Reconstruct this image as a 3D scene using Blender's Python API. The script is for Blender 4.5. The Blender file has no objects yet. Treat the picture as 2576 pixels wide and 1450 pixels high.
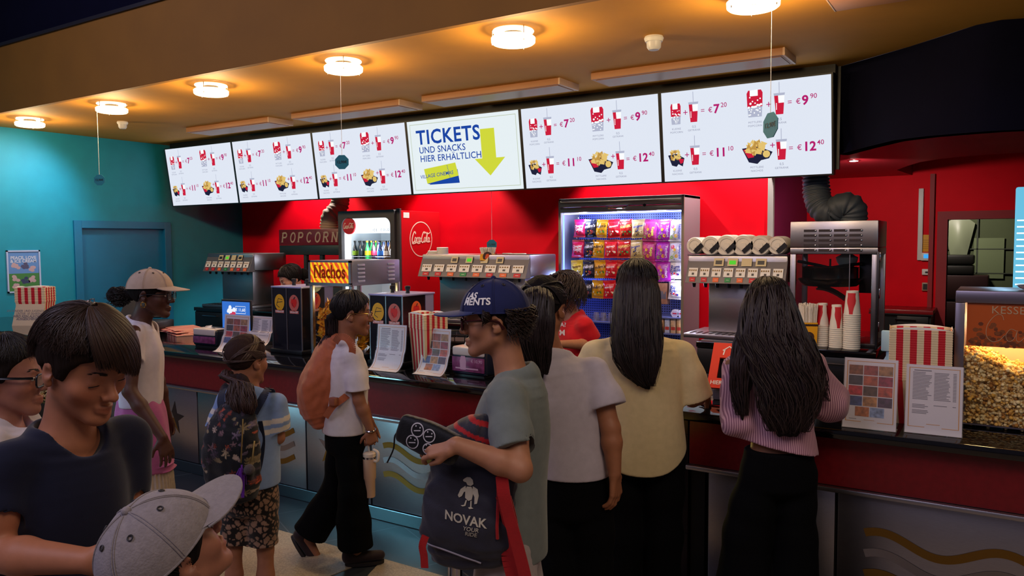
import bpy, bmesh, math, random
import numpy as np
from mathutils import Vector, Matrix
random.seed(7); RNG = np.random.RandomState(11)
SC = bpy.context.scene
COL = SC.collection
# ---------------------------------------------------------------- camera, world, exposure
FW, FH = 2576, 1450
FPX = 1953.4
YAW, PIT, ROL = [math.radians(a) for a in (32.49, 3.406, -0.34)]
CAM = np.array([0.0, 0.0, 1.68])
_cy, _sy = math.cos(YAW), math.sin(YAW)
_F = np.array([-_sy*math.cos(PIT), _cy*math.cos(PIT), -math.sin(PIT)])
_R = np.array([_cy, _sy, 0.0]); _U = np.cross(_R, _F)
_c, _s = math.cos(ROL), math.sin(ROL)
CR, CU, CF = _c*_R+_s*_U, -_s*_R+_c*_U, _F
cd = bpy.data.cameras.new('camera'); cam = bpy.data.objects.new('camera', cd); COL.objects.link(cam)
cd.sensor_width = 36; cd.lens = FPX/FW*36; cd.clip_start = 0.05; cd.clip_end = 100
cam.matrix_world = Matrix(((CR[0], CU[0], -CF[0], CAM[0]), (CR[1], CU[1], -CF[1], CAM[1]), (CR[2], CU[2], -CF[2], CAM[2]), (0, 0, 0, 1)))
SC.camera = cam
w = bpy.data.worlds.new('world'); SC.world = w; w.use_nodes = True
w.node_tree.nodes['Background'].inputs[0].default_value = (0.62, 0.56, 0.78, 1)
w.node_tree.nodes['Background'].inputs[1].default_value = 0.11
SC.view_settings.view_transform = 'Standard'
SC.view_settings.look = 'None'
SC.view_settings.exposure = 0.0
SC.view_settings.gamma = 1.0
SC.view_settings.use_curve_mapping = False
SC.cycles.use_denoising = True
SC.cycles.max_bounces = 7; SC.cycles.diffuse_bounces = 3; SC.cycles.glossy_bounces = 3
SC.cycles.transmission_bounces = 5; SC.cycles.transparent_max_bounces = 10
SC.cycles.caustics_reflective = False; SC.cycles.caustics_refractive = False
SC.cycles.sample_clamp_indirect = 4.0

def at(px, py, X=None, Y=None, Z=None, d=None):
    """world point seen at a photo pixel, on a plane of the room or at a depth along the view axis"""
    r = (px-FW/2)/FPX*CR + (FH/2-py)/FPX*CU + CF
    if X is not None: t = (X-CAM[0])/r[0]
    elif Y is not None: t = (Y-CAM[1])/r[1]
    elif Z is not None: t = (Z-CAM[2])/r[2]
    else: t = d
    return CAM + r*t

def lin(h):
    h = h.lstrip('#'); v = [int(h[i:i+2], 16)/255 for i in (0, 2, 4)]
    return tuple(x/12.92 if x <= .04045 else ((x+.055)/1.055)**2.4 for x in v)
# ---------------------------------------------------------------- lights of the room and added fill lights
def lamp(kind, name, loc, energy, color, size=.1, aim=None, spot=60, blend=.6, size_y=None):
    l = bpy.data.lights.new(name, kind); l.energy = energy; l.color = color
    if kind == 'AREA':
        l.size = size
        if size_y: l.shape = 'RECTANGLE'; l.size_y = size_y
    else: l.shadow_soft_size = size
    if kind == 'SPOT': l.spot_size = math.radians(spot); l.spot_blend = blend
    o = bpy.data.objects.new(name, l); COL.objects.link(o); o.location = loc
    if aim is not None:
        o.rotation_euler = (Vector(aim)-Vector(loc)).to_track_quat('-Z', 'Y').to_euler()
    return o
WARM = (1.0, .72, .42); COOL = (.62, .72, 1.0)
# recessed wall washers between the menu screens and the red wall
for wx in (-7.55, -5.35, -3.15, -1.95):
    lamp('SPOT', 'wall_washer', (wx, 6.93, 2.9), 150, (1, .93, .86), .03, (wx, 7.15, 0.6), 96, .35)
# unseen area lights added high over the lobby as fill on the visitors
lamp('AREA', 'lobby_fill', (-2.6, -1.6, 4.6), 75, (.80, .74, 1.0), 2.6, (-2.6, 2.4, .9))
lamp('AREA', 'lobby_fill', (1.2, .6, 4.2), 55, (1, .80, .62), 1.6, (.2, 3.2, .7))
lamp('AREA', 'lobby_fill', (-6.5, .6, 4.4), 48, (.72, .66, 1.0), 1.6, (-4.5, 3.2, .8))
lamp('AREA', 'teal_sheen_fill', (-6.2, -.2, 1.5), 1.6, (.35, .85, 1.0), .5, (-2.95, 3.46, .35), size_y=1.0).data.spread = math.radians(28)  # added area light, gives the steel panels their teal sheen; no screen stands there
# light over the servery at the left wall and the three spots of the red niche
lamp('SPOT', 'servery_light', (-8.35, 4.75, 2.86), 62, (.5, .86, 1.0), .08, (-9.3, 4.0, 1.6), 110, .9)
for p in ((2148, 403), (2195, 460), (2340, 465)):
    q = at(p[0], p[1], Z=2.31); lamp('SPOT', 'niche_spot', tuple(q-np.array([0, 0, .03])), 62, (1, .86, .76), .03, tuple(q+np.array([0, 1.0, -.95])), 130, .7)

# ---------------------------------------------------------------- materials
MATS = {}
def mat(name, color=(.8, .8, .8), rough=.5, metal=0.0, emit=None, strength=0.0, var=0.0, vscale=20.0, bump=0.0, bscale=80.0,
        alpha=1.0, trans=0.0, spec=None, coat=0.0, aniso=0.0, attr=None, sheen=0.0, stretch=None, ior=None, bdist=.004):
    if name in MATS: return MATS[name]
    if isinstance(color, str): color = lin(color)
    if isinstance(emit, str): emit = lin(emit)
    m = bpy.data.materials.new(name); m.use_nodes = True; nt = m.node_tree; N, L = nt.nodes, nt.links
    b = N['Principled BSDF']; I = b.inputs
    I['Base Color'].default_value = (*color, 1); I['Roughness'].default_value = rough; I['Metallic'].default_value = metal
    if emit is not None: I['Emission Color'].default_value = (*emit, 1); I['Emission Strength'].default_value = strength
    if alpha < 1: I['Alpha'].default_value = alpha
    if trans: I['Transmission Weight'].default_value = trans
    if ior: I['IOR'].default_value = ior
    if spec is not None: I['Specular IOR Level'].default_value = spec
    if coat: I['Coat Weight'].default_value = coat; I['Coat Roughness'].default_value = .08
    if sheen: I['Sheen Weight'].default_value = sheen
    if aniso: I['Anisotropic'].default_value = aniso
    tc = None
    def coords(st):
        nonlocal tc
        if tc is None: tc = N.new('ShaderNodeTexCoord')
        if st is None: return tc.outputs['Object']
        mp = N.new('ShaderNodeMapping'); mp.inputs['Scale'].default_value = st; L.new(tc.outputs['Object'], mp.inputs[0]); return mp.outputs[0]
    src = None
    if attr:
        a = N.new('ShaderNodeAttribute'); a.attribute_name = attr; src = a.outputs['Color']
        L.new(src, I['Base Color'])
    if var:
        n = N.new('ShaderNodeTexNoise'); n.inputs['Scale'].default_value = vscale; n.inputs['Detail'].default_value = 4
        L.new(coords(stretch), n.inputs['Vector'])
        mr = N.new('ShaderNodeMapRange'); mr.inputs['From Min'].default_value = .3; mr.inputs['From Max'].default_value = .7
        mr.inputs['To Min'].default_value = 1-var; mr.inputs['To Max'].default_value = 1+var
        L.new(n.outputs['Fac'], mr.inputs[0])
        mx = N.new('ShaderNodeMix'); mx.data_type = 'RGBA'; mx.blend_type = 'MULTIPLY'; mx.inputs[0].default_value = 1
        if src: L.new(src, mx.inputs[6])
        else: mx.inputs[6].default_value = (*color, 1)
        L.new(mr.outputs[0], mx.inputs[7]); L.new(mx.outputs[2], I['Base Color'])
    if bump:
        n = N.new('ShaderNodeTexNoise'); n.inputs['Scale'].default_value = bscale; n.inputs['Detail'].default_value = 5
        L.new(coords(stretch), n.inputs['Vector'])
        bp = N.new('ShaderNodeBump'); bp.inputs['Strength'].default_value = bump; bp.inputs['Distance'].default_value = bdist
        L.new(n.outputs['Fac'], bp.inputs['Height']); L.new(bp.outputs[0], I['Normal'])
    MATS[name] = m
    return m
def emis(name, color, strength):
    return mat(name, (0, 0, 0), .6, emit=color, strength=strength, spec=.1)
def nodes_of(m): return m.node_tree.nodes, m.node_tree.links, m.node_tree.nodes['Principled BSDF']

# ---------------------------------------------------------------- mesh building
class MB:
    def __init__(s, mtx=None): s.v, s.f, s.mi, s.sm = [], [], [], []; s.m = mtx; s.cur = 0; s.smooth = False
    def use(s, i): s.cur = i; return s
    def _add(s, vs, fs, smooth=None):
        b = len(s.v)
        if s.m is not None: vs = [s.m @ Vector(v) for v in vs]
        s.v.extend([tuple(map(float, v)) for v in vs])
        for f in fs: s.f.append([i+b for i in f]); s.mi.append(s.cur); s.sm.append(s.smooth if smooth is None else smooth)
        return s
    def box(s, lo, hi, rz=0.0):
        x0, y0, z0 = lo; x1, y1, z1 = hi
        vs = [(x0, y0, z0), (x1, y0, z0), (x1, y1, z0), (x0, y1, z0), (x0, y0, z1), (x1, y0, z1), (x1, y1, z1), (x0, y1, z1)]
        if rz:
            cx, cy = (x0+x1)/2, (y0+y1)/2; c, n = math.cos(rz), math.sin(rz)
            vs = [(cx+(x-cx)*c-(y-cy)*n, cy+(x-cx)*n+(y-cy)*c, z) for x, y, z in vs]
        return s._add(vs, [(3, 2, 1, 0), (4, 5, 6, 7), (0, 1, 5, 4), (1, 2, 6, 5), (2, 3, 7, 6), (3, 0, 4, 7)])
    def rbox(s, lo, hi, r=.006, seg=2):
        bm = bmesh.new(); bmesh.ops.create_cube(bm, size=1)
        sz = [hi[i]-lo[i] for i in range(3)]; ct = [(hi[i]+lo[i])/2 for i in range(3)]
        for v in bm.verts: v.co = Vector([v.co[i]*sz[i]+ct[i] for i in range(3)])
        r = min(r, min(sz)*.49)
        bmesh.ops.bevel(bm, geom=bm.edges[:], offset=r, segments=seg, affect='EDGES', profile=.5)
        return s.bm(bm, True)
    def bm(s, bm, smooth=False):
        bm.verts.index_update()
        s._add([v.co.copy() for v in bm.verts], [[v.index for v in f.verts] for f in bm.faces], smooth); bm.free(); return s
    def poly(s, pts): return s._add(pts, [tuple(range(len(pts)))])
    def prism(s, pts, n):
        """extrude a planar polygon (3D points) by vector n"""
        k = len(pts); n = Vector(n); a = [Vector(p) for p in pts]; b = [p+n for p in a]
        fs = [tuple(range(k))[::-1], tuple(range(k, 2*k))]+[(i, (i+1) % k, k+(i+1) % k, k+i) for i in range(k)]
        return s._add(a+b, fs)
    def lathe(s, prof, c=(0, 0, 0), n=24, axis='z', sx=1, sy=1, a0=0, a1=2*math.pi, smooth=True):
        """prof: list of (r, z)"""
        full = abs(a1-a0-2*math.pi) < 1e-6; vs = []; fs = []; k = len(prof); m = n if full else n+1
        for j in range(m):
            a = a0+(a1-a0)*j/n
            for r, z in prof:
                p = (r*math.cos(a)*sx, r*math.sin(a)*sy, z)
                if axis == 'y': p = (p[0], -p[2], p[1])
                if axis == 'x': p = (p[2], p[0], p[1])
                vs.append((c[0]+p[0], c[1]+p[1], c[2]+p[2]))
        for j in range(n):
            q = (j+1) % m
            for i in range(k-1): fs.append((j*k+i, q*k+i, q*k+i+1, j*k+i+1))
        return s._add(vs, fs, smooth)
    def cyl(s, p0, p1, r0, r1=None, n=16, cap=True, smooth=True):
        r1 = r0 if r1 is None else r1
        p0, p1 = Vector(p0), Vector(p1); z = (p1-p0).normalized(); x = z.orthogonal().normalized(); y = z.cross(x); vs = []
        for p, r in ((p0, r0), (p1, r1)):
            for j in range(n):
                a = 2*math.pi*j/n; vs.append(p+(x*math.cos(a)+y*math.sin(a))*r)
        s._add(vs, [(j, (j+1) % n, n+(j+1) % n, n+j) for j in range(n)], smooth)
        if cap: s._add(vs, [tuple(range(n))[::-1], tuple(range(n, 2*n))], False)
        return s
    def tube(s, path, r, n=8, closed=False, flat=None):
        P = [Vector(p) for p in path]; k = len(P); vs = []; up = None
        for i in range(k):
            t = (P[(i+1) % k]-P[i-1] if closed else P[min(i+1, k-1)]-P[max(i-1, 0)]).normalized()
            if up is None: up = t.orthogonal().normalized()
            up = (up-t*up.dot(t)).normalized(); w_ = t.cross(up); rr = r[i] if isinstance(r, (list, tuple)) else r
            for j in range(n):
                a = 2*math.pi*j/n; vs.append(P[i]+(up*math.cos(a)+w_*math.sin(a)*(flat or 1))*rr)
        fs = [(i*n+j, i*n+(j+1) % n, ((i+1) % k)*n+(j+1) % n, ((i+1) % k)*n+j) for i in range(k if closed else k-1) for j in range(n)]
        if not closed: fs += [tuple(range(n))[::-1], tuple(range((k-1)*n, k*n))]
        return s._add(vs, fs, True)
    def ball(s, c, r, n=14, m=9):
        rx, ry, rz = (r, r, r) if not isinstance(r, (tuple, list)) else r
        prof = [(math.sin(math.pi*i/m), -math.cos(math.pi*i/m)) for i in range(m+1)]
        vs = []; fs = []
        for j in range(n):
            a = 2*math.pi*j/n
            for q, z in prof: vs.append((c[0]+rx*q*math.cos(a), c[1]+ry*q*math.sin(a), c[2]+rz*z))
        k = m+1
        for j in range(n):
            q = (j+1) % n
            for i in range(m): fs.append((j*k+i, q*k+i, q*k+i+1, j*k+i+1))
        return s._add(vs, fs, True)
    def grid(s, fn, nu, nv, smooth=True, closed_u=False):
        vs = [fn(i/nu, j/nv) for i in range(nu if closed_u else nu+1) for j in range(nv+1)]; k = nv+1; m = nu if closed_u else nu+1
        return s._add(vs, [(i*k+j, ((i+1) % m)*k+j, ((i+1) % m)*k+j+1, i*k+j+1) for i in range(nu) for j in range(nv)], smooth)
    def text(s, body, size, fn, align='C', bold=0.0, shear=0.0, spacing=1.0, squash=1.0, valign='C'):
        """flat lettering; fn maps (x, y) of the text plane to a point"""
        V, F = text2d(body, size, align, bold, shear, spacing, valign)
        return s._add([fn(x*squash, y) for x, y in V], F, False)
    def obj(s, name, mats, parent=None, bevel=0.0, loc=None, auto=40):
        me = bpy.data.meshes.new(name); me.from_pydata(s.v, [], s.f)
        if not isinstance(mats, (list, tuple)): mats = [mats]
        for m in mats: me.materials.append(m)
        me.polygons.foreach_set('material_index', s.mi); me.polygons.foreach_set('use_smooth', s.sm); me.update()
        if auto and any(s.sm): me.set_sharp_from_angle(angle=math.radians(auto))
        o = bpy.data.objects.new(name, me); COL.objects.link(o)
        if parent is not None: o.parent = parent
        if loc is not None: o.location = loc
        if bevel:
            b = o.modifiers.new('bevel', 'BEVEL'); b.width = bevel; b.segments = 2; b.limit_method = 'ANGLE'; b.angle_limit = math.radians(50)
        return o
_TX = {}
def text2d(body, size, align='C', bold=0.0, shear=0.0, spacing=1.0, valign='C'):
    key = (body, align, bold, shear, spacing, valign)
    if key not in _TX:
        cu = bpy.data.curves.new('t', 'FONT'); cu.body = body; cu.size = 1; cu.offset = bold; cu.shear = shear; cu.space_character = spacing
        cu.align_x = {'C': 'CENTER', 'L': 'LEFT', 'R': 'RIGHT'}[align]; cu.align_y = {'C': 'CENTER', 'B': 'BOTTOM_BASELINE'}[valign]; cu.resolution_u = 3
        o = bpy.data.objects.new('t', cu); me = bpy.data.meshes.new_from_object(o)
        _TX[key] = ([(v.co.x, v.co.y) for v in me.vertices], [tuple(p.vertices) for p in me.polygons])
        bpy.data.objects.remove(o); bpy.data.curves.remove(cu); bpy.data.meshes.remove(me)
    V, F = _TX[key]
    return [(x*size, y*size) for x, y in V], F
def plane_fn(o, ux, uy):
    o, ux, uy = Vector(o), Vector(ux), Vector(uy)
    return lambda x, y: o+ux*x+uy*y
def stroke2d(pts, w0, closed=False):
    """outline polygon strip of a 2D polyline with width list or number -> quads"""
    n = len(pts); V = []; F = []
    for i in range(n):
        a, b = pts[max(i-1, 0)], pts[min(i+1, n-1)]
        tx, ty = b[0]-a[0], b[1]-a[1]; l = math.hypot(tx, ty) or 1; w_ = (w0[i] if isinstance(w0, (list, tuple)) else w0)/2
        V += [(pts[i][0]-ty/l*w_, pts[i][1]+tx/l*w_), (pts[i][0]+ty/l*w_, pts[i][1]-tx/l*w_)]
    for i in range(n-1): F.append((2*i, 2*i+1, 2*i+3, 2*i+2))
    return V, F
def spline(pts, n=8):
    out = []
    for i in range(len(pts)-1):
        p0, p1, p2, p3 = [np.array(pts[max(0, min(len(pts)-1, i+k))], float) for k in (-1, 0, 1, 2)]
        for j in range(n):
            t = j/n; out.append(tuple(.5*((2*p1)+(-p0+p2)*t+(2*p0-5*p1+4*p2-p3)*t*t+(-p0+3*p1-3*p2+p3)*t**3)))
    out.append(tuple(map(float, pts[-1]))); return out

def thing(name, label, cat, loc=(0, 0, 0), rz=0.0, group=None):
    o = bpy.data.objects.new(name, None); COL.objects.link(o); o.empty_display_size = .1
    o.location = tuple(map(float, loc)); o.rotation_euler = (0, 0, rz); o['label'] = label; o['category'] = cat
    if group: o['group'] = group
    return o
def tag(o, label, cat, group=None):
    o['label'] = label; o['category'] = cat
    if group: o['group'] = group
    return o
def struct(o): o['kind'] = 'structure'; return o
def dup(root, loc, rz=0.0, label=None, group=None):
    r = root.copy(); COL.objects.link(r); r.location = tuple(map(float, loc)); r.rotation_euler = (0, 0, rz)
    if label: r['label'] = label
    if group: r['group'] = group
    for ch in list(root.children):
        c = ch.copy(); COL.objects.link(c); c.parent = r
        for g in list(ch.children):
            d = g.copy(); COL.objects.link(d); d.parent = c
    return r
# ================================================================ the setting
XL, YB, ZC = -9.17, 7.28, 2.95
M_teal = mat('teal_paint', '#0787a4', .55, var=.05, vscale=6, bump=.15, bscale=160)
M_door = mat('blue_door_paint', '#0b6f9c', .45, var=.05, vscale=5)
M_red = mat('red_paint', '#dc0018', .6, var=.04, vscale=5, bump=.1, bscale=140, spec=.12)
M_redshade = mat('shaded_red_paint', '#6a0a3c', .6, var=.05, vscale=5)  # red paint of the return wall with its shade put into the colour
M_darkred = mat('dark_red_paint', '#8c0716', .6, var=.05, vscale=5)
M_orange = mat('ochre_ceiling_paint', '#c98a22', .75, var=.06, vscale=3, bump=.12, bscale=200)
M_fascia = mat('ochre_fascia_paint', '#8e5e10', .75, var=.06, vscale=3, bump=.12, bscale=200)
M_navy = mat('navy_paint', '#0b0b20', .9, var=.1, vscale=4, spec=.1)
M_black = mat('black_plastic', '#0c0c10', .4)
M_white = mat('white_plastic', '#d9d6d2', .45)
M_steel = mat('brushed_steel', '#a7a2a6', .34, 1.0, var=.05, vscale=30, stretch=(1, 1, 14), bump=.04, bscale=120)
M_chrome = mat('chrome', '#cfcfd6', .12, 1.0)
M_stone = mat('black_polished_stone', '#0b0a0d', .07, var=.3, vscale=60, spec=.6)
M_panelred = mat('dark_red_laminate', '#6d0f17', .32, var=.12, vscale=45, spec=.4)
M_bronze = mat('bronze_inlay', '#8a6a34', .3, 1.0)
M_silver = mat('silver_inlay', '#8d8a92', .22, 1.0)
M_darkinlay = mat('dark_inlay', '#3a3438', .3, .8)

# floor
M_tile = mat('dark_floor_tile', '#2a2e31', .3, var=.12, vscale=9, bump=.03, bscale=60)
N, L, B = nodes_of(M_tile)
tc = N.new('ShaderNodeTexCoord'); mp = N.new('ShaderNodeMapping'); mp.inputs['Rotation'].default_value = (0, 0, math.radians(26)); br = N.new('ShaderNodeTexBrick')
br.offset = 0; br.inputs['Scale'].default_value = 1; br.inputs['Brick Width'].default_value = .6; br.inputs['Row Height'].default_value = .6; br.inputs['Mortar Size'].default_value = .0035
br.inputs['Color1'].default_value = (.026, .030, .033, 1); br.inputs['Color2'].default_value = (.033, .036, .04, 1); br.inputs['Mortar'].default_value = (.11, .115, .12, 1)
L.new(tc.outputs['Object'], mp.inputs[0]); L.new(mp.outputs[0], br.inputs['Vector']); L.new(br.outputs['Color'], B.inputs['Base Color'])
M_terrazzo = mat('light_terrazzo', '#a3937c', .38, var=.28, vscale=120)
struct(MB().box((-12, -4, -.12), (5, 12, 0)).obj('floor', M_tile))
def inlay(pts):
    struct(MB().prism([(x, y, 0) for x, y in pts], (0, 0, .003)).obj('floor_inlay', M_terrazzo))
inlay([(-9, -2), (-4.0, -2), (-2.0, -.6), (-2.62, 1.4), (-2.86, 2.58), (-2.80, 2.96), (-2.85, 3.02), (-6.5, 3.02), (-9, 3.0)])
inlay([(-1.7, -.5), (-.2, -1.2), (2.5, -1), (2.5, 3.0), (-.3, 3.02), (-2.75, 3.03), (-2.68, 2.84), (-2.1, 1.7)])

# left wall with its door
dY0, dY1, dZ = 4.90, 6.14, 1.96
mb = MB(); mb.box((XL-.12, 1.2, 0), (XL, dY0, ZC+.9)); mb.box((XL-.12, dY1, 0), (XL, YB+.1, ZC+.9)); mb.box((XL-.12, dY0, dZ), (XL, dY1, ZC+.9))
struct(mb.obj('wall_left', M_teal))
d = thing('door_1', 'closed blue door in the teal wall', 'door', (XL, (dY0+dY1)/2, 0)); del d['category'], d['label']; struct(d)
hw = (dY1-dY0)/2
mb = MB()
mb.box((-.13, -hw, 0), (.03, -hw+.09, dZ)); mb.box((-.13, hw-.09, 0), (.03, hw, dZ)); mb.box((-.13, -hw+.09, dZ-.09), (.03, hw-.09, dZ))
mb.obj('door_frame', M_door, d, .004)
MB().box((-.09, -hw+.085, 0), (-.035, hw-.085, dZ-.085)).obj('door_leaf', M_door, d, .003)
mb = MB(); mb.rbox((-.036, -hw+.14, .86), (-.026, -hw+.19, 1.02), .003)
mb.use(0).tube([(-.03, -hw+.145, .985), (.022, -hw+.145, 1.0), (.03, -hw+.15, 1.03), (.03, -hw+.20, 1.035), (.03, -hw+.205, .97), (.03, -hw+.17, .955), (.02, -hw+.145, .97)], .008)
mb.obj('door_handle', M_chrome, d)

# back wall, return wall, niche walls
XR = at(1937, 520, Y=YB)[0]
struct(MB().box((XL-.12, YB, 0), (XR, YB+.12, ZC)).obj('wall_back', M_red))
YD = 8.84
struct(MB().box((XR-.12, YB+.12, 0), (XR, YD, ZC)).obj('wall_return', M_redshade))
struct(MB().box((XR-.015, YB-.025, 0), (XR+.035, YB+.02, ZC)).obj('trim_1', mat('grey_trim', '#8e8684', .5)))
gx0, gx1, gz = -.50, .62, 1.875
mb = MB(); mb.box((XR, YD, 0), (gx0, YD+.14, ZC)); mb.box((gx1, YD, 0), (3.2, YD+.14, ZC)); mb.box((gx0, YD, gz), (gx1, YD+.14, ZC))
struct(mb.obj('wall_rear', M_red))
struct(MB().box((-.66, YD-.05, 0), (-.62, YD, 2.33)).obj('trim_2', M_darkred))
mb = MB(); mb.box((gx0-.09, YD-.03, 0), (gx0, YD+.15, gz+.08)); mb.box((gx1, YD-.03, 0), (gx1+.09, YD+.15, gz+.08)); mb.box((gx0, YD-.03, gz), (gx1, YD+.15, gz+.08))
struct(mb.obj('door_frame_2', M_darkred))
# store room seen through the opening
M_green = mat('pale_green_paint', '#4c5638', .8, var=.06, vscale=5)
mb = MB(); mb.box((-1.2, 11.3, 0), (2.2, 11.4, 2.8)); mb.box((-1.3, 9.0, 0), (-1.2, 11.4, 2.8)); mb.box((2.2, 9.0, 0), (2.3, 11.4, 2.8)); mb.box((-1.3, 8.99, 2.8), (2.3, 11.4, 2.9))
struct(mb.obj('wall_store_room', M_green))
lamp('POINT', 'store_room_lamp', (1.2, 10.2, 2.6), .15, (.9, 1, .6), .1)
mb = MB()
for x in (-.32, .12): mb.box((x, 11.27, .0), (x+.018, 11.31, 2.6))
for z in (1.25, 1.55): mb.box((-.9, 11.27, z), (.1, 11.31, z+.012))
struct(mb.obj('wall_store_room_joints', mat('grey_joint', '#3d4437', .7)))

# canopy over the counter: underside, ochre fascia, dark space above
YF = 3.78
edge = [at(*p, Z=ZC) for p in ((2112, 168), (2289, 117), (2456, 63))]
e2 = at(2520, 50, Z=ZC); e3 = at(2576, 46, Z=ZC)
pts = [(XL-.1, YF), (3.2, YF), (3.2, e3[1]-.1), (e3[0], e3[1]), (e2[0], e2[1])]+[(p[0], p[1]) for p in edge[::-1]]+[(edge[0][0], 6.32), (XR-.0, 6.32), (XR-.0, YB), (XL-.1, YB)]
struct(MB().prism([(x, y, ZC) for x, y in pts], (0, 0, .12)).obj('ceiling', M_orange))
zt = [at(*p, Y=YF)[2] for p in ((0, 126), (430, 0))]; ZT = sum(zt)/2
struct(MB().box((XL-.1, YF-.04, ZC), (3.2, YF, ZT)).obj('fascia_wall', M_fascia))
struct(MB().box((XL-.1, YF-.06, ZT), (3.2, YF, ZT+.03)).obj('trim_3', mat('dark_trim', '#15131c', .5)))
struct(MB().box((-14, YF+.02, ZT+.03), (5, YF+.1, 7)).obj('wall_upper', M_navy))
struct(MB().box((-14, -3, 6.9), (5, YF+.1, 7)).obj('ceiling_lobby', M_navy))
# navy bulkhead and red niche ceiling
ZS = 2.33
top = [at(x, y, Z=ZC) for x, y in ((2112, 168), (2180, 149), (2289, 117), (2380, 88), (2456, 63), (2520, 50), (2576, 46))]
bot = [at(x, y, Z=ZS) for x, y in ((2110, 389), (2180, 370), (2250, 353), (2330, 343), (2400, 337), (2490, 330), (2576, 326))]
top.append(np.array([3.2, top[-1][1]+.1, ZC])); bot.append(np.array([3.2, bot[-1][1]+.25, ZS]))
mb = MB(); n = len(top)
b2 = [p+np.array([.05, .1, 0]) for p in bot]; t2 = [p+np.array([.05, .1, 0]) for p in top]
mb._add(top+bot+t2+b2, [(i, i+1, n+i+1, n+i) for i in range(n-1)]+[(n+i, n+i+1, 3*n+i+1, 3*n+i) for i in range(n-1)]+[(0, n, 3*n, 2*n)], True)
struct(mb.obj('wall_bulkhead', M_navy))
struct(MB().box((XR-.02, 6.30, ZS), (bot[0][0]+.02, 6.36, ZC)).obj('wall_bulkhead_return', M_navy))
# niche ceiling with an oval recess (ring of quads between outline and hole)
hole = [at(x, y, Z=ZS) for x, y in ((2256, 428), (2285, 417), (2315, 408), (2365, 400), (2423, 394), (2500, 388), (2576, 384))]
low = [at(x, y, Z=ZS) for x, y in ((2256, 428), (2292, 440), (2336, 447), (2400, 448), (2470, 448), (2530, 448), (2576, 448))]
mb = MB(); V = []; F = []
front = [bot[0]]+list(bot[1:7])
hx = [p[0] for p in hole]
for i in range(7): V += [(front[i][0], front[i][1], ZS), (hole[i][0], hole[i][1], ZS), (low[i][0], low[i][1], ZS), (XR+(3.2-XR)*i/6, YD, ZS)]
for i in range(6): a, b = 4*i, 4*i+4; F += [(a, b, b+1, a+1), (a+2, b+2, b+3, a+3)]
k = len(V); V += [(XR, 6.32, ZS), (3.2, bot[-1][1], ZS), (3.2, hole[-1][1], ZS), (3.2, low[-1][1], ZS)]
F += [(k, 0, 1, 3), (24, k+1, k+2, 25), (26, k+3, 27)]
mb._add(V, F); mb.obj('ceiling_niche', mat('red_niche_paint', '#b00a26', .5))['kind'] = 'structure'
mb = MB(); V = []; F = []
loop = [hole[i] for i in range(7)]+[np.array([3.2, hole[-1][1], ZS]), np.array([3.2, low[-1][1], ZS])]+[low[i] for i in range(6, 0, -1)]
for p in loop: V += [(p[0], p[1], ZS), (p[0], p[1], ZS+.26)]
m_ = len(loop); F = [(2*i, 2*((i+1) % m_), 2*((i+1) % m_)+1, 2*i+1) for i in range(m_)]
mb._add(V, F)
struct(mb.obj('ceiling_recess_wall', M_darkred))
struct(MB().poly([(p[0], p[1], ZS+.26) for p in loop]).obj('ceiling_recess', M_orange))
# ================================================================ counter
YC = 3.38; ZT_ = .90; CX0, CX1 = XL+.02, 3.0
c = thing('countertop', 'long polished black stone counter top of the snack bar', 'counter top', (0, YC, ZT_))
MB().rbox((CX0, 0, -.042), (CX1, .78, 0), .008).obj('slab', M_stone, c)
M_dark = mat('dark_carcass', '#121014', .5)
# dark carcass set back behind the panels, with gaps where the lit popcorn cases are
CTS = []
for a, b, lb in ((-6.55, -1.9, 'long counter front with dark red band and steel panels behind the queue'), (-1.22, CX1, 'counter front at the right with dark red band and wave inlays')):
    ct = thing('service_counter', lb, 'counter', (0, 0, 0)); CTS.append(ct); MB().box((a, 4.10, .0), (b, 4.13, .857)).obj('back_panel', M_dark, ct)
    MB().box((a, 3.50, .02), (b, 3.52, .857)).obj('carcass', M_dark, ct)
    MB().box((a, 3.44, .645), (b, 3.50, .857)).obj('red_band', M_panelred, ct, .003)
    mb = MB(); mb.rbox((a-.01, 3.415, .622), (b, 3.50, .644), .006); mb.obj('ledge_strip', M_steel, ct)
    MB().box((a, 3.455, 0), (b, 3.50, .078)).obj('plinth', mat('blue_steel_plinth', '#5f7078', .3, .9), ct, .004)
tag(MB().box((-9.1, 3.52, .02), (-8.36, 4.13, .857)).obj('base_cabinet', M_dark), 'dark base cabinet under the counter in the teal corner', 'cabinet')
panels = [(-6.55, -6.03), (-6.03, -5.47), (-5.47, -4.91), (-4.91, -3.79), (-3.79, -3.23), (-3.23, -2.11), (-2.11, -1.9), (-1.14, -.58), (-.58, .54), (.54, 1.1), (1.1, 2.2)]
for a, b in panels:
    MB().rbox((a+.006, 3.462, .082), (b-.006, 3.50, .618), .003).obj('steel_panel', M_steel, CTS[int(a > -1.5)])
MB().box((-1.22, 3.458, .0), (-1.15, 3.50, .62)).obj('corner_post', M_black, ct, .003)
def star(cx, cz, r):
    pts = [(cx+r*(1 if i % 2 == 0 else .40)*math.sin(i*math.pi/5+.12), cz+r*(1 if i % 2 == 0 else .40)*math.cos(i*math.pi/5+.12)) for i in range(10)]
    k = pts.index(max(pts, key=lambda p: p[1]))
    mb = MB()
    for i in range(10):
        mb.use(0 if i in (0, 9, 1, 2, 3) else (1 if i in (4, 5, 6) else 2))
        a, b = pts[i], pts[(i+1) % 10]
        mb.prism([(cx, 3.4625, cz), (a[0], 3.4625, a[1]), (b[0], 3.4625, b[1])], (0, -.003, 0))
    mb.obj('star_inlay', [M_darkinlay, M_bronze, M_silver], CTS[int(cx > -1.5)])
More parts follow.
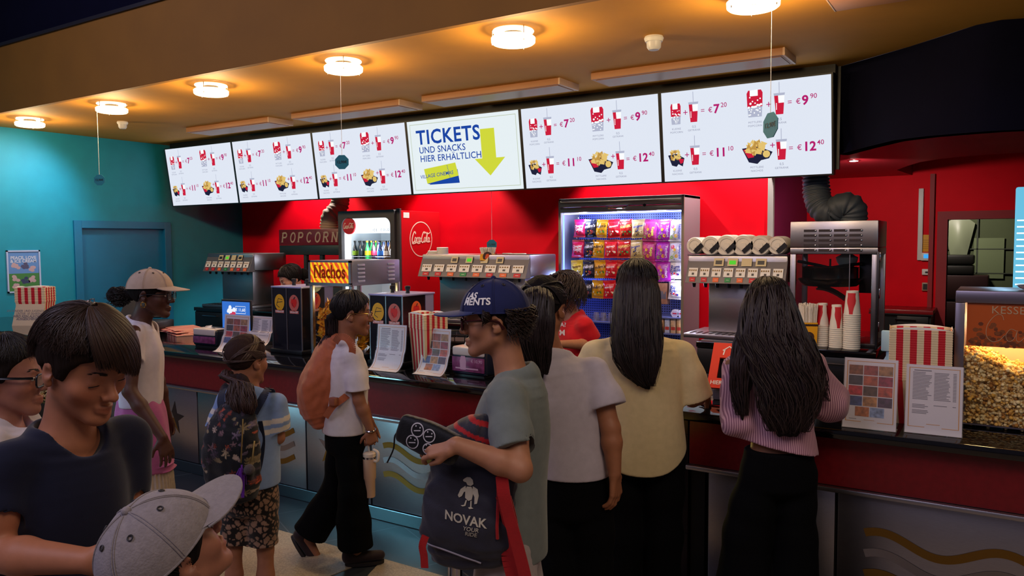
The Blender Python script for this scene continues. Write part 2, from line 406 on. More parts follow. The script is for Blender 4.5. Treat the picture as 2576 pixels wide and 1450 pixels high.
star(-5.19, .39, .125); star(-3.56, .38, .125); star(-.86, .38, .125)
def waves(x0, n, x1):
    for k, (z0, m) in enumerate(((.440, M_bronze), (.352, M_silver), (.265, M_bronze))):
        P = []
        N_ = 44
        for i in range(N_+1):
            x = x0+(x1-x0)*i/N_; P.append((x, z0+.034*math.cos((x-x0-.06)/.43*2*math.pi)))
        V, F = stroke2d(P, .034); mb = MB(); mb._add([(x, 3.4595, z) for x, z in V], F); mb.obj('wave_inlay', m, CTS[int(x0 > -1.5)])
waves(-4.75, 2, -3.90); waves(-3.127, 2, -2.25); waves(-.468, 2, .42)

# lit popcorn cases let into the counter front
M_glass = mat('clear_glass', (.03, .03, .035), .03, alpha=.09, spec=.6)
M_corn = mat('popcorn', '#f0c860', .8, attr='Col')
M_caselight = emis('case_light', '#ffd23c', 5)
def popcorn_heap(name, parent, lo, hi, n, r, seed, label=None, topfn=None, front_only=True):
    """a heap of separate popped kernels, kept as one uncountable mass"""
    rs = np.random.RandomState(seed); base = []
    ico = bmesh.new(); bmesh.ops.create_icosphere(ico, subdivisions=1, radius=1); BV = np.array([v.co[:] for v in ico.verts]); BF = np.array([[v.index for v in f.verts] for f in ico.faces]); ico.free()
    kinds = []
    for k in range(8):
        vs = []; fs = []
        for q in range(4):
            off = rs.normal(size=3)*.55; s_ = rs.uniform(.5, .85); vs.append(BV*s_+off); fs.append(BF+len(BV)*q)
        kinds.append((np.concatenate(vs), np.concatenate(fs)))
    AV, AF, AC = [], [], []; b = 0
    for i in range(n):
        p = np.array([rs.uniform(lo[j], hi[j]) for j in range(3)])
        if topfn is not None:
            zt_ = topfn(p[0]); 
            p[2] = lo[2]+(zt_-lo[2])*rs.uniform(0, 1)
            if rs.rand() < .3: p[2] = zt_+rs.uniform(-.01, .01)
            elif front_only: p[1] = lo[1]+abs(rs.normal())*.012
        kv, kf = kinds[rs.randint(8)]; a = rs.uniform(0, 6.28, 3)
        Rm = np.array(Matrix.Rotation(a[0], 3, 'X') @ Matrix.Rotation(a[1], 3, 'Y') @ Matrix.Rotation(a[2], 3, 'Z'))
        AV.append(kv@Rm.T*r*rs.uniform(.75, 1.2)+p); AF.append(kf+b); b += len(kv)
        t = rs.rand(); col = np.array(lin('#f2dfa6'))*(1-t)+np.array(lin('#d9a441'))*t
        if rs.rand() < .12: col = np.array(lin('#a8712a'))
        AC.append(np.tile(np.append(col, 1), (len(kv), 1)))
    V = np.concatenate(AV); F = np.concatenate(AF); Cc = np.concatenate(AC)
    o = fast_mesh(name, V, F, [M_corn], parent, Cc, True); o['kind'] = 'stuff'
    return o
def fast_mesh(name, V, F, mats, parent=None, colors=None, smooth=True, loc=None):
    V = np.asarray(V, np.float32); F = np.asarray(F, np.int32); me = bpy.data.meshes.new(name); k = F.shape[1]
    me.vertices.add(len(V)); me.vertices.foreach_set('co', V.ravel()); me.loops.add(F.size); me.loops.foreach_set('vertex_index', F.ravel())
    me.polygons.add(len(F)); me.polygons.foreach_set('loop_start', np.arange(0, F.size, k, dtype=np.int32))
    for m in (mats if isinstance(mats, (list, tuple)) else [mats]): me.materials.append(m)
    if colors is not None:
        ca = me.color_attributes.new('Col', 'FLOAT_COLOR', 'POINT'); ca.data.foreach_set('color', np.asarray(colors, np.float32).ravel())
    me.polygons.foreach_set('use_smooth', np.full(len(F), smooth)); me.update(calc_edges=True); me.validate()
    o = bpy.data.objects.new(name, me); COL.objects.link(o)
    if parent is not None: o.parent = parent
    if loc is not None: o.location = loc
    return o
def counter_case(x0, x1, label, seed, n):
    w_ = x1-x0; t = thing('popcorn_case', label, 'popcorn display', (x0, 3.44, 0), 0, None)
    mb = MB(); mb.box((0, .05, .0), (w_, .55, .15)); mb.box((0, .5, .15), (w_, .55, .857)); mb.box((0, .05, .82), (w_, .5, .857)); mb.box((0, .05, .15), (.02, .5, .82)); mb.box((w_-.02, .05, .15), (w_, .5, .82))
    mb.obj('cabinet_body', M_dark, t)
    mb = MB(); mb.box((0, .0, .78), (w_, .05, .857)); mb.box((0, .0, 0), (w_, .05, .31)); mb.box((0, 0, .31), (.05, .05, .78)); mb.box((w_-.05, 0, .31), (w_, .05, .78))
    mb.obj('front_frame', mat('case_front', '#2a2226', .3, .6), t, .003)
    mb = MB(); mb.tube([(.05, -.003, .31), (w_-.05, -.003, .31), (w_-.05, -.003, .78), (.05, -.003, .78)], .005, 6, True); mb.obj('frame_trim', mat('brass_trim', '#b08a3a', .3, 1), t)
    MB().box((.05, .02, .31), (w_-.05, .026, .78)).obj('glass_pane', M_glass, t)
    MB().box((.05, .06, .79), (w_-.05, .10, .81)).obj('light_tube', M_caselight, t)
    popcorn_heap('popcorn', t, (.03, .045, .30), (w_-.03, .45, .70), n, .011, seed, topfn=lambda x: .60+.06*math.sin(x*5)+.03*math.sin(x*17))
    lamp('POINT', 'case_lamp', (x0+w_/2, 3.55, .74), 5, (1, .74, .2), .05)
counter_case(-8.35, -6.56, 'low lit popcorn display under the counter beside the teal wall', 3, 2600)
counter_case(-1.9, -1.225, 'narrow popcorn display in the counter front beside the yellow top', 4, 1300)
# ================================================================ things on the ceiling
M_ring = mat('lit_glass_ring', '#fff2d8', .3, emit='#ffeccc', strength=1.7)
M_ringdark = mat('lamp_core', '#3a2f22', .4)
LX = [at(x, y, Z=2.92) for x, y in ((75, 305), (281, 268), (531, 222), (864, 162), (1291, 88), (1895, -6))]
lab = ['lit glass ring lamp on the ceiling next to the teal wall, first of the row', 'second lit glass ring ceiling lamp from the teal wall', 'third lit glass ring ceiling lamp from the teal wall',
       'fourth glass ring ceiling lamp, in front of the third menu screen', 'fifth glass ring ceiling lamp, in front of the tickets screen', 'sixth glass ring ceiling lamp, farthest from the teal wall']
l0 = thing('ceiling_lamp', lab[0], 'ceiling lamp', (LX[0][0], LX[0][1], ZC), 0, 'ring lamps along the canopy')
MB().lathe([(.02, 0), (.055, 0), (.055, -.035), (.05, -.05), (.02, -.05)], n=28).obj('mount', M_ringdark, l0)
MB().lathe([(.06, -.004), (.122, -.004), (.126, -.010), (.122, -.016), (.06, -.016)], n=40).obj('upper_ring', M_ring, l0)
MB().lathe([(.07, -.046), (.125, -.042), (.134, -.050), (.132, -.076), (.122, -.084), (.078, -.084), (.068, -.07), (.07, -.046)], n=40).obj('lower_ring', M_ring, l0)
mb = MB()
for k in range(3):
    a = k*2.094+.4; mb.cyl((.126*math.cos(a), .126*math.sin(a), 0), (.126*math.cos(a), .126*math.sin(a), -.09), .003, n=6)
mb.obj('clip', M_chrome, l0)
for i in range(1, 6): dup(l0, (LX[i][0], LX[i][1], ZC), .3*i, lab[i])
for p in LX: lamp('POINT', 'ring_light', (p[0], p[1], ZC-.13), 34, (1, .72, .38), .09)
# hanging thread with an octagonal price tag (the soft toys on the threads are not built)
M_tag = mat('teal_card', '#0c6f86', .6); M_thread = mat('white_thread', '#e8e4da', .7); M_ink = mat('dark_ink', '#0b2430', .6)
def price_tag(px, py, ytop, depth_y, label, r, ang=0.0, zc=ZC):
    p = at(px, py, Y=depth_y); t = thing('price_tag', label, 'price tag', (p[0], p[1], p[2]), 0, 'octagonal price tags on threads')
    rz = ang
    fr = lambda x, y, o=0: (x*math.cos(rz)+o*math.sin(rz), x*math.sin(rz)-o*math.cos(rz), y)
    mb = MB(); pts = [fr(r*math.sin((i+.5)*math.pi/4), r*math.cos((i+.5)*math.pi/4)) for i in range(8)]
    mb.prism(pts, (-.004*math.sin(rz), .004*math.cos(rz), 0)); mb.obj('card', M_tag, t)
    MB().text('12,90€', r*.5, lambda x, y: fr(x, y, .0015), bold=.02).obj('price_print', M_ink, t)
    top = ytop-p[2]
    MB().cyl((0, .002, r*.86), (0, .002, top), .0016, n=5).obj('thread', M_thread, t)
    return t
def tag_under(i, dx, py, label, r, ang): # hangs from the glass ring of lamp i
    q = LX[i]+CR*dx-CF*np.array([1, 1, 0])*math.sqrt(.1**2-dx*dx); px = 0; y_ = float(q[1]); v = np.array([q[0], q[1], 0]); d_ = float((np.array([q[0], q[1], CAM[2]])-CAM)@CF)
    k = (q-CAM); u_ = FW/2+FPX*float(k@CR)/float(k@CF); price_tag(u_, py, ZC-.07, y_, label, r, ang)
tag_under(1, -.080, 453, 'teal octagon price tag in front of the teal wall', .052, .55)
tag_under(3, .01, 408, 'teal octagon price tag in front of the third menu screen', .052, .42)
tag_under(5, .06, 315, 'teal octagon price tag, half turned, in front of the sixth screen', .068, -.75)
price_tag(1237, 616, ZC, 6.62, 'teal octagon price tag behind the straw holder', .055, .5)
# flat panels screwed under the ceiling
M_vent = mat('ceiling_panel_paint', '#a8744e', .5)
M_ventlit = mat('panel_end_lit', '#c9a68c', .4)  # lighter tone puts the glow of the screens into the panel ends
VX = [(-7.64, -6.30), (-5.97, -4.58), (-4.33, -2.96), (-2.69, -1.27)]
vl = ['flat ceiling panel above the first two menu screens', 'flat ceiling panel above the third menu screen', 'flat ceiling panel above the tickets screen', 'flat ceiling panel above the fifth and sixth menu screens']
for (a, b), s in zip(VX, vl):
    v = thing('ceiling_panel', s, 'ceiling panel', ((a+b)/2, 5.5, ZC), 0, 'flat panels under the canopy'); h = (b-a)/2
    mb = MB(); mb.rbox((-h, -.15, -.05), (h, .17, 0), .004); mb.obj('housing', M_vent, v)
    mb = MB(); mb.box((-h+.03, -.12, -.054), (h-.03, .14, -.05)); mb.obj('face_plate', mat('panel_face', '#8f5a34', .4), v)
    MB().rbox((h-.012, -.152, -.052), (h+.004, .172, 0), .003).obj('lit_end', M_ventlit, v)
p = at(2190, -12, Z=2.91); v = thing('ceiling_panel', 'flat ceiling panel at the top edge of the photo', 'ceiling panel', (p[0], p[1], ZC), 0, 'flat panels under the canopy')
MB().rbox((-.19, -.17, -.05), (1.1, .17, 0), .004).obj('housing', M_vent, v); MB().rbox((-.2, -.17, -.05), (-.188, .17, 0), .003).obj('lit_end', M_ventlit, v)
# smoke detectors
def detector(px, py, z, label, s=1.0):
    p = at(px, py, Z=z); t = thing('smoke_detector', label, 'smoke detector', (p[0], p[1], z), 0, 'smoke detectors')
    MB().lathe([(0, 0), (.05*s, 0), (.055*s, -.012*s), (.048*s, -.03*s), (0, -.03*s)], n=24).obj('base', M_white, t)
    MB().lathe([(0, -.03*s), (.042*s, -.03*s), (.04*s, -.06*s), (.028*s, -.075*s), (0, -.078*s)], n=24).obj('sensor_head', mat('detector_head', '#c5c3c6', .4), t)
detector(1645, 92, ZC, 'white smoke detector on the ochre ceiling near the fifth screen', 1.1)
detector(308, 306, ZC, 'white smoke detector on the ochre ceiling near the teal wall', 1.0)
detector(2307, 473, ZS, 'white smoke detector on the red niche ceiling over the conduit', .95)
# recessed spots of the niche
M_spot = emis('spot_glow', '#fff1e2', 22)
for p, s in zip(((2148, 403), (2195, 460), (2340, 465)), ('recessed spot in the red ceiling beside the last screen', 'recessed spot in the red ceiling above the popcorn machine', 'recessed spot in the red ceiling above the smoke detector')):
    q = at(*p, Z=ZS); t = thing('recessed_spot', s, 'spotlight', (q[0], q[1], ZS), 0, 'recessed spots in the red niche')
    MB().lathe([(.035, 0), (.05, 0), (.05, -.006), (.035, -.008)], n=24).obj('trim_ring', M_chrome, t)
    MB().lathe([(0, -.012), (.03, -.010), (.036, -.004)], n=20).obj('bulb', M_spot, t)

# ================================================================ menu screens
SY0, SZ1 = 5.98, 2.872; SD = Vector((0, .095, -.715)); SH = SD.length; SU = -SD/SH; SNRM = Vector((1, 0, 0)).cross(SU)
SX = [-8.992, -7.696, -6.366, -5.044, -3.718, -2.391, -1.079]
E_bg = emis('screen_white', '#e2e9f6', .98); E_bgb = emis('screen_white_tickets', '#e8f2f6', .98)
E_red = emis('screen_red', '#d01a3c', .95); E_mag = emis('screen_magenta', '#b8176e', .95); E_pale = emis('screen_pale', '#b9bfd6', .9); E_wh = emis('screen_bright', '#fbfdff', 1.0)
E_yel = emis('screen_chips', '#e8c672', .95); E_yel2 = emis('screen_chips_shade', '#c99a4a', .9); E_blk = emis('screen_tray', '#1a1f3c', .9); E_cap = emis('screen_caption', '#8f93ad', .9)
E_blue = emis('screen_blue', '#1044a6', .95); E_lime = emis('screen_lime', '#d4dc3c', .95); E_line = emis('screen_line', '#c3cfb2', .9); E_edge = emis('screen_edge_blue', '#4a6ee0', .9)
SM = [E_red, E_mag, E_pale, E_wh, E_yel, E_yel2, E_blk, E_cap, E_blue, E_lime, E_line]
def rot2(pts, a, c=(0, 0)):
    return [(c[0]+x*math.cos(a)-y*math.sin(a), c[1]+x*math.sin(a)+y*math.cos(a)) for x, y in pts]
def screen(i, label, kind):
    x0, x1 = SX[i]+.006, SX[i+1]-.006; W_ = x1-x0
    t = thing('menu_screen', label, 'screen', (x0, SY0, SZ1), 0, 'row of menu screens')
    P = lambda u, v, o=0.0: Vector((u*W_, 0, 0))+SD*v+SNRM*o
    def slab(mb, u0, v0, u1, v1, o0, o1):
        a = [P(u0, v0, o0), P(u1, v0, o0), P(u1, v1, o0), P(u0, v1, o0)]; mb.prism(a, SNRM*(o1-o0))
    mb = MB(); slab(mb, -.004, -.006, 1.004, 1.006, -.07, -.002); mb.obj('casing', M_black, t)
    mb = MB()
    for q in ((-.004, -.006, 1.004, .010), (-.004, .990, 1.004, 1.006), (-.004, .01, .006, .99), (.994, .01, 1.004, .99)): slab(mb, *q, -.002, .003)
    mb.obj('bezel', M_black, t)
    mb = MB(); mb.poly([P(.006, .99, 0), P(.994, .99, 0), P(.994, .01, 0), P(.006, .01, 0)]); mb.obj('display', E_bgb if kind == 't' else E_bg, t)
    mb = MB(); lay = [0]
    def pl(m, pts, o=.0012): mb.use(m).poly([P(u, v, o) for u, v in pts[::-1]])
    asp = W_/SH
    def tx(m, s, u, v, h, o=.0014, bold=.0, sp=1.0, align='C', shear=0): mb.use(m).text(s, h*SH*1.38, lambda x, y: P(u, v, o)+Vector((x, 0, 0))+SU*y, align, bold, shear, sp)
    def circ(m, u, v, r, o, n=10): pl(m, [(u+r*math.cos(-k*2*math.pi/n), v+r*asp*math.sin(-k*2*math.pi/n)) for k in range(n)], o)
    def cup(u, v0, v1, w_):
        pl(0, [(u-w_/2, v0+.02), (u+w_/2, v0+.02), (u+w_*.36, v1), (u-w_*.36, v1)])
        pl(3, [(u-w_*.12, v0+.02), (u+w_/2, v0+.02), (u+w_*.46, v0+.1), (u-w_*.08, v0+.1)], .0013)
        pl(2, [(u-w_*.55, v0), (u+w_*.55, v0), (u+w_*.5, v0+.025), (u-w_*.5, v0+.025)], .0014)
        pl(2, [(u-.002, v0-.11), (u+.002, v0-.11), (u+.002, v0), (u-.002, v0)])
        for k in range(5): pl(3, [(u-w_*.33, v0+.1+k*.014), (u-w_*.24, v0+.1+k*.014), (u-w_*.24, v0+.11+k*.014), (u-w_*.33, v0+.11+k*.014)], .0016)
    def pop(u0, u1, v0, v1):
        vm = v0+(v1-v0)*.62; w_ = u1-u0
        pl(2, [(u0+w_*.04, vm), (u1-w_*.04, vm), (u1-w_*.08, v1), (u0+w_*.08, v1)])
        pl(0, [(u0, v0+.03), (u0+w_*.1, v0), (u1-w_*.1, v0), (u1, v0+.03), (u1-w_*.03, vm), (u0+w_*.03, vm)], .0014)
        pl(3, [(u0+w_*.2, v0), (u1-w_*.3, v0-.004), (u1-w_*.3, v0+.06), (u0+w_*.2, v0+.06)], .0016)
        rs = random.Random(int(u0*1000))
        for k in range(8): circ(3, u0+w_*(.12+.11*k), vm-.01+rs.uniform(-.03, .02), w_*.075, .0016+k*1e-5, 8)
        for k in range(5): circ(3, u0+w_*(.2+.16*k), v0+.09+rs.uniform(-.02, .05), w_*.05, .0017+k*1e-5, 7)
        for k in range(12): circ(3, u0+w_*rs.uniform(.12, .88), rs.uniform(vm+.02, v1-.015), w_*.05, .0017+k*1e-5, 6)
    def nacho(u0, u1, v0, v1, big):
        w_ = u1-u0; h = v1-v0; rs = random.Random(5+big)
        pl(6, [(u0, v0+h*.35), (u0+w_*.5, v0+h*.28), (u1, v0+h*.55), (u1-w_*.12, v0+h*(.8 if big else 1)), (u0+w_*.62, v0+h*.86), (u0+w_*.5, v1), (u0+w_*.22, v0+h*.92)])
        pl(0, [(u0+w_*.62, v0+h*.55), (u1-w_*.04, v0+h*.6), (u1-w_*.1, v0+h*.8), (u0+w_*.75, v0+h*.85)] if not big else [(u0+w_*.04, v0+h*.4), (u0+w_*.25, v0+h*.36), (u0+w_*.4, v0+h*.72), (u0+w_*.2, v0+h*.75)], .0014)
        if big: circ(4, u0+w_*.8, v0+h*.62, w_*.12, .0015)
        for k in range(34):
            u = u0+w_*rs.uniform(.2, .72); v = v0+h*rs.uniform(.1, .58); a = rs.uniform(0, 6.3); r = w_*rs.uniform(.08, .14)
            pl(4 if k % 3 else 5, [(u+r*math.cos(a-j*2.09), v+r*asp*math.sin(a-j*2.09)) for j in range(3)], .0018+k*1e-5)
    def price(u, v, e, c, s=.075): # equals sign, euro amount with raised cents
        tx(1, '=', u, v, s*.8); tx(1, '€', u+.047, v, s*.72, bold=.008)
        tx(1, e, u+.066, v-.004, s*1.25, bold=.03, align='L'); tx(1, c, u+.066+(.044 if len(e) == 1 else .076), v-.04, s*.66, align='L', bold=.006)
    if kind == 'm':
        pop(.062, .128, .14, .365); tx(1, '+', .157, .25, .075); cup(.208, .14, .355, .058); price(.265, .245, '7', '20')
        tx(7, 'KLEINE', .096, .415, .021, sp=1.15); tx(7, 'POPCORN', .096, .452, .021, sp=1.1); tx(7, '0,5', .208, .405, .026); tx(7, 'GETRÄNK', .208, .442, .021, sp=1.1)
        pop(.530, .622, .085, .36); tx(1, '+', .655, .25, .075); cup(.715, .14, .355, .058); price(.772, .245, '9', '90')
        tx(7, 'MITTLERE', .575, .415, .021, sp=1.15); tx(7, 'POPCORN', .575, .452, .021, sp=1.1); tx(7, '0,5', .715, .405, .026); tx(7, 'GETRÄNK', .715, .442, .021, sp=1.1)
        nacho(.035, .14, .63, .83, 0); tx(1, '+', .157, .71, .075); cup(.208, .61, .82, .058); price(.265, .71, '11', '10')
        tx(7, 'KLEINE', .092, .875, .021, sp=1.15); tx(7, 'NACHOS', .092, .912, .021, sp=1.1); tx(7, '0,5', .208, .865, .026); tx(7, 'GETRÄNK', .208, .905, .021, sp=1.1)
        nacho(.495, .672, .59, .85, 1); tx(1, '+', .672, .67, .075); cup(.722, .61, .82, .058); price(.775, .71, '12', '40')
        tx(7, 'MITTLERE', .58, .885, .021, sp=1.15); tx(7, 'NACHOS', .58, .922, .021, sp=1.1); tx(7, '0,5', .722, .865, .026); tx(7, 'GETRÄNK', .722, .905, .021, sp=1.1)
    else:
        for q in ((.03, .055, .97, .062), (.03, .938, .97, .945), (.03, .055, .034, .945), (.966, .055, .97, .945)): pl(10, [(q[0], q[1]), (q[2], q[1]), (q[2], q[3]), (q[0], q[3])])
        tx(8, 'TICKETS', .085, .245, .19, bold=.022, align='L', sp=1.08); tx(8, 'UND SNACKS', .10, .41, .088, bold=.008, align='L', sp=1.04); tx(8, 'HIER ERHÄLTLICH', .103, .525, .088, bold=.008, align='L', sp=1.04)
        pl(9, [(.665, .20), (.785, .20), (.785, .575), (.86, .575), (.725, .80), (.60, .575), (.665, .575)])
        pl(8, [(.155, .86), (.43, .70), (.44, .86), (.16, .865)][::1], .0012); pl(8, [(.41, .69), (.44, .69), (.45, .87), (.165, .875)], .00125)
        tk = [(.13, .66), (.425, .60), (.445, .775), (.15, .86)]; pl(9, tk, .0016)
        V, F = text2d('VILLAGE CINEMAS', .05, 'C', .006)
        mb.use(8)._add([P(.245+x/W_, .748-.10*x-y/SH, .0019) for x, y in V], F)
        for k in range(9): f = k/9; u, v = .345+.02*f, .627+.175*f; pl(8, [(u, v), (u+.006, v), (u+.006, v+.01), (u, v+.01)], .0019)
    mb.obj('screen_graphics', SM, t)  # food pictures, prices and lettering of the screen in one mesh
screen(0, 'first menu screen of the row, nearest the teal wall', 'm')
screen(1, 'second menu screen from the teal wall, left of the price tag screen', 'm')
screen(2, 'third menu screen, directly left of the tickets screen', 'm')
screen(3, 'white tickets screen with a lime green arrow', 't')
screen(4, 'fifth menu screen, directly right of the tickets screen', 'm')
screen(5, 'last and largest looking menu screen, beside the dark bulkhead', 'm')
mb = MB(); mb.box((SX[0]-.02, 6.16, 2.2), (SX[-1]+.02, 6.2, ZC)); mb.box((SX[0], 6.06, 2.88), (SX[-1], 6.2, ZC))
o = mb.obj('screen_mounting_rail', M_black); tag(o, 'black rail that carries the row of screens under the canopy', 'mounting rail')
# ================================================================ along the back wall
def X_(px, Y, py=650): return float(at(px, py, Y=Y)[0])
def Z_(px, py, Y): return float(at(px, py, Y=Y)[2])
M_dkgrey = mat('dark_grey_metal', '#3b383c', .35, .8)
M_grey = mat('grey_panel', '#6a676c', .4, .3)
M_key = mat('cream_key', '#d8c79a', .5); M_keyd = mat('dark_key_face', '#2a2a2e', .4); M_lcd = emis('green_lcd', '#57c832', 1.0)
M_lred = mat('label_red', '#c8141e', .5); M_lor = mat('label_orange', '#e8682a', .5); M_lgr = mat('label_green', '#1e8c46', .5); M_lwh = mat('label_white', '#f0ebe4', .5); M_lyel = mat('label_yellow', '#e8b21e', .5)
M_paper = mat('white_paper', '#ece6dc', .7); M_cupw = mat('paper_cup', '#e4ddd2', .6, var=.03); M_cupr = mat('cup_print_red', '#c30f1c', .5)
M_acryl = mat('clear_acrylic', (.3, .28, .36), .08, alpha=.25)
# ---- back counters
def back_counter(name, label, x0, x1, y0, y1, handles):
    t = thing(name, label, 'counter', ((x0+x1)/2, y0, 0)); h = (x1-x0)/2
    MB().rbox((-h, 0, .855), (h, y1-y0, .90), .005).obj('worktop', M_stone, t)
    MB().box((-h, .03, .08), (h, y1-y0, .855)).obj('carcass', M_dark, t); MB().box((-h, .07, 0), (h, y1-y0, .08)).obj('toe_kick', M_black, t)
    n = max(1, int((x1-x0)/.55))
    for i in range(n):
        a = -h+2*h*i/n; b = -h+2*h*(i+1)/n
        for z0, z1 in ((.66, .845), (.37, .65), (.09, .36)):
            f = MB().rbox((a+.006, .012, z0), (b-.006, .03, z1), .003).obj('drawer', M_black, t)
            if handles:
                m_ = (a+b)/2; MB().tube([(m_-.13, .014, z1-.04), (m_-.13, -.012, z1-.04), (m_+.13, -.012, z1-.04), (m_+.13, .014, z1-.04)], .005, 6).obj('handle', M_chrome, f)
    return t
back_counter('back_counter', 'black back counter with steel handles under the soda dispenser and cup stacks', -2.02, -.74, 5.83, 7.2, True)
back_counter('back_counter', 'black back counter behind the fridge and straw holder, mostly hidden', -5.05, -3.55, 5.95, 6.8, True)
back_counter('back_counter', 'black back counter along the teal wall under the left soda dispenser', -8.45, -6.56, 5.95, 7.2, True)

# ---- soda dispensers
def dispenser(label, x0, x1, y, n, red_side=False, lids=False):
    w_ = x1-x0; h = w_/2
    t = thing('soda_dispenser', label, 'drink dispenser', ((x0+x1)/2, y, .90), 0, None)
    MB().rbox((-h, -.10, 0), (h, .42, .035), .006).obj('drip_tray', M_steel, t)
    mb = MB()
    for i in range(14): a = -h+.05+(w_-.1)*i/13; mb.box((a-.008, -.08, .035), (a+.008, .06, .038))
    mb.obj('drip_grid', M_dkgrey, t)
    MB().rbox((-h+.14, .10, .035), (h-.14, .42, .46), .01).obj('column', M_steel, t)
    MB().rbox((-h, .0, .455), (h, .50, .66), .012).obj('head', M_steel, t)
    # sloping key panel
    A = Vector((0, -.075, .44)); B = Vector((0, .005, .655)); U = (B-A).normalized(); Nn = Vector((1, 0, 0)).cross(U)
    pp = lambda x, v, o=0.0: Vector((x, 0, 0))+A+(B-A)*v+Nn*o
    mb = MB(); mb.prism([(-h, -.075, .44), (-h, .02, .66), (-h, .02, .44)][::-1], (w_, 0, 0)); mb.obj('key_panel', M_grey, t, .003)
    def face(mb, xa, va, xb, vb, o): mb.poly([pp(xa, va, o), pp(xb, va, o), pp(xb, vb, o), pp(xa, vb, o)])
    cols = [M_lred, M_lred, M_lor, M_lgr, M_lor, M_lred, M_lor, M_lred]
    for i in range(n):
        xc = -h+w_*(i+.62)/(n+.25); s_ = w_/n*.38
        k = MB(); k.use(0); face(k, xc-s_, .24, xc+s_, .56, .003); k.use(1); face(k, xc-s_*.25, .30, xc+s_*.25, .38, .004)
        k.use(2); [face(k, xc-s_*.9+s_*.45*j, .44, xc-s_*.9+s_*.45*j+s_*.28, .50, .004) for j in range(4)]
        k.use(3); face(k, xc-s_*.62, .05, xc+s_*.62, .21, .003); k.use(4); k.text(['Cola', 'Cola', 'Fanta', 'Sprite', 'Mezzo', 'Zero', 'Tea', 'Cola'][i] if False else '~~', s_*.5, plane_fn(pp(xc, .13, .004), (1, 0, 0), U), bold=.02)
        k.obj('key', [M_lwh, M_keyd, mat('key_dots', '#8a6a2c', .5), cols[i], M_lwh], t)
        MB().cyl((xc, -.02, .44), (xc, -.02, .405), .016, .012, 10).obj('nozzle', M_black, t)
    for i, (xf, m) in enumerate(((.33, M_keyd), (.47, M_lcd), (.61, M_key), (.75, M_keyd))):
        xc = -h+w_*xf; k = MB(); face(k, xc-.04, .64, xc+.04, .92, .003); k.use(1); face(k, xc-.026, .70, xc+.026, .84, .004); k.obj('status_window', [M_key, m], t)
    return t
d1 = dispenser('soda dispenser at the left with red reflection on its side', X_(522, 6.12), X_(637, 6.12), 6.12, 7)
d2 = dispenser('soda dispenser carrying the yellow straw holder', X_(1062, 6.12), X_(1332, 6.12), 6.12, 8)
d3 = dispenser('soda dispenser carrying the row of white lid tubes', X_(1731, 6.12), X_(1982, 6.12), 6.12, 8)

# ---- lid rack on the right dispenser
xa, xb = X_(1738, 6.2), X_(1986, 6.2); zr = 1.585
r = thing('lid_rack', 'clear acrylic rack that cradles the white lids', 'rack', ((xa+xb)/2, 6.22, zr-.02)); h = (xb-xa)/2
MB().box((-h, -.1, 0), (h, .24, .008)).obj('shelf', M_acryl, r)
mb = MB(); mb.box((-h, -.1, -.005), (h, -.092, .0)); mb.box((-h, .232, -.005), (h, .24, 0)); mb.obj('shelf_rail', M_dkgrey, r)
for i in range(6):
    xc = -h+2*h*(i+.5)/6
    mb = MB(); mb.prism([(xc-.055, -.1, .055), (xc, -.1, .008), (xc+.06, -.1, .06), (xc+.055, -.1, .066), (xc, -.1, .02), (xc-.05, -.1, .062)], (0, .3, 0)); mb.obj('cradle', M_acryl, r)
    mb = MB(); mb.prism([(xc+.003, -.103, .012), (xc+.068, -.103, .072), (xc+.045, -.103, .098), (xc-.018, -.103, .036)], (0, .006, 0)); mb.obj('cradle_label', M_black, r)
M_lid = mat('white_lid', '#ece4d6', .5)
for i in range(6):
    xc = xa+2*h*(i+.5)/6; s_ = [.95, 1.1, 1.2, 1.2, 1.1, 1.0][i]
    t = thing('lid_stack', ['first', 'second', 'third', 'fourth', 'fifth', 'sixth'][i]+' stack of white cup lids in the acrylic rack, counted from the snack cabinet', 'cup lids', (xc-.012, 6.13, zr+.055), 0, 'stacks of white lids')
    R0 = .072*s_
    MB().lathe([(0, 0), (.02*s_, 0), (.022*s_, .006), (R0*.62, .006), (R0*.66, .0), (R0*.92, .0), (R0, .01), (R0*.97, .022)]+sum([[(R0*.93, .022+.012*k), (R0, .028+.012*k)] for k in range(16)], [])+[(0, .24)], n=32, axis='y').obj('lids', M_lid, t)
    for c_ in t.children: c_.rotation_euler = (math.pi, 0, 0); c_.rotation_euler = (0, 0, 0)
    for c_ in t.children: c_.scale = (1, -1, 1)

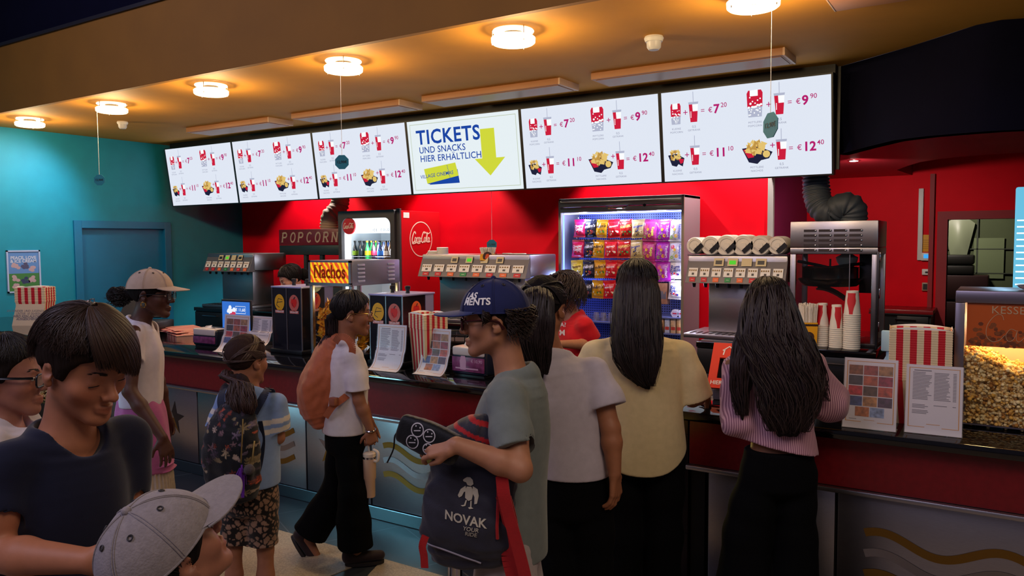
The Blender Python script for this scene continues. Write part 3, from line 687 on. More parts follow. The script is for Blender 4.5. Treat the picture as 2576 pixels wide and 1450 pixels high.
# ---- cups
def cup_stack(px, py_base, py_lip, py_top, Y, wpx, label, group, red=True, upside=True, z0=None, rz=0.0):
    p = at(px, py_base, Y=Y); z0 = p[2] if z0 is None else z0
    D = abs(X_(px+wpx/2, Y, py_base)-X_(px-wpx/2, Y, py_base)); R0 = D/2
    zt = Z_(px, py_top, Y)-z0; zl = Z_(px, py_lip, Y)-z0
    t = thing('cup_stack', label, 'paper cups', (p[0], Y, z0), rz, group)
    n = max(3, int(round(zl/.0155))); prof = [(R0*.9, 0)]
    for k in range(n): z = zl*k/n; prof += [(R0*1.0, z+.001), (R0*1.02, z+.005), (R0*1.0, z+.0095), (R0*.94, z+.0105)]
    prof += [(R0, zl), (R0*1.02, zl+.005), (R0*.97, zl+.008)]
    MB().lathe(prof, n=32).obj('rims', M_cupw, t)
    rt = R0*.70
    MB().lathe([(R0*.97, zl+.006), (rt, zt), (rt, zt+.003), (rt*.93, zt+.003), (rt*.93, zt-.006), (0, zt-.006)], n=32).obj('top_cup', M_cupw, t)
    if red:
        mb = MB(); H_ = zt-zl
        def surf(a, f): rr = R0*.97+(rt-R0*.97)*f+.0006; return (rr*math.sin(a), -rr*math.cos(a), zl+.006+(H_-.006)*f)
        for off in (0, 2.1, 4.2):
            wd = [(.02, .22), (.12, .24), (.3, .36), (.48, .58), (.6, .66), (.78, .60), (.93, .68)]
            for (f0, w0), (f1, w1) in zip(wd[:-1], wd[1:]):
                for q in range(8): u0, u1 = q/4-1, (q+1)/4-1; mb._add([surf(off+w0*u0, f0), surf(off+w0*u1, f0), surf(off+w1*u1, f1), surf(off+w1*u0, f1)], [(0, 1, 2, 3)])
        mb.obj('bottle_print', M_cupr, t)
    return t
g = 'cup stacks by the popcorn machine'
cup_stack(2068, 862, 820, 764, 6.02, 34, 'short paper cup stack beside the straws', g, rz=-.45, z0=.9)
cup_stack(2103, 866, 828, 768, 5.99, 36, 'short paper cup stack between its two neighbours', g, rz=.5, z0=.9)
cup_stack(2142, 871, 793, 733, 5.97, 44, 'tall paper cup stack near the popcorn machine', g, rz=0, z0=.9)
g = 'cup stacks on the dispenser'
cup_stack(1276, 715, 712, 690, 6.35, 20, 'smallest paper cup behind the blue cap', g, False, z0=1.561)
cup_stack(1293, 715, 708, 680, 6.3, 22, 'middle cup stack behind the blue cap', g, False, z0=1.56)
cup_stack(1308, 740, 725, 668, 6.24, 28, 'tall cup stack between blue cap and ponytail', g, True, z0=1.561, rz=2.6)

# ---- straw holders: yellow card boxes full of wrapped straws
M_yel = mat('yellow_card', '#eda80c', .55); M_brown = mat('dark_brown_print', '#3a1d12', .6); M_straw = mat('wrapped_straw', '#e9dfd2', .6, var=.08, vscale=60)
def straws(px, py0, py1, pytop, Y, wpx, label, n, z0, rz):
    p = at(px, py0, Y=Y); w_ = abs(X_(px+wpx/2, Y)-X_(px-wpx/2, Y)); h = w_/2
    zc = Z_(px, py1, Y)-z0; zs = Z_(px, pytop, Y)-z0
    t = thing('straw_holder', label, 'straw holder', (p[0], Y, z0), rz)
    mb = MB(); e = .93
    q0 = [(-h*e, -h*e, 0), (h*e, -h*e, 0), (h*e, h*e, 0), (-h*e, h*e, 0)]; q1 = [(-h, -h, zc), (h, -h, zc), (h, h, zc), (-h, h, zc)]
    for i in range(4): j = (i+1) % 4; mb._add([q0[i], q0[j], q1[j], q1[i]], [(0, 1, 2, 3)])
    mb.poly(q0[::-1]); mb.poly([(x*.98, y*.98, zc*.9) for x, y, z in q1]); mb.obj('card_box', M_yel, t)
    mb = MB()
    for s_ in range(2):
        f = (lambda x, y: (x, -h*.97-.0015, zc*.42+y)) if s_ == 0 else (lambda x, y: (h*.97+.0015, x, zc*.42+y))
        for k in range(14):
            a, b = 2*math.pi*k/14, 2*math.pi*(k+1)/14; r_ = h*.62
            mb._add([f(0, 0), f(r_*math.cos(a), r_*math.sin(a)), f(r_*math.cos(b), r_*math.sin(b))], [(0, 1, 2)])
        for k in range(9): # ragged print along the top edge
            x = -h*.9+1.8*h*k/8; mb._add([f(x-.01, zc*.44), f(x+.008, zc*.42), f(x+.013, zc*.53), f(x-.004, zc*.5)], [(0, 1, 2, 3)])
    mb.obj('box_print', M_brown, t)
    mb = MB()
    for s_ in range(2):
        f = (lambda x, y: (x, -h*.97-.003, zc*.42+y)) if s_ == 0 else (lambda x, y: (h*.97+.003, x, zc*.42+y))
        P = [(-.35*h, -.2*h), (-.2*h, .3*h), (.1*h, .38*h), (.2*h, .1*h), (0, -.35*h)]; mb._add([f(*q) for q in P], [tuple(range(5))])
    mb.obj('box_emblem', mat('print_orange', '#d9541c', .5), t)
    mb = MB(); rs = random.Random(int(px))
    for i in range(n):
        x, y = rs.uniform(-.82, .82)*h, rs.uniform(-.82, .82)*h; dx, dy = x*.22+rs.uniform(-.004, .004), y*.22+rs.uniform(-.004, .004); tz = zs*rs.uniform(.93, 1.03)
        mb.cyl((x*.9, y*.9, zc*.35), (x+dx, y+dy, tz), .0052, n=6)
    mb.obj('straws', M_straw, t)['kind'] = 'stuff'
straws(1229, 697, 655, 623, 6.18, 33, 'yellow holder full of white straws on the middle dispenser', 70, 1.565, .5)
straws(2032, 850, 810, 765, 5.97, 42, 'yellow straw holder beside the paper cups, half hidden by long hair', 70, .90, .35)
# lids on the middle dispenser
p = at(1088, 690, Y=6.3)
for (px, w_, h_, s) in ((1090, .055, .03, 'low stack of white lids on the middle dispenser'), (1114, .06, .065, 'taller stack of white lids on the middle dispenser')):
    q = at(px, 694, Y=6.3); t = thing('lid_pile', s, 'cup lids', (q[0], 6.3, 1.56)); MB().lathe([(0, 0), (w_, 0)]+sum([[(w_*.96, h_*k/6+.002), (w_, h_*(k+1)/6)] for k in range(6)], [])+[(w_*.9, h_+.003), (0, h_+.003)], n=28).obj('lids', M_lid, t)
q = at(1036, 722, Y=4.05)

# ---- popcorn machine (steel, right)
y0 = 6.06; x0, x1 = X_(1987, y0), X_(2208, y0); zt = Z_(2100, 556, y0); zb = Z_(2100, 640, y0)
t = thing('popcorn_machine', 'steel popcorn machine with hanging kettle and glass sides', 'popcorn machine', ((x0+x1)/2, y0, .90)); h = (x1-x0)/2; ZZ = zt-.9; ZB = zb-.9; D = .46
MB().rbox((-h, 0, ZB+.05), (h, D, ZZ), .006).obj('hood', M_steel, t)
MB().rbox((-h, .004, ZB), (h, D, ZB+.048), .004).obj('hood_skirt', M_steel, t)
mb = MB()
for k in range(4):
    for j in range(5):
        xc = -h+.21*h*2*.5+ (k*.355+.32)*h*.98-.06; z = ZZ-.07-.036*j
        mb.box((xc, -.003, z-.009), (xc+.08, .004, z+.009))
mb.obj('louvre', mat('louvre_dark', '#3a3236', .5, .5), t)
mb = MB()
for k in range(4):
    for j in range(5):
        xc = -h+.21*h+(k*.355+.32)*h*.98-.06; z = ZZ-.07-.036*j; mb.ball((xc+.083, -.002, z), (.008, .006, .009), 8, 5)
mb.obj('louvre_lip', M_chrome, t)
for sx in (-1, 1):
    for yy in (0.012, D-.04):
        MB().rbox((sx*(h-.02)-.02, yy, 0.03), (sx*(h-.02)+.02, yy+.03, ZB), .003).obj('post', M_steel, t)
MB().rbox((-h, 0, 0), (h, D, .03), .004).obj('base_tray', M_dkgrey, t)
MB().box((-h+.045, .02, .03), (h-.19, .024, ZB)).obj('front_glass', M_glass, t)
MB().box((h-.19, .02, .03), (h-.185, .03, ZB)).obj('glass_edge', M_steel, t)
MB().box((h-.012, .05, .03), (h-.008, D-.05, ZB)).obj('side_glass', M_glass, t); MB().box((-h+.008, .05, .03), (-h+.012, D-.05, ZB)).obj('side_glass', M_glass, t)
zk0, zk1 = Z_(2090, 718, y0+.3)-.9, Z_(2090, 673, y0+.3)-.9
M_kettle = mat('kettle_steel', '#4a4240', .25, 1.0)
kx = -.06
ke = MB().lathe([(0, zk0), (.19, zk0), (.225, zk0+.03), (.23, zk0+.05), (.225, zk0+.055), (.2, zk0+.06), (.2, zk1), (.205, zk1+.006), (.19, zk1+.006), (.185, zk1-.02), (0, zk1-.03)], (kx, .25, 0), 40).obj('kettle', M_kettle, t)
mb = MB(); mb.cyl((kx, .25, zk1-.03), (kx, .25, ZB-.04), .007); mb.tube([(kx-.25, .3, ZB-.06), (kx-.1, .3, ZB-.09), (kx, .25, ZB-.11), (kx+.1, .3, ZB-.09), (kx+.22, .3, ZB-.075)], .012); mb.obj('kettle_hanger', M_black, t)
MB().lathe([(.0, ZB-.10), (.05, ZB-.10), (.075, ZB-.06), (.08, ZB-.03), (.03, ZB-.0)], (kx+.1, .36, 0), 20).obj('heat_lamp', M_lwh, t)
MB().rbox((h-.17, .34, ZB-.30), (h-.05, .56, ZB), .004).obj('control_box', M_dkgrey, t)
mb = MB(); [mb.rbox((h+.0, .0, z), (h+.018, .03, z+.07), .003) for z in (.12, .36, .62)]; mb.obj('hinge', M_chrome, t)
MB().rbox((h-.005, -.012, .0), (h+.012, .012, ZB+.02), .003).obj('door_edge', M_dkgrey, t)
mb = MB(); mb.grid(lambda u, v: (kx-.1+.2*u, .25+.1*v, zk0-.02-.08*u*u-.02*math.sin(v*6)), 8, 6); mb.obj('kettle_chute', M_steel, t)
# its ribbed hose
def hose(name, label, path, r, m, pitch=.022):
    P = spline(path, 24); mb = MB(); L_ = 0; pts = [P[0]]; acc = 0
    out = []; rr = []
    cum = [0]
    for a, b in zip(P[:-1], P[1:]): cum.append(cum[-1]+math.dist(a, b))
    n = int(cum[-1]/(pitch/4))
    for i in range(n+1):
        s_ = cum[-1]*i/n; j = max(0, min(len(P)-2, np.searchsorted(cum, s_)-1)); f = (s_-cum[j])/max(1e-9, cum[j+1]-cum[j])
        out.append(tuple(P[j][k]+(P[j+1][k]-P[j][k])*f for k in range(3))); rr.append(r*(1+.06*math.sin(2*math.pi*i/4+.4)*(1+.5*math.sin(i*.37))))
    mb.tube(out, rr, 20); o = mb.obj(name, m, None, auto=0); return tag(o, label, 'hose')
yh = y0+.23
W = lambda px, py, dy=0: tuple(at(px, py, Y=yh+dy))
hose('exhaust_hose', 'dark grey ribbed exhaust hose on the popcorn machine', [W(2052, 430, .05), W(2053, 470, .05), W(2058, 505, .03), W(2074, 530), W(2098, 534), W(2110, 524, -.02), W(2128, 517, -.03), W(2145, 528, -.02), W(2146, 560, 0)], .098, mat('grey_hose', '#3c434a', .55), .03)
back_hose_y = 6.95
W = lambda px, py, dy=0: tuple(at(px, py, Y=back_hose_y+dy))
hose('exhaust_hose', 'beige ribbed exhaust hose beside the drinks fridge', [W(857, 480), W(856, 505), W(852, 522, -.02), W(842, 535, -.08), W(832, 545, -.12), W(829, 560, -.12), W(828, 590, -.12)], .11, mat('beige_hose', '#a8937c', .7), .035)

# ---- dark popcorn warmer with POPCORN header (left of the fridge)
yp = 6.66; x0, x1 = X_(703, yp), X_(850, 6.52, 540)-.02; z0h, z1h = Z_(770, 617, yp), Z_(770, 577, yp)
t = thing('popcorn_warmer', 'dark popcorn warmer with POPCORN header, left of the fridge', 'popcorn machine', ((x0+x1)/2, yp, .9)); h = (x1-x0)/2
M_frame = mat('dark_green_frame', '#2c3c40', .4, .4)
MB().rbox((-h, 0, z0h-.9), (h, .5, z1h-.9), .004).obj('header', mat('header_maroon', '#6e0f22', .35), t)
MB().rbox((-h, .003, z0h-.9-.12), (h, .5, z0h-.9-.002), .004).obj('header_band', M_frame, t)
def serif_text(mb, s, x0, z0, hgt, adv, y, shear=.18, wt=.2):
    """slab lettering drawn from strokes: each glyph is a list of (polyline) strokes on a unit cell"""
    G = {'P': [[(0, 0), (0, 1)], [(0, 1), (.45, 1), (.6, .85), (.6, .65), (.45, .5), (0, .5)]], 'O': [[(.36+.34*math.cos(a), .5+.5*math.sin(a)) for a in [k*math.pi/10 for k in range(21)]]],
         'C': [[(.36+.34*math.cos(a), .5+.5*math.sin(a)) for a in [.7+k*(2*math.pi-1.4)/16 for k in range(17)]]], 'R': [[(0, 0), (0, 1)], [(0, 1), (.45, 1), (.58, .85), (.58, .67), (.45, .52), (0, .52)], [(.32, .52), (.66, 0)]],
         'N': [[(0, 0), (0, 1)], [(0, 1), (.66, 0)], [(.66, 0), (.66, 1)]]}
    x = x0; kk = 0
    for ch in s:
        for st in G[ch]:
            kk += 1; y = y-1.2e-4
            P = [(x+(a+b*shear)*hgt, z0+b*hgt) for a, b in st]; V, F = stroke2d(P, hgt*wt*(.9 if len(st) > 2 else 1)); mb._add([(a, y, b) for a, b in V], F)
            for (a, b) in (st[0], st[-1]):
                if ch in 'PRN' and b in (0, 1): V, F = stroke2d([(x+(a-.17+b*shear)*hgt, z0+b*hgt), (x+(a+.17+b*shear)*hgt, z0+b*hgt)], hgt*.07); mb._add([(a_, y-.0004, b_) for a_, b_ in V], F)
        x += adv*hgt
mb = MB(); hh = (z1h-z0h)*.58; serif_text(mb, 'POPCORN', -h+.06, z0h-.9+(z1h-z0h)*.2, hh, (2*h-.14)/7/hh, -.002); mb.obj('header_lettering', mat('dull_cream', '#b3a08c', .5), t)
for x in (-h, -h*.28, h*.2, h-.05): MB().box((x, .02, 0), (x+.05, .06, z0h-.9-.12)).obj('post', M_frame, t)
MB().rbox((-h, 0, 0), (h, .5, .25), .005).obj('base', M_frame, t); MB().box((-h+.05, .03, .25), (h-.05, .034, z0h-1.02)).obj('glass_pane', M_glass, t)

# ---- drinks fridge
yf = 6.52; x0, x1 = X_(850, yf, 540), X_(1001, yf, 540); zt = Z_(1000, 527, yf); D = 7.26-yf
t = thing('drinks_fridge', 'tall red drinks fridge with a lit glass door', 'fridge', ((x0+x1)/2, yf, 0)); h = (x1-x0)/2
M_fred = mat('fridge_red', '#c9101c', .35); M_fgrey = mat('fridge_frame_grey', '#4a4547', .4, .3); M_flit = emis('fridge_light', '#e9f4ff', 1.6); M_fint = mat('fridge_interior', '#dfe8ee', .4)
mb = MB(); mb.box((h-.03, .05, .05), (h, D, zt-.01)); mb.box((-h, .05, .05), (-h+.03, D, zt-.01)); mb.box((-h+.03, D-.03, .05), (h-.03, D, zt-.01)); mb.box((-h+.03, .05, zt-.04), (h-.03, D-.03, zt-.01)); mb.box((-h+.03, .05, .05), (h-.03, D-.03, .12)); mb.obj('cabinet_body', M_fred, t, .004)
MB().box((h-.055, .03, .02), (h-.0, .06, zt+.012)).obj('door_hinge_post', M_fgrey, t, .004)
MB().box((-h, .06, 0), (h, D, .05)).obj('plinth', M_black, t)
mb = MB(); mb.box((-h+.03, D-.05, .12), (h-.03, D-.03, zt-.04)); mb.box((-h+.03, .06, zt-.05), (h-.03, D-.03, zt-.04)); mb.box((-h+.03, .06, .12), (-h+.036, D-.03, zt-.04)); mb.box((h-.036, .06, .12), (h-.03, D-.03, zt-.04)); mb.obj('liner', M_fint, t)
# door with rounded opening
xi0, xi1, zi1, zi0 = -h+.05, h-.115, zt-.085, .35
def rrect(x0, z0, x1, z1, r, n=8):
    out = []
    for cx, cz, a0 in ((x1-r, z1-r, 0), (x0+r, z1-r, 90), (x0+r, z0+r, 180), (x1-r, z0+r, 270)):
        for k in range(n+1): a = math.radians(a0+90*k/n); out.append((cx+r*math.cos(a), cz+r*math.sin(a)))
    return out
inn = rrect(xi0, zi0, xi1, zi1, .085); out = rrect(-h, .06, h-.055, zt, .02)
mb = MB(); k = len(inn)
for y_a, flip in ((0, 0), (.05, 1)):
    V = [(x, y_a, z) for x, z in inn]+[(x, y_a, z) for x, z in out]; mb._add(V, [(i, (i+1) % k, k+(i+1) % k, k+i) if not flip else (i, k+i, k+(i+1) % k, (i+1) % k) for i in range(k)])
for lp in (inn, out): mb._add([(x, 0, z) for x, z in lp]+[(x, .05, z) for x, z in lp], [(i, (i+1) % k, k+(i+1) % k, k+i) for i in range(k)])
dr = mb.obj('door', M_fgrey, t)
MB().poly([(x, .03, z) for x, z in inn]).obj('door_glass', mat('fridge_glass', (.05, .06, .07), .02, alpha=.06), dr)
zhd = zi1-.30*(zi1-Z_(930, 655, yf))*1.0; zhd = Z_(930, 587, yf)
MB().box((-h+.032, .075, zhd), (h-.032, .09, zi1+.03)).obj('lit_header', M_flit, t)
MB().box((-h+.04, .07, .3), (-h+.085, .12, zhd)).obj('light_strip', emis('fridge_strip', '#f2f8ff', 3), t)
MB().box((h-.1, .07, .3), (h-.07, .12, zhd)).obj('light_strip', emis('fridge_strip', '#f2f8ff', 3), t)
mb = MB(); cx, cz = xi0+.115, Z_(887, 569, yf); R_ = .094
mb.prism([(cx+R_*math.cos(a*math.pi/20), .0, cz+R_*math.sin(a*math.pi/20)) for a in range(40)], (0, .02, 0)); mb.obj('round_badge', M_fred, dr)
MB().text('ICE  COLD', .038, lambda x, y: (x+.30*h, .072, zhd+.035+y), spacing=1.5).obj('header_lettering', mat('grey_lettering', '#6b7f8c', .5), t)
# script lettering drawn with strokes
def script(mb, fn, s):
    """two C-led words in a flowing hand, total width about 2.9 units"""
    cnt = [0]
    def st(pts, w0): cnt[0] += 1; V, F = stroke2d(spline(pts, 7), w0); mb._add([fn(x*s, y*s, cnt[0]*1.5e-4) for x, y in V], F)
    def cap(x): # tall looping C
        st([(x+.62, .78), (x+.60, .95), (x+.45, .98), (x+.28, .75), (x+.14, .40), (x+.12, .12), (x+.24, -.02), (x+.42, .06), (x+.55, .22)], .12)
    def o(x, w_=.2): st([(x+w_, .42), (x+w_*.4, .46), (x, .25), (x+.05, .03), (x+w_*.7, .02), (x+w_*1.2, .24), (x+w_, .42), (x+w_*1.7, .38)], .09)
    def cc(x): st([(x+.2, .38), (x+.1, .46), (x-.02, .25), (x+.04, .03), (x+.18, .02), (x+.3, .14)], .09)
    def a(x): o(x, .18); st([(x+.26, .46), (x+.22, .2), (x+.24, .03), (x+.38, .1)], .09)
    cap(0); o(.50); cc(.84); a(1.08)
    st([(1.40, .40), (1.5, .36)], .08)
    cap(1.40); o(1.90); st([(2.20, .05), (2.24, .5), (2.36, .92), (2.44, .84), (2.32, .4), (2.28, .1), (2.36, .02), (2.46, .12)], .09); a(2.46)
    st([(.1, -.02), (.2, -.14), (.5, -.10), (.8, -.02), (.98, -.12), (1.3, -.08)], .09)
    st([(1.95, .86), (2.1, .96), (2.3, .86), (2.6, .84), (2.82, .98)], .10)
M_cream = mat('script_cream', '#f2e2cf', .5)
mb = MB(); script(mb, lambda x, y, o=0: (cx-.082+x, -.002-o, cz-.022+y), .057); mb.obj('badge_script', M_cream, dr)
# right flank: circle outline and script
cy0, cz0 = D*.53, Z_(1060, 602, yf+.37)
mb = MB(); P = [(.195*math.cos(k*math.pi/32), .195*math.sin(k*math.pi/32)) for k in range(65)]; V, F = stroke2d(P, .011)
fl = lambda x, y: (h+.0015, cy0+x, cz0+y)
mb._add([fl(*q) for q in V], F); mb.obj('side_circle', M_cream, t)
mb = MB(); script(mb, lambda x, y, o=0: (h+.0015+o, cy0-.172+x, cz0-.035+y), .118); mb.obj('side_script', M_cream, t)
MB().box((h, .09, zt-.09), (h+.002, .19, zt-.03)).obj('sticker', M_lwh, t)
lamp('POINT', 'fridge_lamp', ((x0+x1)/2, yf+.14, zt-.42), 16, (.86, .94, 1), .08)
# shelf with bottles
zs = Z_(930, 657, yf+.2); sh = MB()
for k in range(9): y_ = .12+k*.055; sh.cyl((-h+.04, y_, zs-.01), (h-.05, y_, zs-.01), .004, n=6)
sh.tube([(-h+.05, .10, zs+.05), (h-.06, .10, zs+.05)], .004, 6); sh.obj('shelf', M_chrome, t)
BC = [('#8fbf2e', '#20303c', 'dark bottle with yellow and red label'), ('#20303c', '#20303c', 'dark bottle without label'), ('#e6d21e', '#2fae5a', 'green bottle with a yellow cap'), ('#a01c34', '#2a1c28', 'dark bottle with wine red foot'),
      ('#1f6fd0', '#1a3f86', 'blue bottle'), ('#efe6da', '#5a3a26', 'brown bottle with white label'), ('#f0dfe4', '#4a2e22', 'brown bottle with pink and white label'), ('#e6c23a', '#8a6a22', 'amber bottle with yellow label')]
for i, (lc, gc, s) in enumerate(BC):
    bx = (x0+x1)/2+xi0+.06+(xi1-xi0-.07)*i/7
    b = thing('bottle', s+', in the front row of the lit fridge', 'bottle', (bx, yf+.155, zs-.006), 0, 'bottles in the lit fridge')
    M_g = mat('bottle_'+str(i), gc, .12, coat=.5); M_l = mat('bottle_label_'+str(i), lc, .5)
    MB().lathe([(0, 0), (.026, 0), (.029, .01), (.027, .05), (.030, .09), (.029, .13), (.022, .165), (.012, .195), (.011, .22), (.013, .222), (.013, .23), (0, .23)], n=18).obj('glass_body', M_g, b)
    MB().lathe([(.0305, .075), (.0307, .125)], n=18).obj('paper_label', M_l, b); MB().lathe([(.0135, .222), (.0145, .226), (.0145, .24), (0, .242)], n=14).obj('cap', M_black if i != 2 else M_lyel, b)
    for rr in range(1, 4): dup(b, (bx, yf+.155+.075*rr, zs-.006), 0, s+', '+['second', 'third', 'last'][rr-1]+' in its line')
# ================================================================ things standing on the service counter
ZC0 = .90
# ---- nacho warmer
y0 = 3.62; x0, x1 = X_(777, y0), X_(883, y0); zt = Z_(830, 656, y0)-ZC0; zs = Z_(830, 715, y0)-ZC0; D = .47
t = thing('nacho_warmer', 'steel nacho warmer with a lit yellow Nachos sign and chips behind glass', 'nacho warmer', ((x0+x1)/2, y0, ZC0)); h = (x1-x0)/2
M_slate = mat('slate_steel', '#8f90a6', .38, .7)
MB().rbox((-h, .006, zs-.01), (h, D, zt), .006).obj('hood', M_slate, t)
M_sign = mat('nacho_sign', '#000000', .5, emit='#ffffff', strength=.0)
N, L, B = nodes_of(M_sign); tc = N.new('ShaderNodeTexCoord'); mp = N.new('ShaderNodeMapping'); mp.inputs['Rotation'].default_value = (0, math.radians(35), 0); wv = N.new('ShaderNodeTexWave'); wv.inputs['Scale'].default_value = 9; wv.inputs['Distortion'].default_value = 3.0; wv.inputs['Detail'].default_value = 1; wv.inputs['Detail Scale'].default_value = 2
rp = N.new('ShaderNodeValToRGB'); rp.color_ramp.elements[0].position = .45; rp.color_ramp.elements[0].color = (*lin('#e8501c'), 1); rp.color_ramp.elements[1].position = .53; rp.color_ramp.elements[1].color = (*lin('#ffc814'), 1)
L.new(tc.outputs['Object'], mp.inputs[0]); L.new(mp.outputs[0], wv.inputs['Vector']); L.new(wv.outputs['Fac'], rp.inputs[0]); L.new(rp.outputs[0], B.inputs['Emission Color']); B.inputs['Emission Strength'].default_value = .95
sg = MB(); sg.box((-h+.018, -.004, zs+.008), (h-.018, .004, zt-.012)); sg = sg.obj('lit_sign', M_sign, t)
mb = MB(); mb.box((-h, -.008, zt-.012), (h, .008, zt)); mb.box((-h, -.008, zs-.012), (h, .008, zs+.008)); mb.box((-h, -.008, zs), (-h+.018, .008, zt)); mb.box((h-.018, -.008, zs), (h, .008, zt)); mb.obj('sign_frame', M_steel, t)
# slab serif lettering: default letters thickened, with small feet
mb = MB(); zc_ = (zs+zt)/2
M_rust = emis('nacho_letter', '#8c2c0c', .6)
mb.text('Nachos', .118, lambda x, y: (x, -.0052, zc_-.036+y), bold=.03, squash=.80, valign='B')
for fx in (-.125, -.075, .022, .05): mb.box((fx-.012, -.0056, zc_-.037), (fx+.012, -.005, zc_-.031))
for fx in (-.125, -.075): mb.box((fx-.012, -.0056, zc_+.042), (fx+.012, -.005, zc_+.048))
mb.obj('sign_lettering', M_rust, t)
mb = MB()
for yy in (.09, D-.09):
    for k in range(5): z = zt-.03-.026*k; mb.rbox((h-.002, yy-.032, z-.008), (h+.006, yy+.032, z+.008), .003)
mb.obj('louvre_lip', mat('louvre_light', '#b9bcd8', .35, .5), t)
for sx, yy in ((-1, 0), (1, 0), (-1, D-.025), (1, D-.025)): MB().rbox((sx*(h-.0125)-.0125, yy, .0), (sx*(h-.0125)+.0125, yy+.025, zs), .003).obj('corner_post', M_steel, t)
MB().rbox((-h, 0, 0), (h, D, .05), .004).obj('base', M_black, t)
mb = MB(); mb.box((-h+.02, .008, .05), (h-.02, .011, zs)); mb.box((h-.011, .02, .05), (h-.008, D-.02, zs)); mb.box((-h+.008, .02, .05), (-h+.011, D-.02, zs)); mb.obj('glass_panes', M_glass, t)
M_chip = mat('corn_chip', '#f5b010', .6, var=.22, vscale=40)
rs = np.random.RandomState(5); V, F = [], []
for i in range(620):
    a = rs.uniform(0, 6.28, 3); Rm = np.array(Matrix.Rotation(a[0], 3, 'X') @ Matrix.Rotation(a[1], 3, 'Y') @ Matrix.Rotation(a[2], 3, 'Z')); s_ = rs.uniform(.026, .038)
    px_ = rs.uniform(-h+.04, h-.04); py_ = rs.uniform(.03, D-.04); ztop = .40-.16*abs((px_+.02)/h)**1.6
    pz = .05+(ztop-.05)*rs.rand()**.7
    if rs.rand() < .6: (py_, px_) = (rs.uniform(.03, .07), px_) if rs.rand() < .5 else (py_, h-rs.uniform(.03, .06))
    q = [(s_*math.cos(k*2.094), s_*math.sin(k*2.094), 0) for k in range(3)]+[(0, 0, s_*.28)]
    b = len(V); V += [tuple(Rm@np.array(v)+np.array([px_, py_, pz])) for v in q]; F += [(b, b+1, b+3), (b+1, b+2, b+3), (b+2, b, b+3)]
fast_mesh('corn_chips', V, F, M_chip, t, smooth=False)['kind'] = 'stuff'
lamp('POINT', 'nacho_lamp', ((x0+x1)/2, y0+.2, ZC0+zs-.03), 2.6, (1, .8, .35), .05)

# ---- dip dispensers
M_dip = mat('dip_black', '#14141c', .12, coat=.3); M_lav = mat('lavender_steel', '#a5a6d6', .4, .5)
M_dy = mat('decal_yellow', '#e0a81c', .5); M_do = mat('decal_orange', '#e8622a', .5); M_pep = mat('pepper_red', '#d8201c', .5); M_dg = mat('decal_green', '#2a5a2a', .5); M_dsal = mat('decal_salmon', '#c86a5c', .5)
def dip(label, x0, x1, y0, zt, D, hot):
    t = thing('dip_dispenser', label, 'dip dispenser', ((x0+x1)/2, y0, ZC0)); h = (x1-x0)/2; H_ = zt-ZC0
    MB().rbox((-h-.015, -.02, 0), (h+.015, D+.02, .03), .006).obj('base_plate', M_black, t)
    MB().box((-h, 0, .03), (h, D, H_-.012)).obj('body', M_dip, t)
    MB().rbox((-h-.008, -.008, H_-.012), (h+.008, D+.008, H_), .003).obj('lid_plate', M_lav, t)
    mb = MB()
    for x in (-h, 0, h): mb.box((x-.004, -.004, .03), (x+.004, .002, H_-.012))
    mb.box((h-.002, D-.006, .03), (h+.003, D, H_-.012)); mb.obj('edge_strip', M_steel, t)
    MB().box((h, D*.72, .03), (h+.003, D-.006, H_-.012)).obj('side_plate', M_lav, t)
    for x in (-h/2, h*.45): MB().lathe([(.014, H_), (.012, H_+.02), (.018, H_+.028), (.018, H_+.045), (0, H_+.05)], (x, D*.45, 0), 14).obj('pump_knob', M_black, t)
    def decal(f, word, m, pepper):
        mb = MB(); R_ = .054
        mb._add([f(R_*.92*math.cos(k*math.pi/14), R_*1.08*math.sin(k*math.pi/14), .001) for k in range(28)], [tuple(range(28))])
        mb.use(1)
        if pepper:
            P = [(-.004, .03), (-.024, .026), (-.03, .004), (-.02, -.02), (0, -.034), (.02, -.02), (.03, .004), (.024, .026), (.004, .03), (0, .022)]; mb._add([f(x, y, .002) for x, y in P], [tuple(range(10))])
            mb.use(2); V, F = stroke2d([(0, .024), (.004, .036), (.014, .042)], .006); mb._add([f(x, y, .003) for x, y in V], F); V, F = stroke2d([(-.016, .0), (-.012, -.016), (.0, -.022)], .003); mb._add([f(x, y, .003) for x, y in V], F)
        else:
            for st in ([(-.03, -.02), (-.01, .028), (.03, .02)], [(-.026, -.0), (.032, .006)], [(-.03, -.02), (.0, -.036)]): V, F = stroke2d(st, .004); mb.use(2)._add([f(x, y, .002) for x, y in V], F)
        mb.use(3); mb._add([f(x, y, .001) for x, y in ((-.045, -.075), (.045, -.075), (.045, -.054), (-.045, -.054))], [(0, 1, 2, 3)])
        mb.use(4).text(word, .017, lambda x, y: f(x, y-.065, .002), bold=.02); mb.obj('dip_decal', [m, M_pep, M_ink, M_dsal, M_lwh], t)
    zd = H_-.115
    decal(lambda x, y, o: (-h/2+x, -.001-o, zd+y), 'CHEESE-DIP', M_dy, False)
    decal(lambda x, y, o: (h/2+x, -.001-o, zd+y), 'SALSA-DIP', M_dsal if not hot else M_dsal, True)
    decal(lambda x, y, o: (h+.001+o, D*.42+x, zd+.01+y), 'SALSA-DIP', M_do, True)
    mb = MB(); 
    for k in range(4): mb.box((h+.002, D*.3, .07+.028*k), (h+.003, D*.3+.05-.01*(k % 2), .08+.028*k))
    mb.obj('info_sticker', mat('faded_print', '#6f7280', .6), t)
y_ = 3.75; dip('black dip dispenser left of the nacho warmer', X_(683, y_), X_(756, y_), y_, Z_(720, 721, y_), .30, True)
y_ = 3.70; dip('black dip dispenser right of the nacho warmer', X_(929, y_), X_(1011, y_), y_, Z_(980, 741, y_), .31, True)

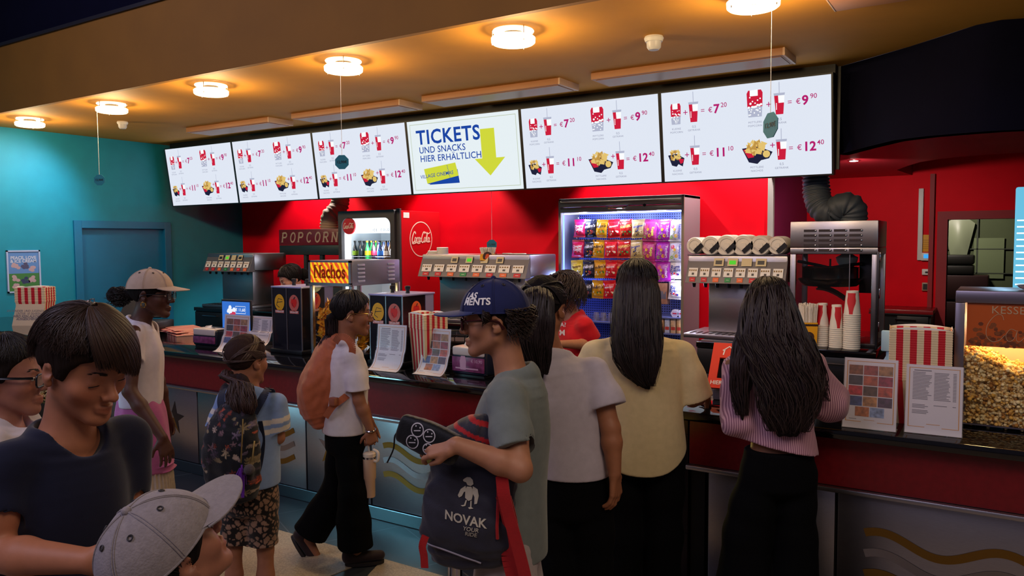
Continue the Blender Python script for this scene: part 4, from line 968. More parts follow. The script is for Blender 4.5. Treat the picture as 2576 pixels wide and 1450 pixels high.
# ---- menu stands: bent clear sleeves with a printed sheet
M_sheet = mat('sheet_paper', '#cfc7cc', .55); M_gold = mat('gold_line', '#c8862c', .5); M_txt = mat('grey_text', '#77707a', .6)
M_sleeve = mat('clear_sleeve', (1, 1, 1), .06, alpha=.07, spec=.5)
TH = [mat('thumb_%d' % i, c, .5, var=.5, vscale=60) for i, c in enumerate(('#7a4424', '#8c3a30', '#9a6a40', '#3a3038', '#a04a2c', '#8a2036', '#b02028', '#503426', '#b0442c', '#3c4678', '#a8703c', '#4a2c44', '#a45a28', '#7c8cae'))]
def menu_stand(label, pb0, pb1, ptop, kind, bend=.09, lean=.22, rz=None):
    a, b = at(*pb0, Z=ZC0), at(*pb1, Z=ZC0); d_ = b-a; w_ = float(np.hypot(d_[0], d_[1])); ang = math.atan2(d_[1], d_[0]) if rz is None else rz
    m_ = (a+b)/2; hgt = float(at((pb0[0]+pb1[0])/2, ptop, Y=m_[1]+.10)[2])-ZC0
    t = thing('menu_stand', label, 'menu stand', (m_[0], m_[1], ZC0), ang)
    prof = spline([(0, .004), (.03, .012), (.065, .045), (.085, .10), (.10, hgt*.5), (.115, hgt)], 6) if bend else spline([(0, .004), (.01, .03), (.03, hgt*.5), (.055, hgt)], 6)
    cum = [0]
    for p, q in zip(prof[:-1], prof[1:]): cum.append(cum[-1]+math.dist(p, q))
    T_ = cum[-1]
    def S(u, v, o=0.0): # u across -.5...5, v along the sheet from foot to top
        s_ = v*T_; j = max(0, min(len(prof)-2, int(np.searchsorted(cum, s_))-1)); f = (s_-cum[j])/max(1e-9, cum[j+1]-cum[j])
        y = prof[j][0]+(prof[j+1][0]-prof[j][0])*f; z = prof[j][1]+(prof[j+1][1]-prof[j][1])*f; ty, tz = prof[j+1][0]-prof[j][0], prof[j+1][1]-prof[j][1]; l = math.hypot(ty, tz)
        return (u*w_, y-tz/l*o, z+ty/l*o)
    mb = MB(); mb.grid(lambda u, v: S(u-.5, v, .0), 2, 26); mb.obj('sheet', M_sheet, t)
    mb = MB(); mb.grid(lambda u, v: S((u-.5)*1.03, v*1.0, .003), 2, 26); mb.grid(lambda u, v: S((u-.5)*1.03, v, -.003), 2, 26)
    e = mb.obj('plastic_sleeve', M_sleeve, t)
    mb = MB(); mb.box((-w_*.515, .0, 0), (w_*.515, .09 if bend else .06, .004)); mb.obj('foot', M_sleeve, t)
    mb = MB()
    def rect(m, u0, v0, u1, v1, o, seg=4):
        mb.use(m)
        for k in range(seg): va, vb = v0+(v1-v0)*k/seg, v0+(v1-v0)*(k+1)/seg; mb._add([S(u0, va, o), S(u1, va, o), S(u1, vb, o), S(u0, vb, o)], [(0, 1, 2, 3)])
    for q in ((-.45, .10, -.435, .96), (.435, .10, .45, .96)): rect(0, *q, .0006, 16)
    rect(0, -.45, .95, .45, .958, .0006, 1); rect(0, -.45, .095, -.15, .103, .0006, 1); rect(0, .15, .095, .45, .103, .0006, 1)
    if kind == 'pics':
        for r_ in range(5):
            nn = 3 if r_ < 4 else 2
            for c_ in range(nn):
                u0 = -.41+.28*c_ if nn == 3 else -.27+.28*c_; v1 = .90-.148*r_
                rect(1+(r_*3+c_) % 14, u0, v1-.135, u0+.265, v1, .0006, 3)
        rect(15, -.38, .13, -.24, .137, .0007, 1); rect(0, -.1, .125, .1, .13, .0007, 1)
    else:
        rs_ = random.Random(len(label)); rect(15, -.36, .91, -.05, .925, .0006, 1)
        for k in range(30):
            v = .885-.0205*k
            if k in (20, 21, 22, 26): continue
            rect(15, -.38, v, -.38+rs_.uniform(.22, .34), v+.0095, .0006, 1)
            if k < 24: rect(15, .0, v, .0+rs_.uniform(.2, .3), v+.0095, .0006, 1); rect(15, .33, v, .39, v+.0095, .0006, 1)
        rect(0, -.12, .14, .12, .147, .0007, 1)
    mb.obj('sheet_print', [M_gold]+TH+[M_txt], t)
    return t
menu_stand('curled picture menu in front of the small lit screen', (535, 886), (598, 893), 791, 'pics', rz=0)
menu_stand('tilted price list beside the small lit screen', (607, 868), (657, 875), 795, 'text', rz=.0)
menu_stand('curled price list leaning by the right dip dispenser', (927, 931), (991, 940), 816, 'text', rz=.05)
menu_stand('picture menu standing before the striped boxes at the middle', (1031, 944), (1112, 948), 826, 'pics', bend=.05, rz=.0)
menu_stand('picture menu beside the woman in the striped pink blouse', (2118, 1076), (2253, 1090), 899, 'pics', bend=0, rz=.03)
menu_stand('price list with gold border before the glass popcorn case', (2275, 1090), (2419, 1104), 916, 'text', bend=0, rz=.04)

# ---- popcorn boxes, nested in stacks (striped card)
M_boxw = mat('box_cream', '#ddc9a2', .6); M_boxr = mat('box_red', '#c01426', .55)
def box_stack(label, base, ptop, plip, Y, w_, dpt, n, rz, group='striped popcorn boxes'):
    p = at(*base, Z=ZC0) if Y is None else np.array([at(base[0], base[1], Y=Y)[0], Y, ZC0])
    H_ = Z_(base[0], ptop, p[1])-ZC0; zl = H_-max(.05, (Z_(base[0], ptop, p[1])-Z_(base[0], plip, p[1])))
    t = thing('popcorn_box_stack', label, 'popcorn boxes', (p[0], p[1], ZC0), rz, group)
    st = (H_-zl)/n; hw, hd = w_/2, dpt/2
    def shell(mb, z0, z1, e0, e1):
        for (ax, s_) in (('x', -1), ('x', 1), ('y', -1), ('y', 1)):
            K = 9
            for k in range(K):
                f0, f1 = k/K*2-1, (k+1)/K*2-1; mb.use(1 if k % 2 else 0)
                if ax == 'y': q = [(f0*hw*e0, s_*hd*e0, z0), (f1*hw*e0, s_*hd*e0, z0), (f1*hw*e1, s_*hd*e1, z1), (f0*hw*e1, s_*hd*e1, z1)]
                else: q = [(s_*hw*e0, f0*hd*e0, z0), (s_*hw*e0, f1*hd*e0, z0), (s_*hw*e1, f1*hd*e1, z1), (s_*hw*e1, f0*hd*e1, z1)]
                mb._add(q, [(0, 1, 2, 3)])
    mb = MB(); shell(mb, 0, zl, .80, .97); mb.use(0).box((-hw*.8, -hd*.8, 0), (hw*.8, hd*.8, .003)); mb.obj('outer_box', [M_boxw, M_boxr], t)
    mb = MB()
    for k in range(n): shell(mb, zl+st*k, zl+st*(k+.75), .985, 1.0); shell(mb, zl+st*(k+.75), zl+st*(k+1), 1.0, .975)
    mb.obj('nested_rims', [M_boxw, M_boxr], t)
    mb = MB(); K = 12 # arched top flaps
    for (ax, s_) in (('x', -1), ('x', 1), ('y', -1), ('y', 1)):
        for k in range(K):
            f0, f1 = k/K*2-1, (k+1)/K*2-1; g = lambda f: H_-.001+.012*(1-f*f)
            mb._add([(f0*hw, s_*hd, H_), (f1*hw, s_*hd, H_), (f1*hw, s_*hd, g(f1)), (f0*hw, s_*hd, g(f0))] if ax == 'y' else [(s_*hw, f0*hd, H_), (s_*hw, f1*hd, H_), (s_*hw, f1*hd, g(f1)), (s_*hw, f0*hd, g(f0))], [(0, 1, 2, 3)])
    mb.box((-hw*.95, -hd*.95, H_-.02), (hw*.95, hd*.95, H_-.012)); mb.obj('top_flaps', M_lwh, t)
    return t
box_stack('striped popcorn boxes nested behind the middle picture menu', (1078, 930), 789, 826, 3.70, .21, .16, 9, -.42)
box_stack('tall striped popcorn box stack beside the glass popcorn case', (2310, 1050), 826, 955, 3.70, .235, .15, 22, .10)
box_stack('striped popcorn boxes by the teal wall behind a paper sign', (92, 815), 723, 760, 3.92, .30, .18, 6, .55)

# ---- paper sign by the teal wall
a, b = at(30, 820, Z=ZC0), at(106, 820, Z=ZC0); m_ = (a+b)/2; zt = Z_(68, 767, m_[1])-ZC0; w_ = float(np.linalg.norm((b-a)[:2]))
t = thing('paper_sign', 'cream paper sign with four printed lines beside the teal wall', 'sign', (m_[0], m_[1], ZC0), math.atan2(b[1]-a[1], b[0]-a[0]))
mb = MB(); mb.prism([(-w_/2, 0, 0), (w_/2, 0, 0), (w_/2*.96, .06, zt), (-w_/2*.94, .06, zt)], (0, .003, 0)); mb.prism([(-w_/2, .003, 0), (w_/2, .003, 0), (w_/2, .09, .002), (-w_/2, .09, .002)], (0, 0, .002)); mb.obj('card', mat('cream_card', '#c9b8a0', .6), t)
mb = MB(); f = lambda x, y: (x, .06*y/zt-.002, y)
for s_, y_, b_ in (('AN KINDER UND JUGENDLICHE', .68, 0), ('UNTER 18 JAHREN', .55, 0), ('WIRD KEIN ALKOHOL', .43, .025), ('AUSGESCHENKT', .31, .025)): mb.text(s_, .031, lambda x, y, y_=y_: f(x, y+y_*zt), bold=b_)
mb.obj('sign_print', M_txt, t)

# ---- small lit screen, napkin boxes, flat boxes, till
a = at(592, 890, Y=3.86); t = thing('customer_display', 'small lit customer screen with a blue advert', 'screen', (X_(590, 3.96), 3.96, ZC0), .05)
w_ = X_(628, 3.86)-X_(556, 3.86); ztop = Z_(592, 757, 3.9)-ZC0
mb = MB(); mb.rbox((-w_/2, 0, .02), (w_/2, .02, ztop), .006); o_ = mb.obj('housing', M_black, t)
M_ad = emis('ad_blue', '#3a78d8', .9); mb = MB(); mb.box((-w_/2+.012, -.002, .04), (w_/2-.012, .001, ztop-.015)); mb.obj('display', M_ad, t)
mb = MB(); zz = ztop
mb.use(0).text('€ 11,60', .034, lambda x, y: (.052+x, -.0032, zz-.078+y), bold=.02)
V, F = stroke2d([(-.0, 0), (.11, 0), (.11, .055), (0, .055), (0, 0)], .004); mb._add([(x, -.0034, zz-.105+y) for x, y in V], F)
rs = random.Random(3)
for k in range(22): mb.use(0 if k < 12 else 1); cx, cy = rs.uniform(-.09, -.0), zz-(.06+rs.uniform(0, .04) if k < 12 else rs.uniform(.10, .16)); r_ = rs.uniform(.01, .02); mb._add([(cx+r_*math.cos(j*1.047), -.0030-k*2e-5, cy+r_*math.sin(j*1.047)) for j in range(6)], [tuple(range(6))])
mb.use(0); [mb.box((-.09+.01*k, -.0032, zz-.20-.02*k), (.09-.03*(k % 2), -.003, zz-.193-.02*k)) for k in range(3)]
mb.obj('advert_print', [emis('ad_white', '#eef4ff', 1.0), emis('ad_red', '#d83a5a', .9)], t)
MB().rbox((-.07, -.02, 0), (.07, .12, .02), .004).obj('stand_foot', M_black, t)
def napkins(label, px, py, Y, wpx, ptop, rz, tissue):
    x_ = X_(px, Y, py); w_ = abs(X_(px+wpx/2, Y)-X_(px-wpx/2, Y)); H_ = Z_(px, ptop, Y)-ZC0; h = w_/2
    t = thing('napkin_box', label, 'napkin dispenser', (x_, Y, ZC0), rz)
    MB().rbox((-h, 0, .008), (h, .19, H_), .02, 3).obj('housing', mat('dark_blue_plastic', '#141a2c', .25), t)
    MB().box((-h+.02, .01, 0), (h-.02, .18, .01)).obj('foot', M_black, t)
    mb = MB(); mb.rbox((-h+.012, -.005, .03), (h-.012, .004, H_-.055), .002); mb.obj('advert_face', mat('advert_'+label[:6].strip(), '#7c3a62' if tissue else '#8a3030', .25, var=.45, vscale=28), t)
    MB().rbox((-h+.01, -.004, H_-.05), (h-.01, .1, H_+.004), .012, 3).obj('clear_top', mat('pale_top', '#cbbdb2', .3), t)
    if tissue:
        mb = MB(); mb.text('€ 10,90', .026, lambda x, y: (h*.5+x, -.0062, H_-.075+y), bold=.01); c0 = (-h*.25, H_*.42); 
        P = [(-.022, -.03), (.018, -.03), (.022, .02), (.014, .05), (-.016, .05), (-.026, .02)]; mb._add([(c0[0]+x, -.006, c0[1]+y) for x, y in P], [tuple(range(6))]); mb.box((-h*.7, -.0062, .045), (h*.6, -.006, .053)); mb.obj('advert_print', mat('pale_pink_print', '#c99ab0', .5), t)
    mb = MB(); mb.grid(lambda u, v: ((u-.5)*h*1.3*(1-.45*v), .06+.03*math.sin(u*5)*v, H_-.002+(.07 if tissue else .025)*v*(1-.35*abs(u-.55))), 10, 6); mb.obj('tissue', M_paper, t)
napkins('napkin box with a purple advert and a white tissue, next to the blue cap', 1178, 940, 3.62, 92, 876, -.05, True)
napkins('napkin box with a red advert left of the small lit screen', 514, 873, 3.66, 56, 829, .05, False)
# flat striped boxes on the counter
for k in range(6):
    q = at(468-k*3, 838-k*2.2, Z=ZC0+.004+.006*k); t = thing('flat_popcorn_box', ['lowest', 'second', 'third', 'fourth', 'fifth', 'topmost'][k]+' flattened striped box in the pile by the woman with beige cap', 'popcorn box', (q[0], q[1]+.02*(k % 3), ZC0+.0065*k+.0005), -.35+.12*(k*7 % 5), 'pile of flattened popcorn boxes')
    mb = MB()
    for j in range(9): mb.use(j % 2).prism([(-.2+.044*j, -.13, 0), (-.2+.044*(j+1), -.13, 0), (-.2+.044*(j+1)+.012, .13, 0), (-.2+.044*j+.012, .13, 0)], (0, 0, .0055))
    mb.obj('card_sheet', [mat('flat_cream', '#e2a892', .6), mat('flat_red', '#c0605a', .6)], t)
q = at(430, 818, Z=ZC0+.05); t = thing('till', 'black till with a tilted touch screen behind the woman with beige cap', 'till', (q[0]-.1, 4.0, ZC0), .5)
MB().rbox((-.2, -.1, 0), (.2, .2, .10), .01).obj('cash_drawer', M_black, t)
mb = MB(); mb.prism([(-.19, -.02, .14), (-.19, .0, .13), (-.19, .2, .36), (-.19, .18, .37)], (.38, 0, 0)); mb.prism([(-.04, .06, .1), (-.04, .12, .1), (-.04, .12, .26), (-.04, .06, .2)], (.08, 0, 0)); mb.obj('touch_screen', M_black, t)
MB().box((.05, -.03, .13), (.09, -.022, .145)).obj('power_light', emis('blue_led', '#2a5aff', 3), t)
# wire basket of black bits
q = at(1152, 895, Y=3.95); t = thing('wire_basket', 'black wire basket between the striped boxes and the blue cap', 'basket', (q[0], 3.98, ZC0), 0)
mb = MB()
for k in range(5): z = .02+.045*k; R_ = .10+.012*k; mb.tube([(R_*math.cos(a*math.pi/14)*1.1, R_*math.sin(a*math.pi/14)*.8, z) for a in range(28)], .004, 6, True)
for k in range(14): a = k*math.pi/7; mb.tube([(.09*math.cos(a)*1.1, .09*math.sin(a)*.8, 0), (.15*math.cos(a)*1.1, .15*math.sin(a)*.8, .205)], .003, 5)
mb.obj('wires', M_black, t); MB().lathe([(0, .004), (.1, .004), (.115, .16), (0, .17)], n=20, sx=1.1, sy=.8).obj('liner', mat('dark_liner', '#1c1a1e', .6), t)

# ---- red ticket scanner
a = at(1783, 1000, Z=ZC0+.06); t = thing('ticket_scanner', 'orange red ticket scanner by the pink striped blouse', 'scanner', (at(1836, 1012, Z=ZC0)[0], at(1836, 1012, Z=ZC0)[1]+.02, ZC0), .10)
w_ = .22
M_scan = mat('scanner_orange', '#e8432c', .4)
MB().rbox((-w_/2+.02, .0, .0), (w_/2, .2, .055), .008).obj('base', mat('scanner_grey', '#5c5660', .4), t)
A = Vector((0, -.03, .06)); B = Vector((0, .13, .26)); U = (B-A).normalized(); Nn = Vector((1, 0, 0)).cross(U)
pf = lambda x, y, o=0.0: A+Vector((x, 0, 0))+U*y+Nn*o
L_ = (B-A).length; mb = MB()
for x0_, y0_, x1_, y1_ in ((-w_/2, 0, w_/2, .055), (-w_/2, L_-.085, w_/2, L_), (-w_/2, .055, -w_/2+.04, L_-.085), (w_/2-.04, .055, w_/2, L_-.085)): mb.prism([pf(x0_, y0_), pf(x1_, y0_), pf(x1_, y1_), pf(x0_, y1_)], Nn*.012)
mb.obj('face_frame', M_scan, t)
mb = MB(); mb.prism([pf(-w_/2+.01, .02, -.02), pf(w_/2-.01, .02, -.02), pf(w_/2-.01, L_-.02, -.02), pf(-w_/2+.01, L_-.02, -.02)], Nn*.012); mb.obj('scan_window', mat('scan_window', '#15151a', .15), t)
mb = MB(); mb.text('HIER SCANNEN', .03, lambda x, y: pf(x*.92, .028+y, .0135), bold=.02)
for st in ([(-.06, L_-.045), (-.03, L_-.02), (-.0, L_-.045)], [(-.055, L_-.07), (-.05, L_-.035)], [(-.012, L_-.07), (-.012, L_-.035)]): V, F = stroke2d(st, .006); mb._add([pf(x, y, .0135) for x, y in V], F)
mb.obj('face_print', M_lwh, t)
MB().prism([pf(-.05, L_-.12, .0), pf(.1, L_-.12, .0), pf(.1, L_-.09, .0), pf(-.05, L_-.09, .0)], Nn*.005).obj('paper_slip', M_paper, t)
mb = MB(); mb.tube(spline([(-.1, .1, .10), (-.16, .12, .07), (-.24, .16, .02), (-.3, .3, .006), (-.28, .5, .006)], 6), .004, 6); mb.obj('cable', mat('red_cable', '#c81e1e', .4), t)

# ---- glass popcorn case at the right edge
yk = 3.70; xk = X_(2400, yk, 900); ztp = Z_(2440, 732, yk)-ZC0
t = thing('glass_popcorn_case', 'lit glass popcorn case with an orange caramel poster', 'popcorn case', (xk, yk, ZC0+.0))
M_alu = mat('brushed_aluminium', '#8c8490', .35, .9); W_ = .95; D = .34; zb_ = Z_(2500, 1072, yk)-ZC0
MB().box((0, 0, .012), (W_, D, zb_)).obj('base', M_alu, t)
for x, y in ((.0, 0), (0, D-.035), (W_-.035, 0), (W_-.035, D-.035)): MB().rbox((x, y, zb_), (x+.035, y+.035, ztp-.051), .003).obj('corner_post', M_alu, t)
MB().rbox((0, 0, ztp-.05), (W_, D, ztp), .004).obj('top_frame', M_alu, t)
MB().lathe([(0, ztp), (.24, ztp), (.26, ztp+.008), (.27, ztp+.02), (.25, ztp+.016), (0, ztp+.012)], (.48, D/2, 0), 36, sy=.55).obj('lid_bowl', M_chrome, t)
MB().box((.035, .006, zb_), (W_-.035, .010, ztp-.05)).obj('front_glass', M_glass, t); MB().box((.008, .035, zb_), (.012, D-.035, ztp-.05)).obj('side_glass', M_glass, t)
for x in (.1, .2, .8): MB().lathe([(.018, 0), (.02, .012)], (x, .05, 0), 12).obj('foot', M_black, t)
MB().box((.05, .05, ztp-.072), (W_-.05, .09, ztp-.055)).obj('light_tube', emis('case_tube', '#ffd98a', 7), t)
MB().box((.03, D-.02, zb_), (W_-.03, D-.012, ztp-.05)).obj('back_panel', mat('cream_panel', '#d8cba8', .5), t)
popcorn_heap('popcorn', t, (.045, .02, zb_), (W_-.04, D-.04, .40), 4200, .0105, 8, topfn=lambda x: zb_+.235+.03*math.sin(x*9+1)+.02*math.sin(x*23))
zp0, zp1 = Z_(2480, 873, yk)-ZC0, Z_(2480, 761, yk)-ZC0; xp0 = X_(2432, yk, 800)-xk
M_post = mat('caramel_poster', '#d05c08', .5); mb = MB(); mb.box((xp0, .012, zp0), (xp0+.56, .016, zp1)); pst = mb.obj('poster', M_post, t)
mb = MB(); rs = random.Random(4)
for k in range(150):
    x = xp0+rs.uniform(.01, .55); z = zp0+abs(rs.gauss(0, .035))+.004; r_ = rs.uniform(.006, .012)
    if z < zp1-.05: mb.use(rs.randrange(2))._add([(x+r_*math.cos(j*1.047+k), .0118-k*4e-6, z+r_*.85*math.sin(j*1.047+k)) for j in range(6)], [tuple(range(6))])
mb.obj('poster_kernels', [mat('caramel_dark', '#7a3a14', .5), mat('caramel_mid', '#96501c', .5)], pst)
mb = MB(); mb.text('KESSELPOPCORN', .044, lambda x, y: (xp0+.085+x, .0105, zp1-.032+y), align='L', spacing=1.05)
sk = [0]
def scr(pts, w0, ox, s_=.112): sk[0] += 1; V, F = stroke2d(spline(pts, 7), w0*s_*1.7); mb._add([(xp0+.06+ox*.95+x*s_, .0104-sk[0]*1e-4, zp0+.022+y*s_) for x, y in V], F)
scr([(.62, .80), (.55, .98), (.35, .95), (.12, .6), (.1, .2), (.28, .0), (.5, .06), (.66, .25)], .09, 0)
def la(ox): scr([(.38, .42), (.2, .48), (.06, .25), (.14, .04), (.3, .12), (.4, .42)], .075, ox); scr([(.4, .45), (.38, .12), (.48, .04), (.62, .2)], .075, ox)
la(.075); scr([(.0, .2), (.1, .48), (.14, .38), (.3, .42), (.28, .1), (.4, .05), (.52, .2)], .075, .15); la(.205)
scr([(.0, .2), (.1, .46), (.1, .04), (.16, .4), (.28, .46), (.3, .04), (.36, .4), (.48, .46), (.52, .08), (.66, .15)], .075, .28); scr([(.05, .22), (.3, .28), (.3, .46), (.12, .44), (.08, .12), (.24, .02), (.42, .2)], .075, .355); scr([(.1, .2), (.3, .9), (.22, 1.0), (.15, .7), (.16, .1), (.28, .04), (.4, .16)], .075, .405)
mb.obj('poster_lettering', mat('poster_print', '#d8b48a', .5), pst)
lamp('POINT', 'case_lamp', (xk+.15, yk+.13, ZC0+ztp-.12), 4.5, (1, .72, .3), .06); lamp('POINT', 'case_lamp', (xk+.6, yk+.13, ZC0+ztp-.12), 4.5, (1, .72, .3), .06)

# ---- blue spray bottle stack behind the right box stack
q = at(2236, 885, Y=4.0); t = thing('spray_bottle', 'pale blue spray bottle left of the tall striped boxes', 'bottle', (q[0], 4.02, ZC0))
zz = Z_(2236, 832, 4.02)-ZC0
MB().lathe([(0, 0), (.036, 0)]+sum([[(.038, .012*k+.004), (.034, .012*k+.012)] for k in range(8)], [])+[(.036, .11), (.034, zz*.55), (.014, zz*.66), (.014, zz*.72)], n=22).obj('bottle_body', mat('pale_blue_plastic', '#7fa6c0', .35), t)
MB().rbox((-.035, -.014, zz*.72), (.022, .014, zz), .006).obj('spray_head', mat('spray_head_blue', '#9cc0d4', .35), t)
# ---- poster on the teal wall
M_pf = mat('poster_frame', '#aebbe0', .4)
za, zb_ = 1.306, float(at(55, 630, X=XL)[2]); ya, yb = float(at(14, 630, X=XL)[1]), float(at(99, 630, X=XL)[1]); za = float(at(55, 736, X=XL)[2])
t = thing('wall_poster', 'framed ice cream poster on the teal wall', 'poster', (XL, (ya+yb)/2, za)); hw_ = (yb-ya)/2; H_ = zb_-za
mb = MB()
for q0, q1 in (((0, -hw_, 0), (.015, hw_, .016)), ((0, -hw_, H_-.016), (.015, hw_, H_)), ((0, -hw_, 0), (.015, -hw_+.016, H_)), ((0, hw_-.016, 0), (.015, hw_, H_))): mb.box(q0, q1)
mb.obj('frame', M_pf, t)
mb = MB(); g = lambda y, z, o=.006: (o, y, z); mb.use(0)._add([g(-hw_, H_*.45), g(hw_, H_*.45), g(hw_, H_), g(-hw_, H_)], [(0, 1, 2, 3)]); mb.use(1)._add([g(-hw_, 0), g(hw_, 0), g(hw_, H_*.45), g(-hw_, H_*.45)], [(0, 1, 2, 3)])
rs = random.Random(9)
for (u, v, m) in ((-.5, .62, 3), (.12, .62, 4), (.6, .55, 3), (-.55, .33, 3), (.1, .28, 5), (.6, .3, 3), (-.5, .12, 3)):
    for k in range(5): r_ = hw_*.13; cy, cz = hw_*u*.9+rs.uniform(-.03, .03), H_*v+rs.uniform(-.02, .03); mb.use(m)._add([g(cy+r_*math.cos(j*.785), cz+r_*.8*math.sin(j*.785), .0066+k*1e-4) for j in range(8)], [tuple(range(8))])
mb.use(2).text('PEACE, LOVE', .046, lambda x, y: g(x, H_*.82+y, .0075), bold=.03); mb.text('& ICE CREAM', .046, lambda x, y: g(x, H_*.74+y, .0075), bold=.03)
mb.obj('poster_picture', [mat('poster_sky', '#5a86c4', .3), mat('poster_meadow', '#3f7a3c', .3), mat('poster_white', '#c8cce0', .4), mat('poster_pink', '#b89aa4', .4), mat('poster_blue', '#4a4a6e', .4), mat('poster_navy', '#2c3660', .4)], t)
# ================================================================ snack cabinet
ys = 6.84; x0, x1 = X_(1406, ys, 500), X_(1722, ys, 500); zt = Z_(1722, 490, ys); h = (x1-x0)/2; D = YB-.01-ys; zt = (zt+Z_(1406, 500, ys))/2
M_cab = mat('cabinet_beige_grey', '#a89f8c', .35, .6); M_cabside = mat('cabinet_side', '#8d8790', .45, .3)
t = thing('snack_cabinet', 'grey snack cabinet with rolled up shutter and blue lit pegboard', 'snack cabinet', ((x0+x1)/2, ys, 0))
mb = MB(); mb.box((-h, 0, 0), (-h+.03, D, zt)); mb.box((h-.03, 0, 0), (h, D, zt)); mb.box((-h, 0, zt-.03), (h, D, zt)); mb.box((-h, 0, 0), (h, D, .5)); mb.obj('cabinet_body', M_cabside, t, .004)
z2 = Z_(1560, 533, ys)
sh = MB()
nsl = 2
for k in range(nsl): a = z2+(zt-.03-z2)*k/nsl; b = z2+(zt-.03-z2)*(k+1)/nsl; sh.rbox((-h+.02, -.012, a+.003), (h-.02, .04, b-.003), .006)
shu = sh.obj('shutter', M_cab, t)
mb = MB(); mb.tube([(-.12, -.012, z2+.055), (-.09, -.04, z2+.035), (.06, -.04, z2+.035), (.10, -.012, z2+.055)], .006, 8); mb.box((-.13, -.03, z2+.058), (.11, -.012, z2+.064)); mb.obj('shutter_handle', M_chrome, shu)
MB().cyl((.27, -.011, z2+.055), (.27, -.018, z2+.055), .014, n=14).obj('lock', M_black, shu)
mb = MB(); mb.box((-h+.0, -.01, .5), (-h+.025, .0, zt-.02)); mb.box((h-.025, -.01, .5), (h, .0, zt-.02)); mb.obj('front_edge', M_cab, t)
# pegboard with holes
M_peg = mat('pegboard', '#6f7ed0', .45, .2)
N, L, B = nodes_of(M_peg); tc = N.new('ShaderNodeTexCoord'); mp = N.new('ShaderNodeMapping'); mp.inputs['Scale'].default_value = (42, 42, 42); vm = N.new('ShaderNodeVectorMath'); vm.operation = 'FRACTION'; v2 = N.new('ShaderNodeVectorMath'); v2.operation = 'SUBTRACT'; v2.inputs[1].default_value = (.5, .5, .5)
sp = N.new('ShaderNodeSeparateXYZ'); ab = N.new('ShaderNodeMath'); ab.operation = 'ABSOLUTE'; a2 = N.new('ShaderNodeMath'); a2.operation = 'ABSOLUTE'; mxn = N.new('ShaderNodeMath'); mxn.operation = 'MAXIMUM'; gt = N.new('ShaderNodeMath'); gt.operation = 'GREATER_THAN'; gt.inputs[1].default_value = .26; mx = N.new('ShaderNodeMix'); mx.data_type = 'RGBA'; mx.inputs[6].default_value = (.012, .014, .05, 1); mx.inputs[7].default_value = (*lin('#6a7ad4'), 1)
L.new(tc.outputs['Object'], mp.inputs[0]); L.new(mp.outputs[0], vm.inputs[0]); L.new(vm.outputs[0], v2.inputs[0]); L.new(v2.outputs[0], sp.inputs[0]); L.new(sp.outputs[0], ab.inputs[0]); L.new(sp.outputs[2], a2.inputs[0]); L.new(ab.outputs[0], mxn.inputs[0]); L.new(a2.outputs[0], mxn.inputs[1]); L.new(mxn.outputs[0], gt.inputs[0]); L.new(gt.outputs[0], mx.inputs[0]); L.new(mx.outputs[2], B.inputs['Base Color'])
MB().box((-h+.03, D-.05, .5), (h-.03, D-.03, z2+.06)).obj('pegboard_back', M_peg, t)
M_led = emis('led_blue', '#5a78ff', 5); M_ledw = emis('led_white', '#cfd8ff', 4.5)
MB().box((-h+.035, .04, z2-.012), (h-.035, .06, z2-.002)).obj('led_strip', M_ledw, t)
MB().box((-h+.03, .03, .6), (-h+.036, .05, z2-.02)).obj('led_strip', M_led, t); MB().box((h-.036, .03, .55), (h-.03, .05, z2-.02)).obj('led_strip', M_ledw, t)
for xx in (-.35, 0, .35): lamp('POINT', 'cabinet_led', ((x0+x1)/2+xx*h*1.8, ys-.02+.06, z2-.05), 6.5, (.55, .62, 1), .04)
lamp('POINT', 'cabinet_led', (x0+.09, ys+.06, 1.3), 4.5, (.25, .36, 1), .04); lamp('POINT', 'cabinet_led', (x1-.07, ys+.06, 1.25), 3, (.75, .8, 1), .04)
mb = MB()
for z in (1.22, .86): mb.box((-h+.03, .05, z), (h-.03, D-.05, z+.012))
zsh = Z_(1660, 796, ys+.1); mb = MB(); mb.box((h*.2, .02, zsh-.012), (h-.03, D-.05, zsh)); mb.box((-h+.03, .02, Z_(1520, 806, ys+.1)-.02), (h*.2, D-.05, Z_(1520, 806, ys+.1)-.008)); mb.obj('shelf', mat('shelf_blue', '#6a74b0', .4), t)
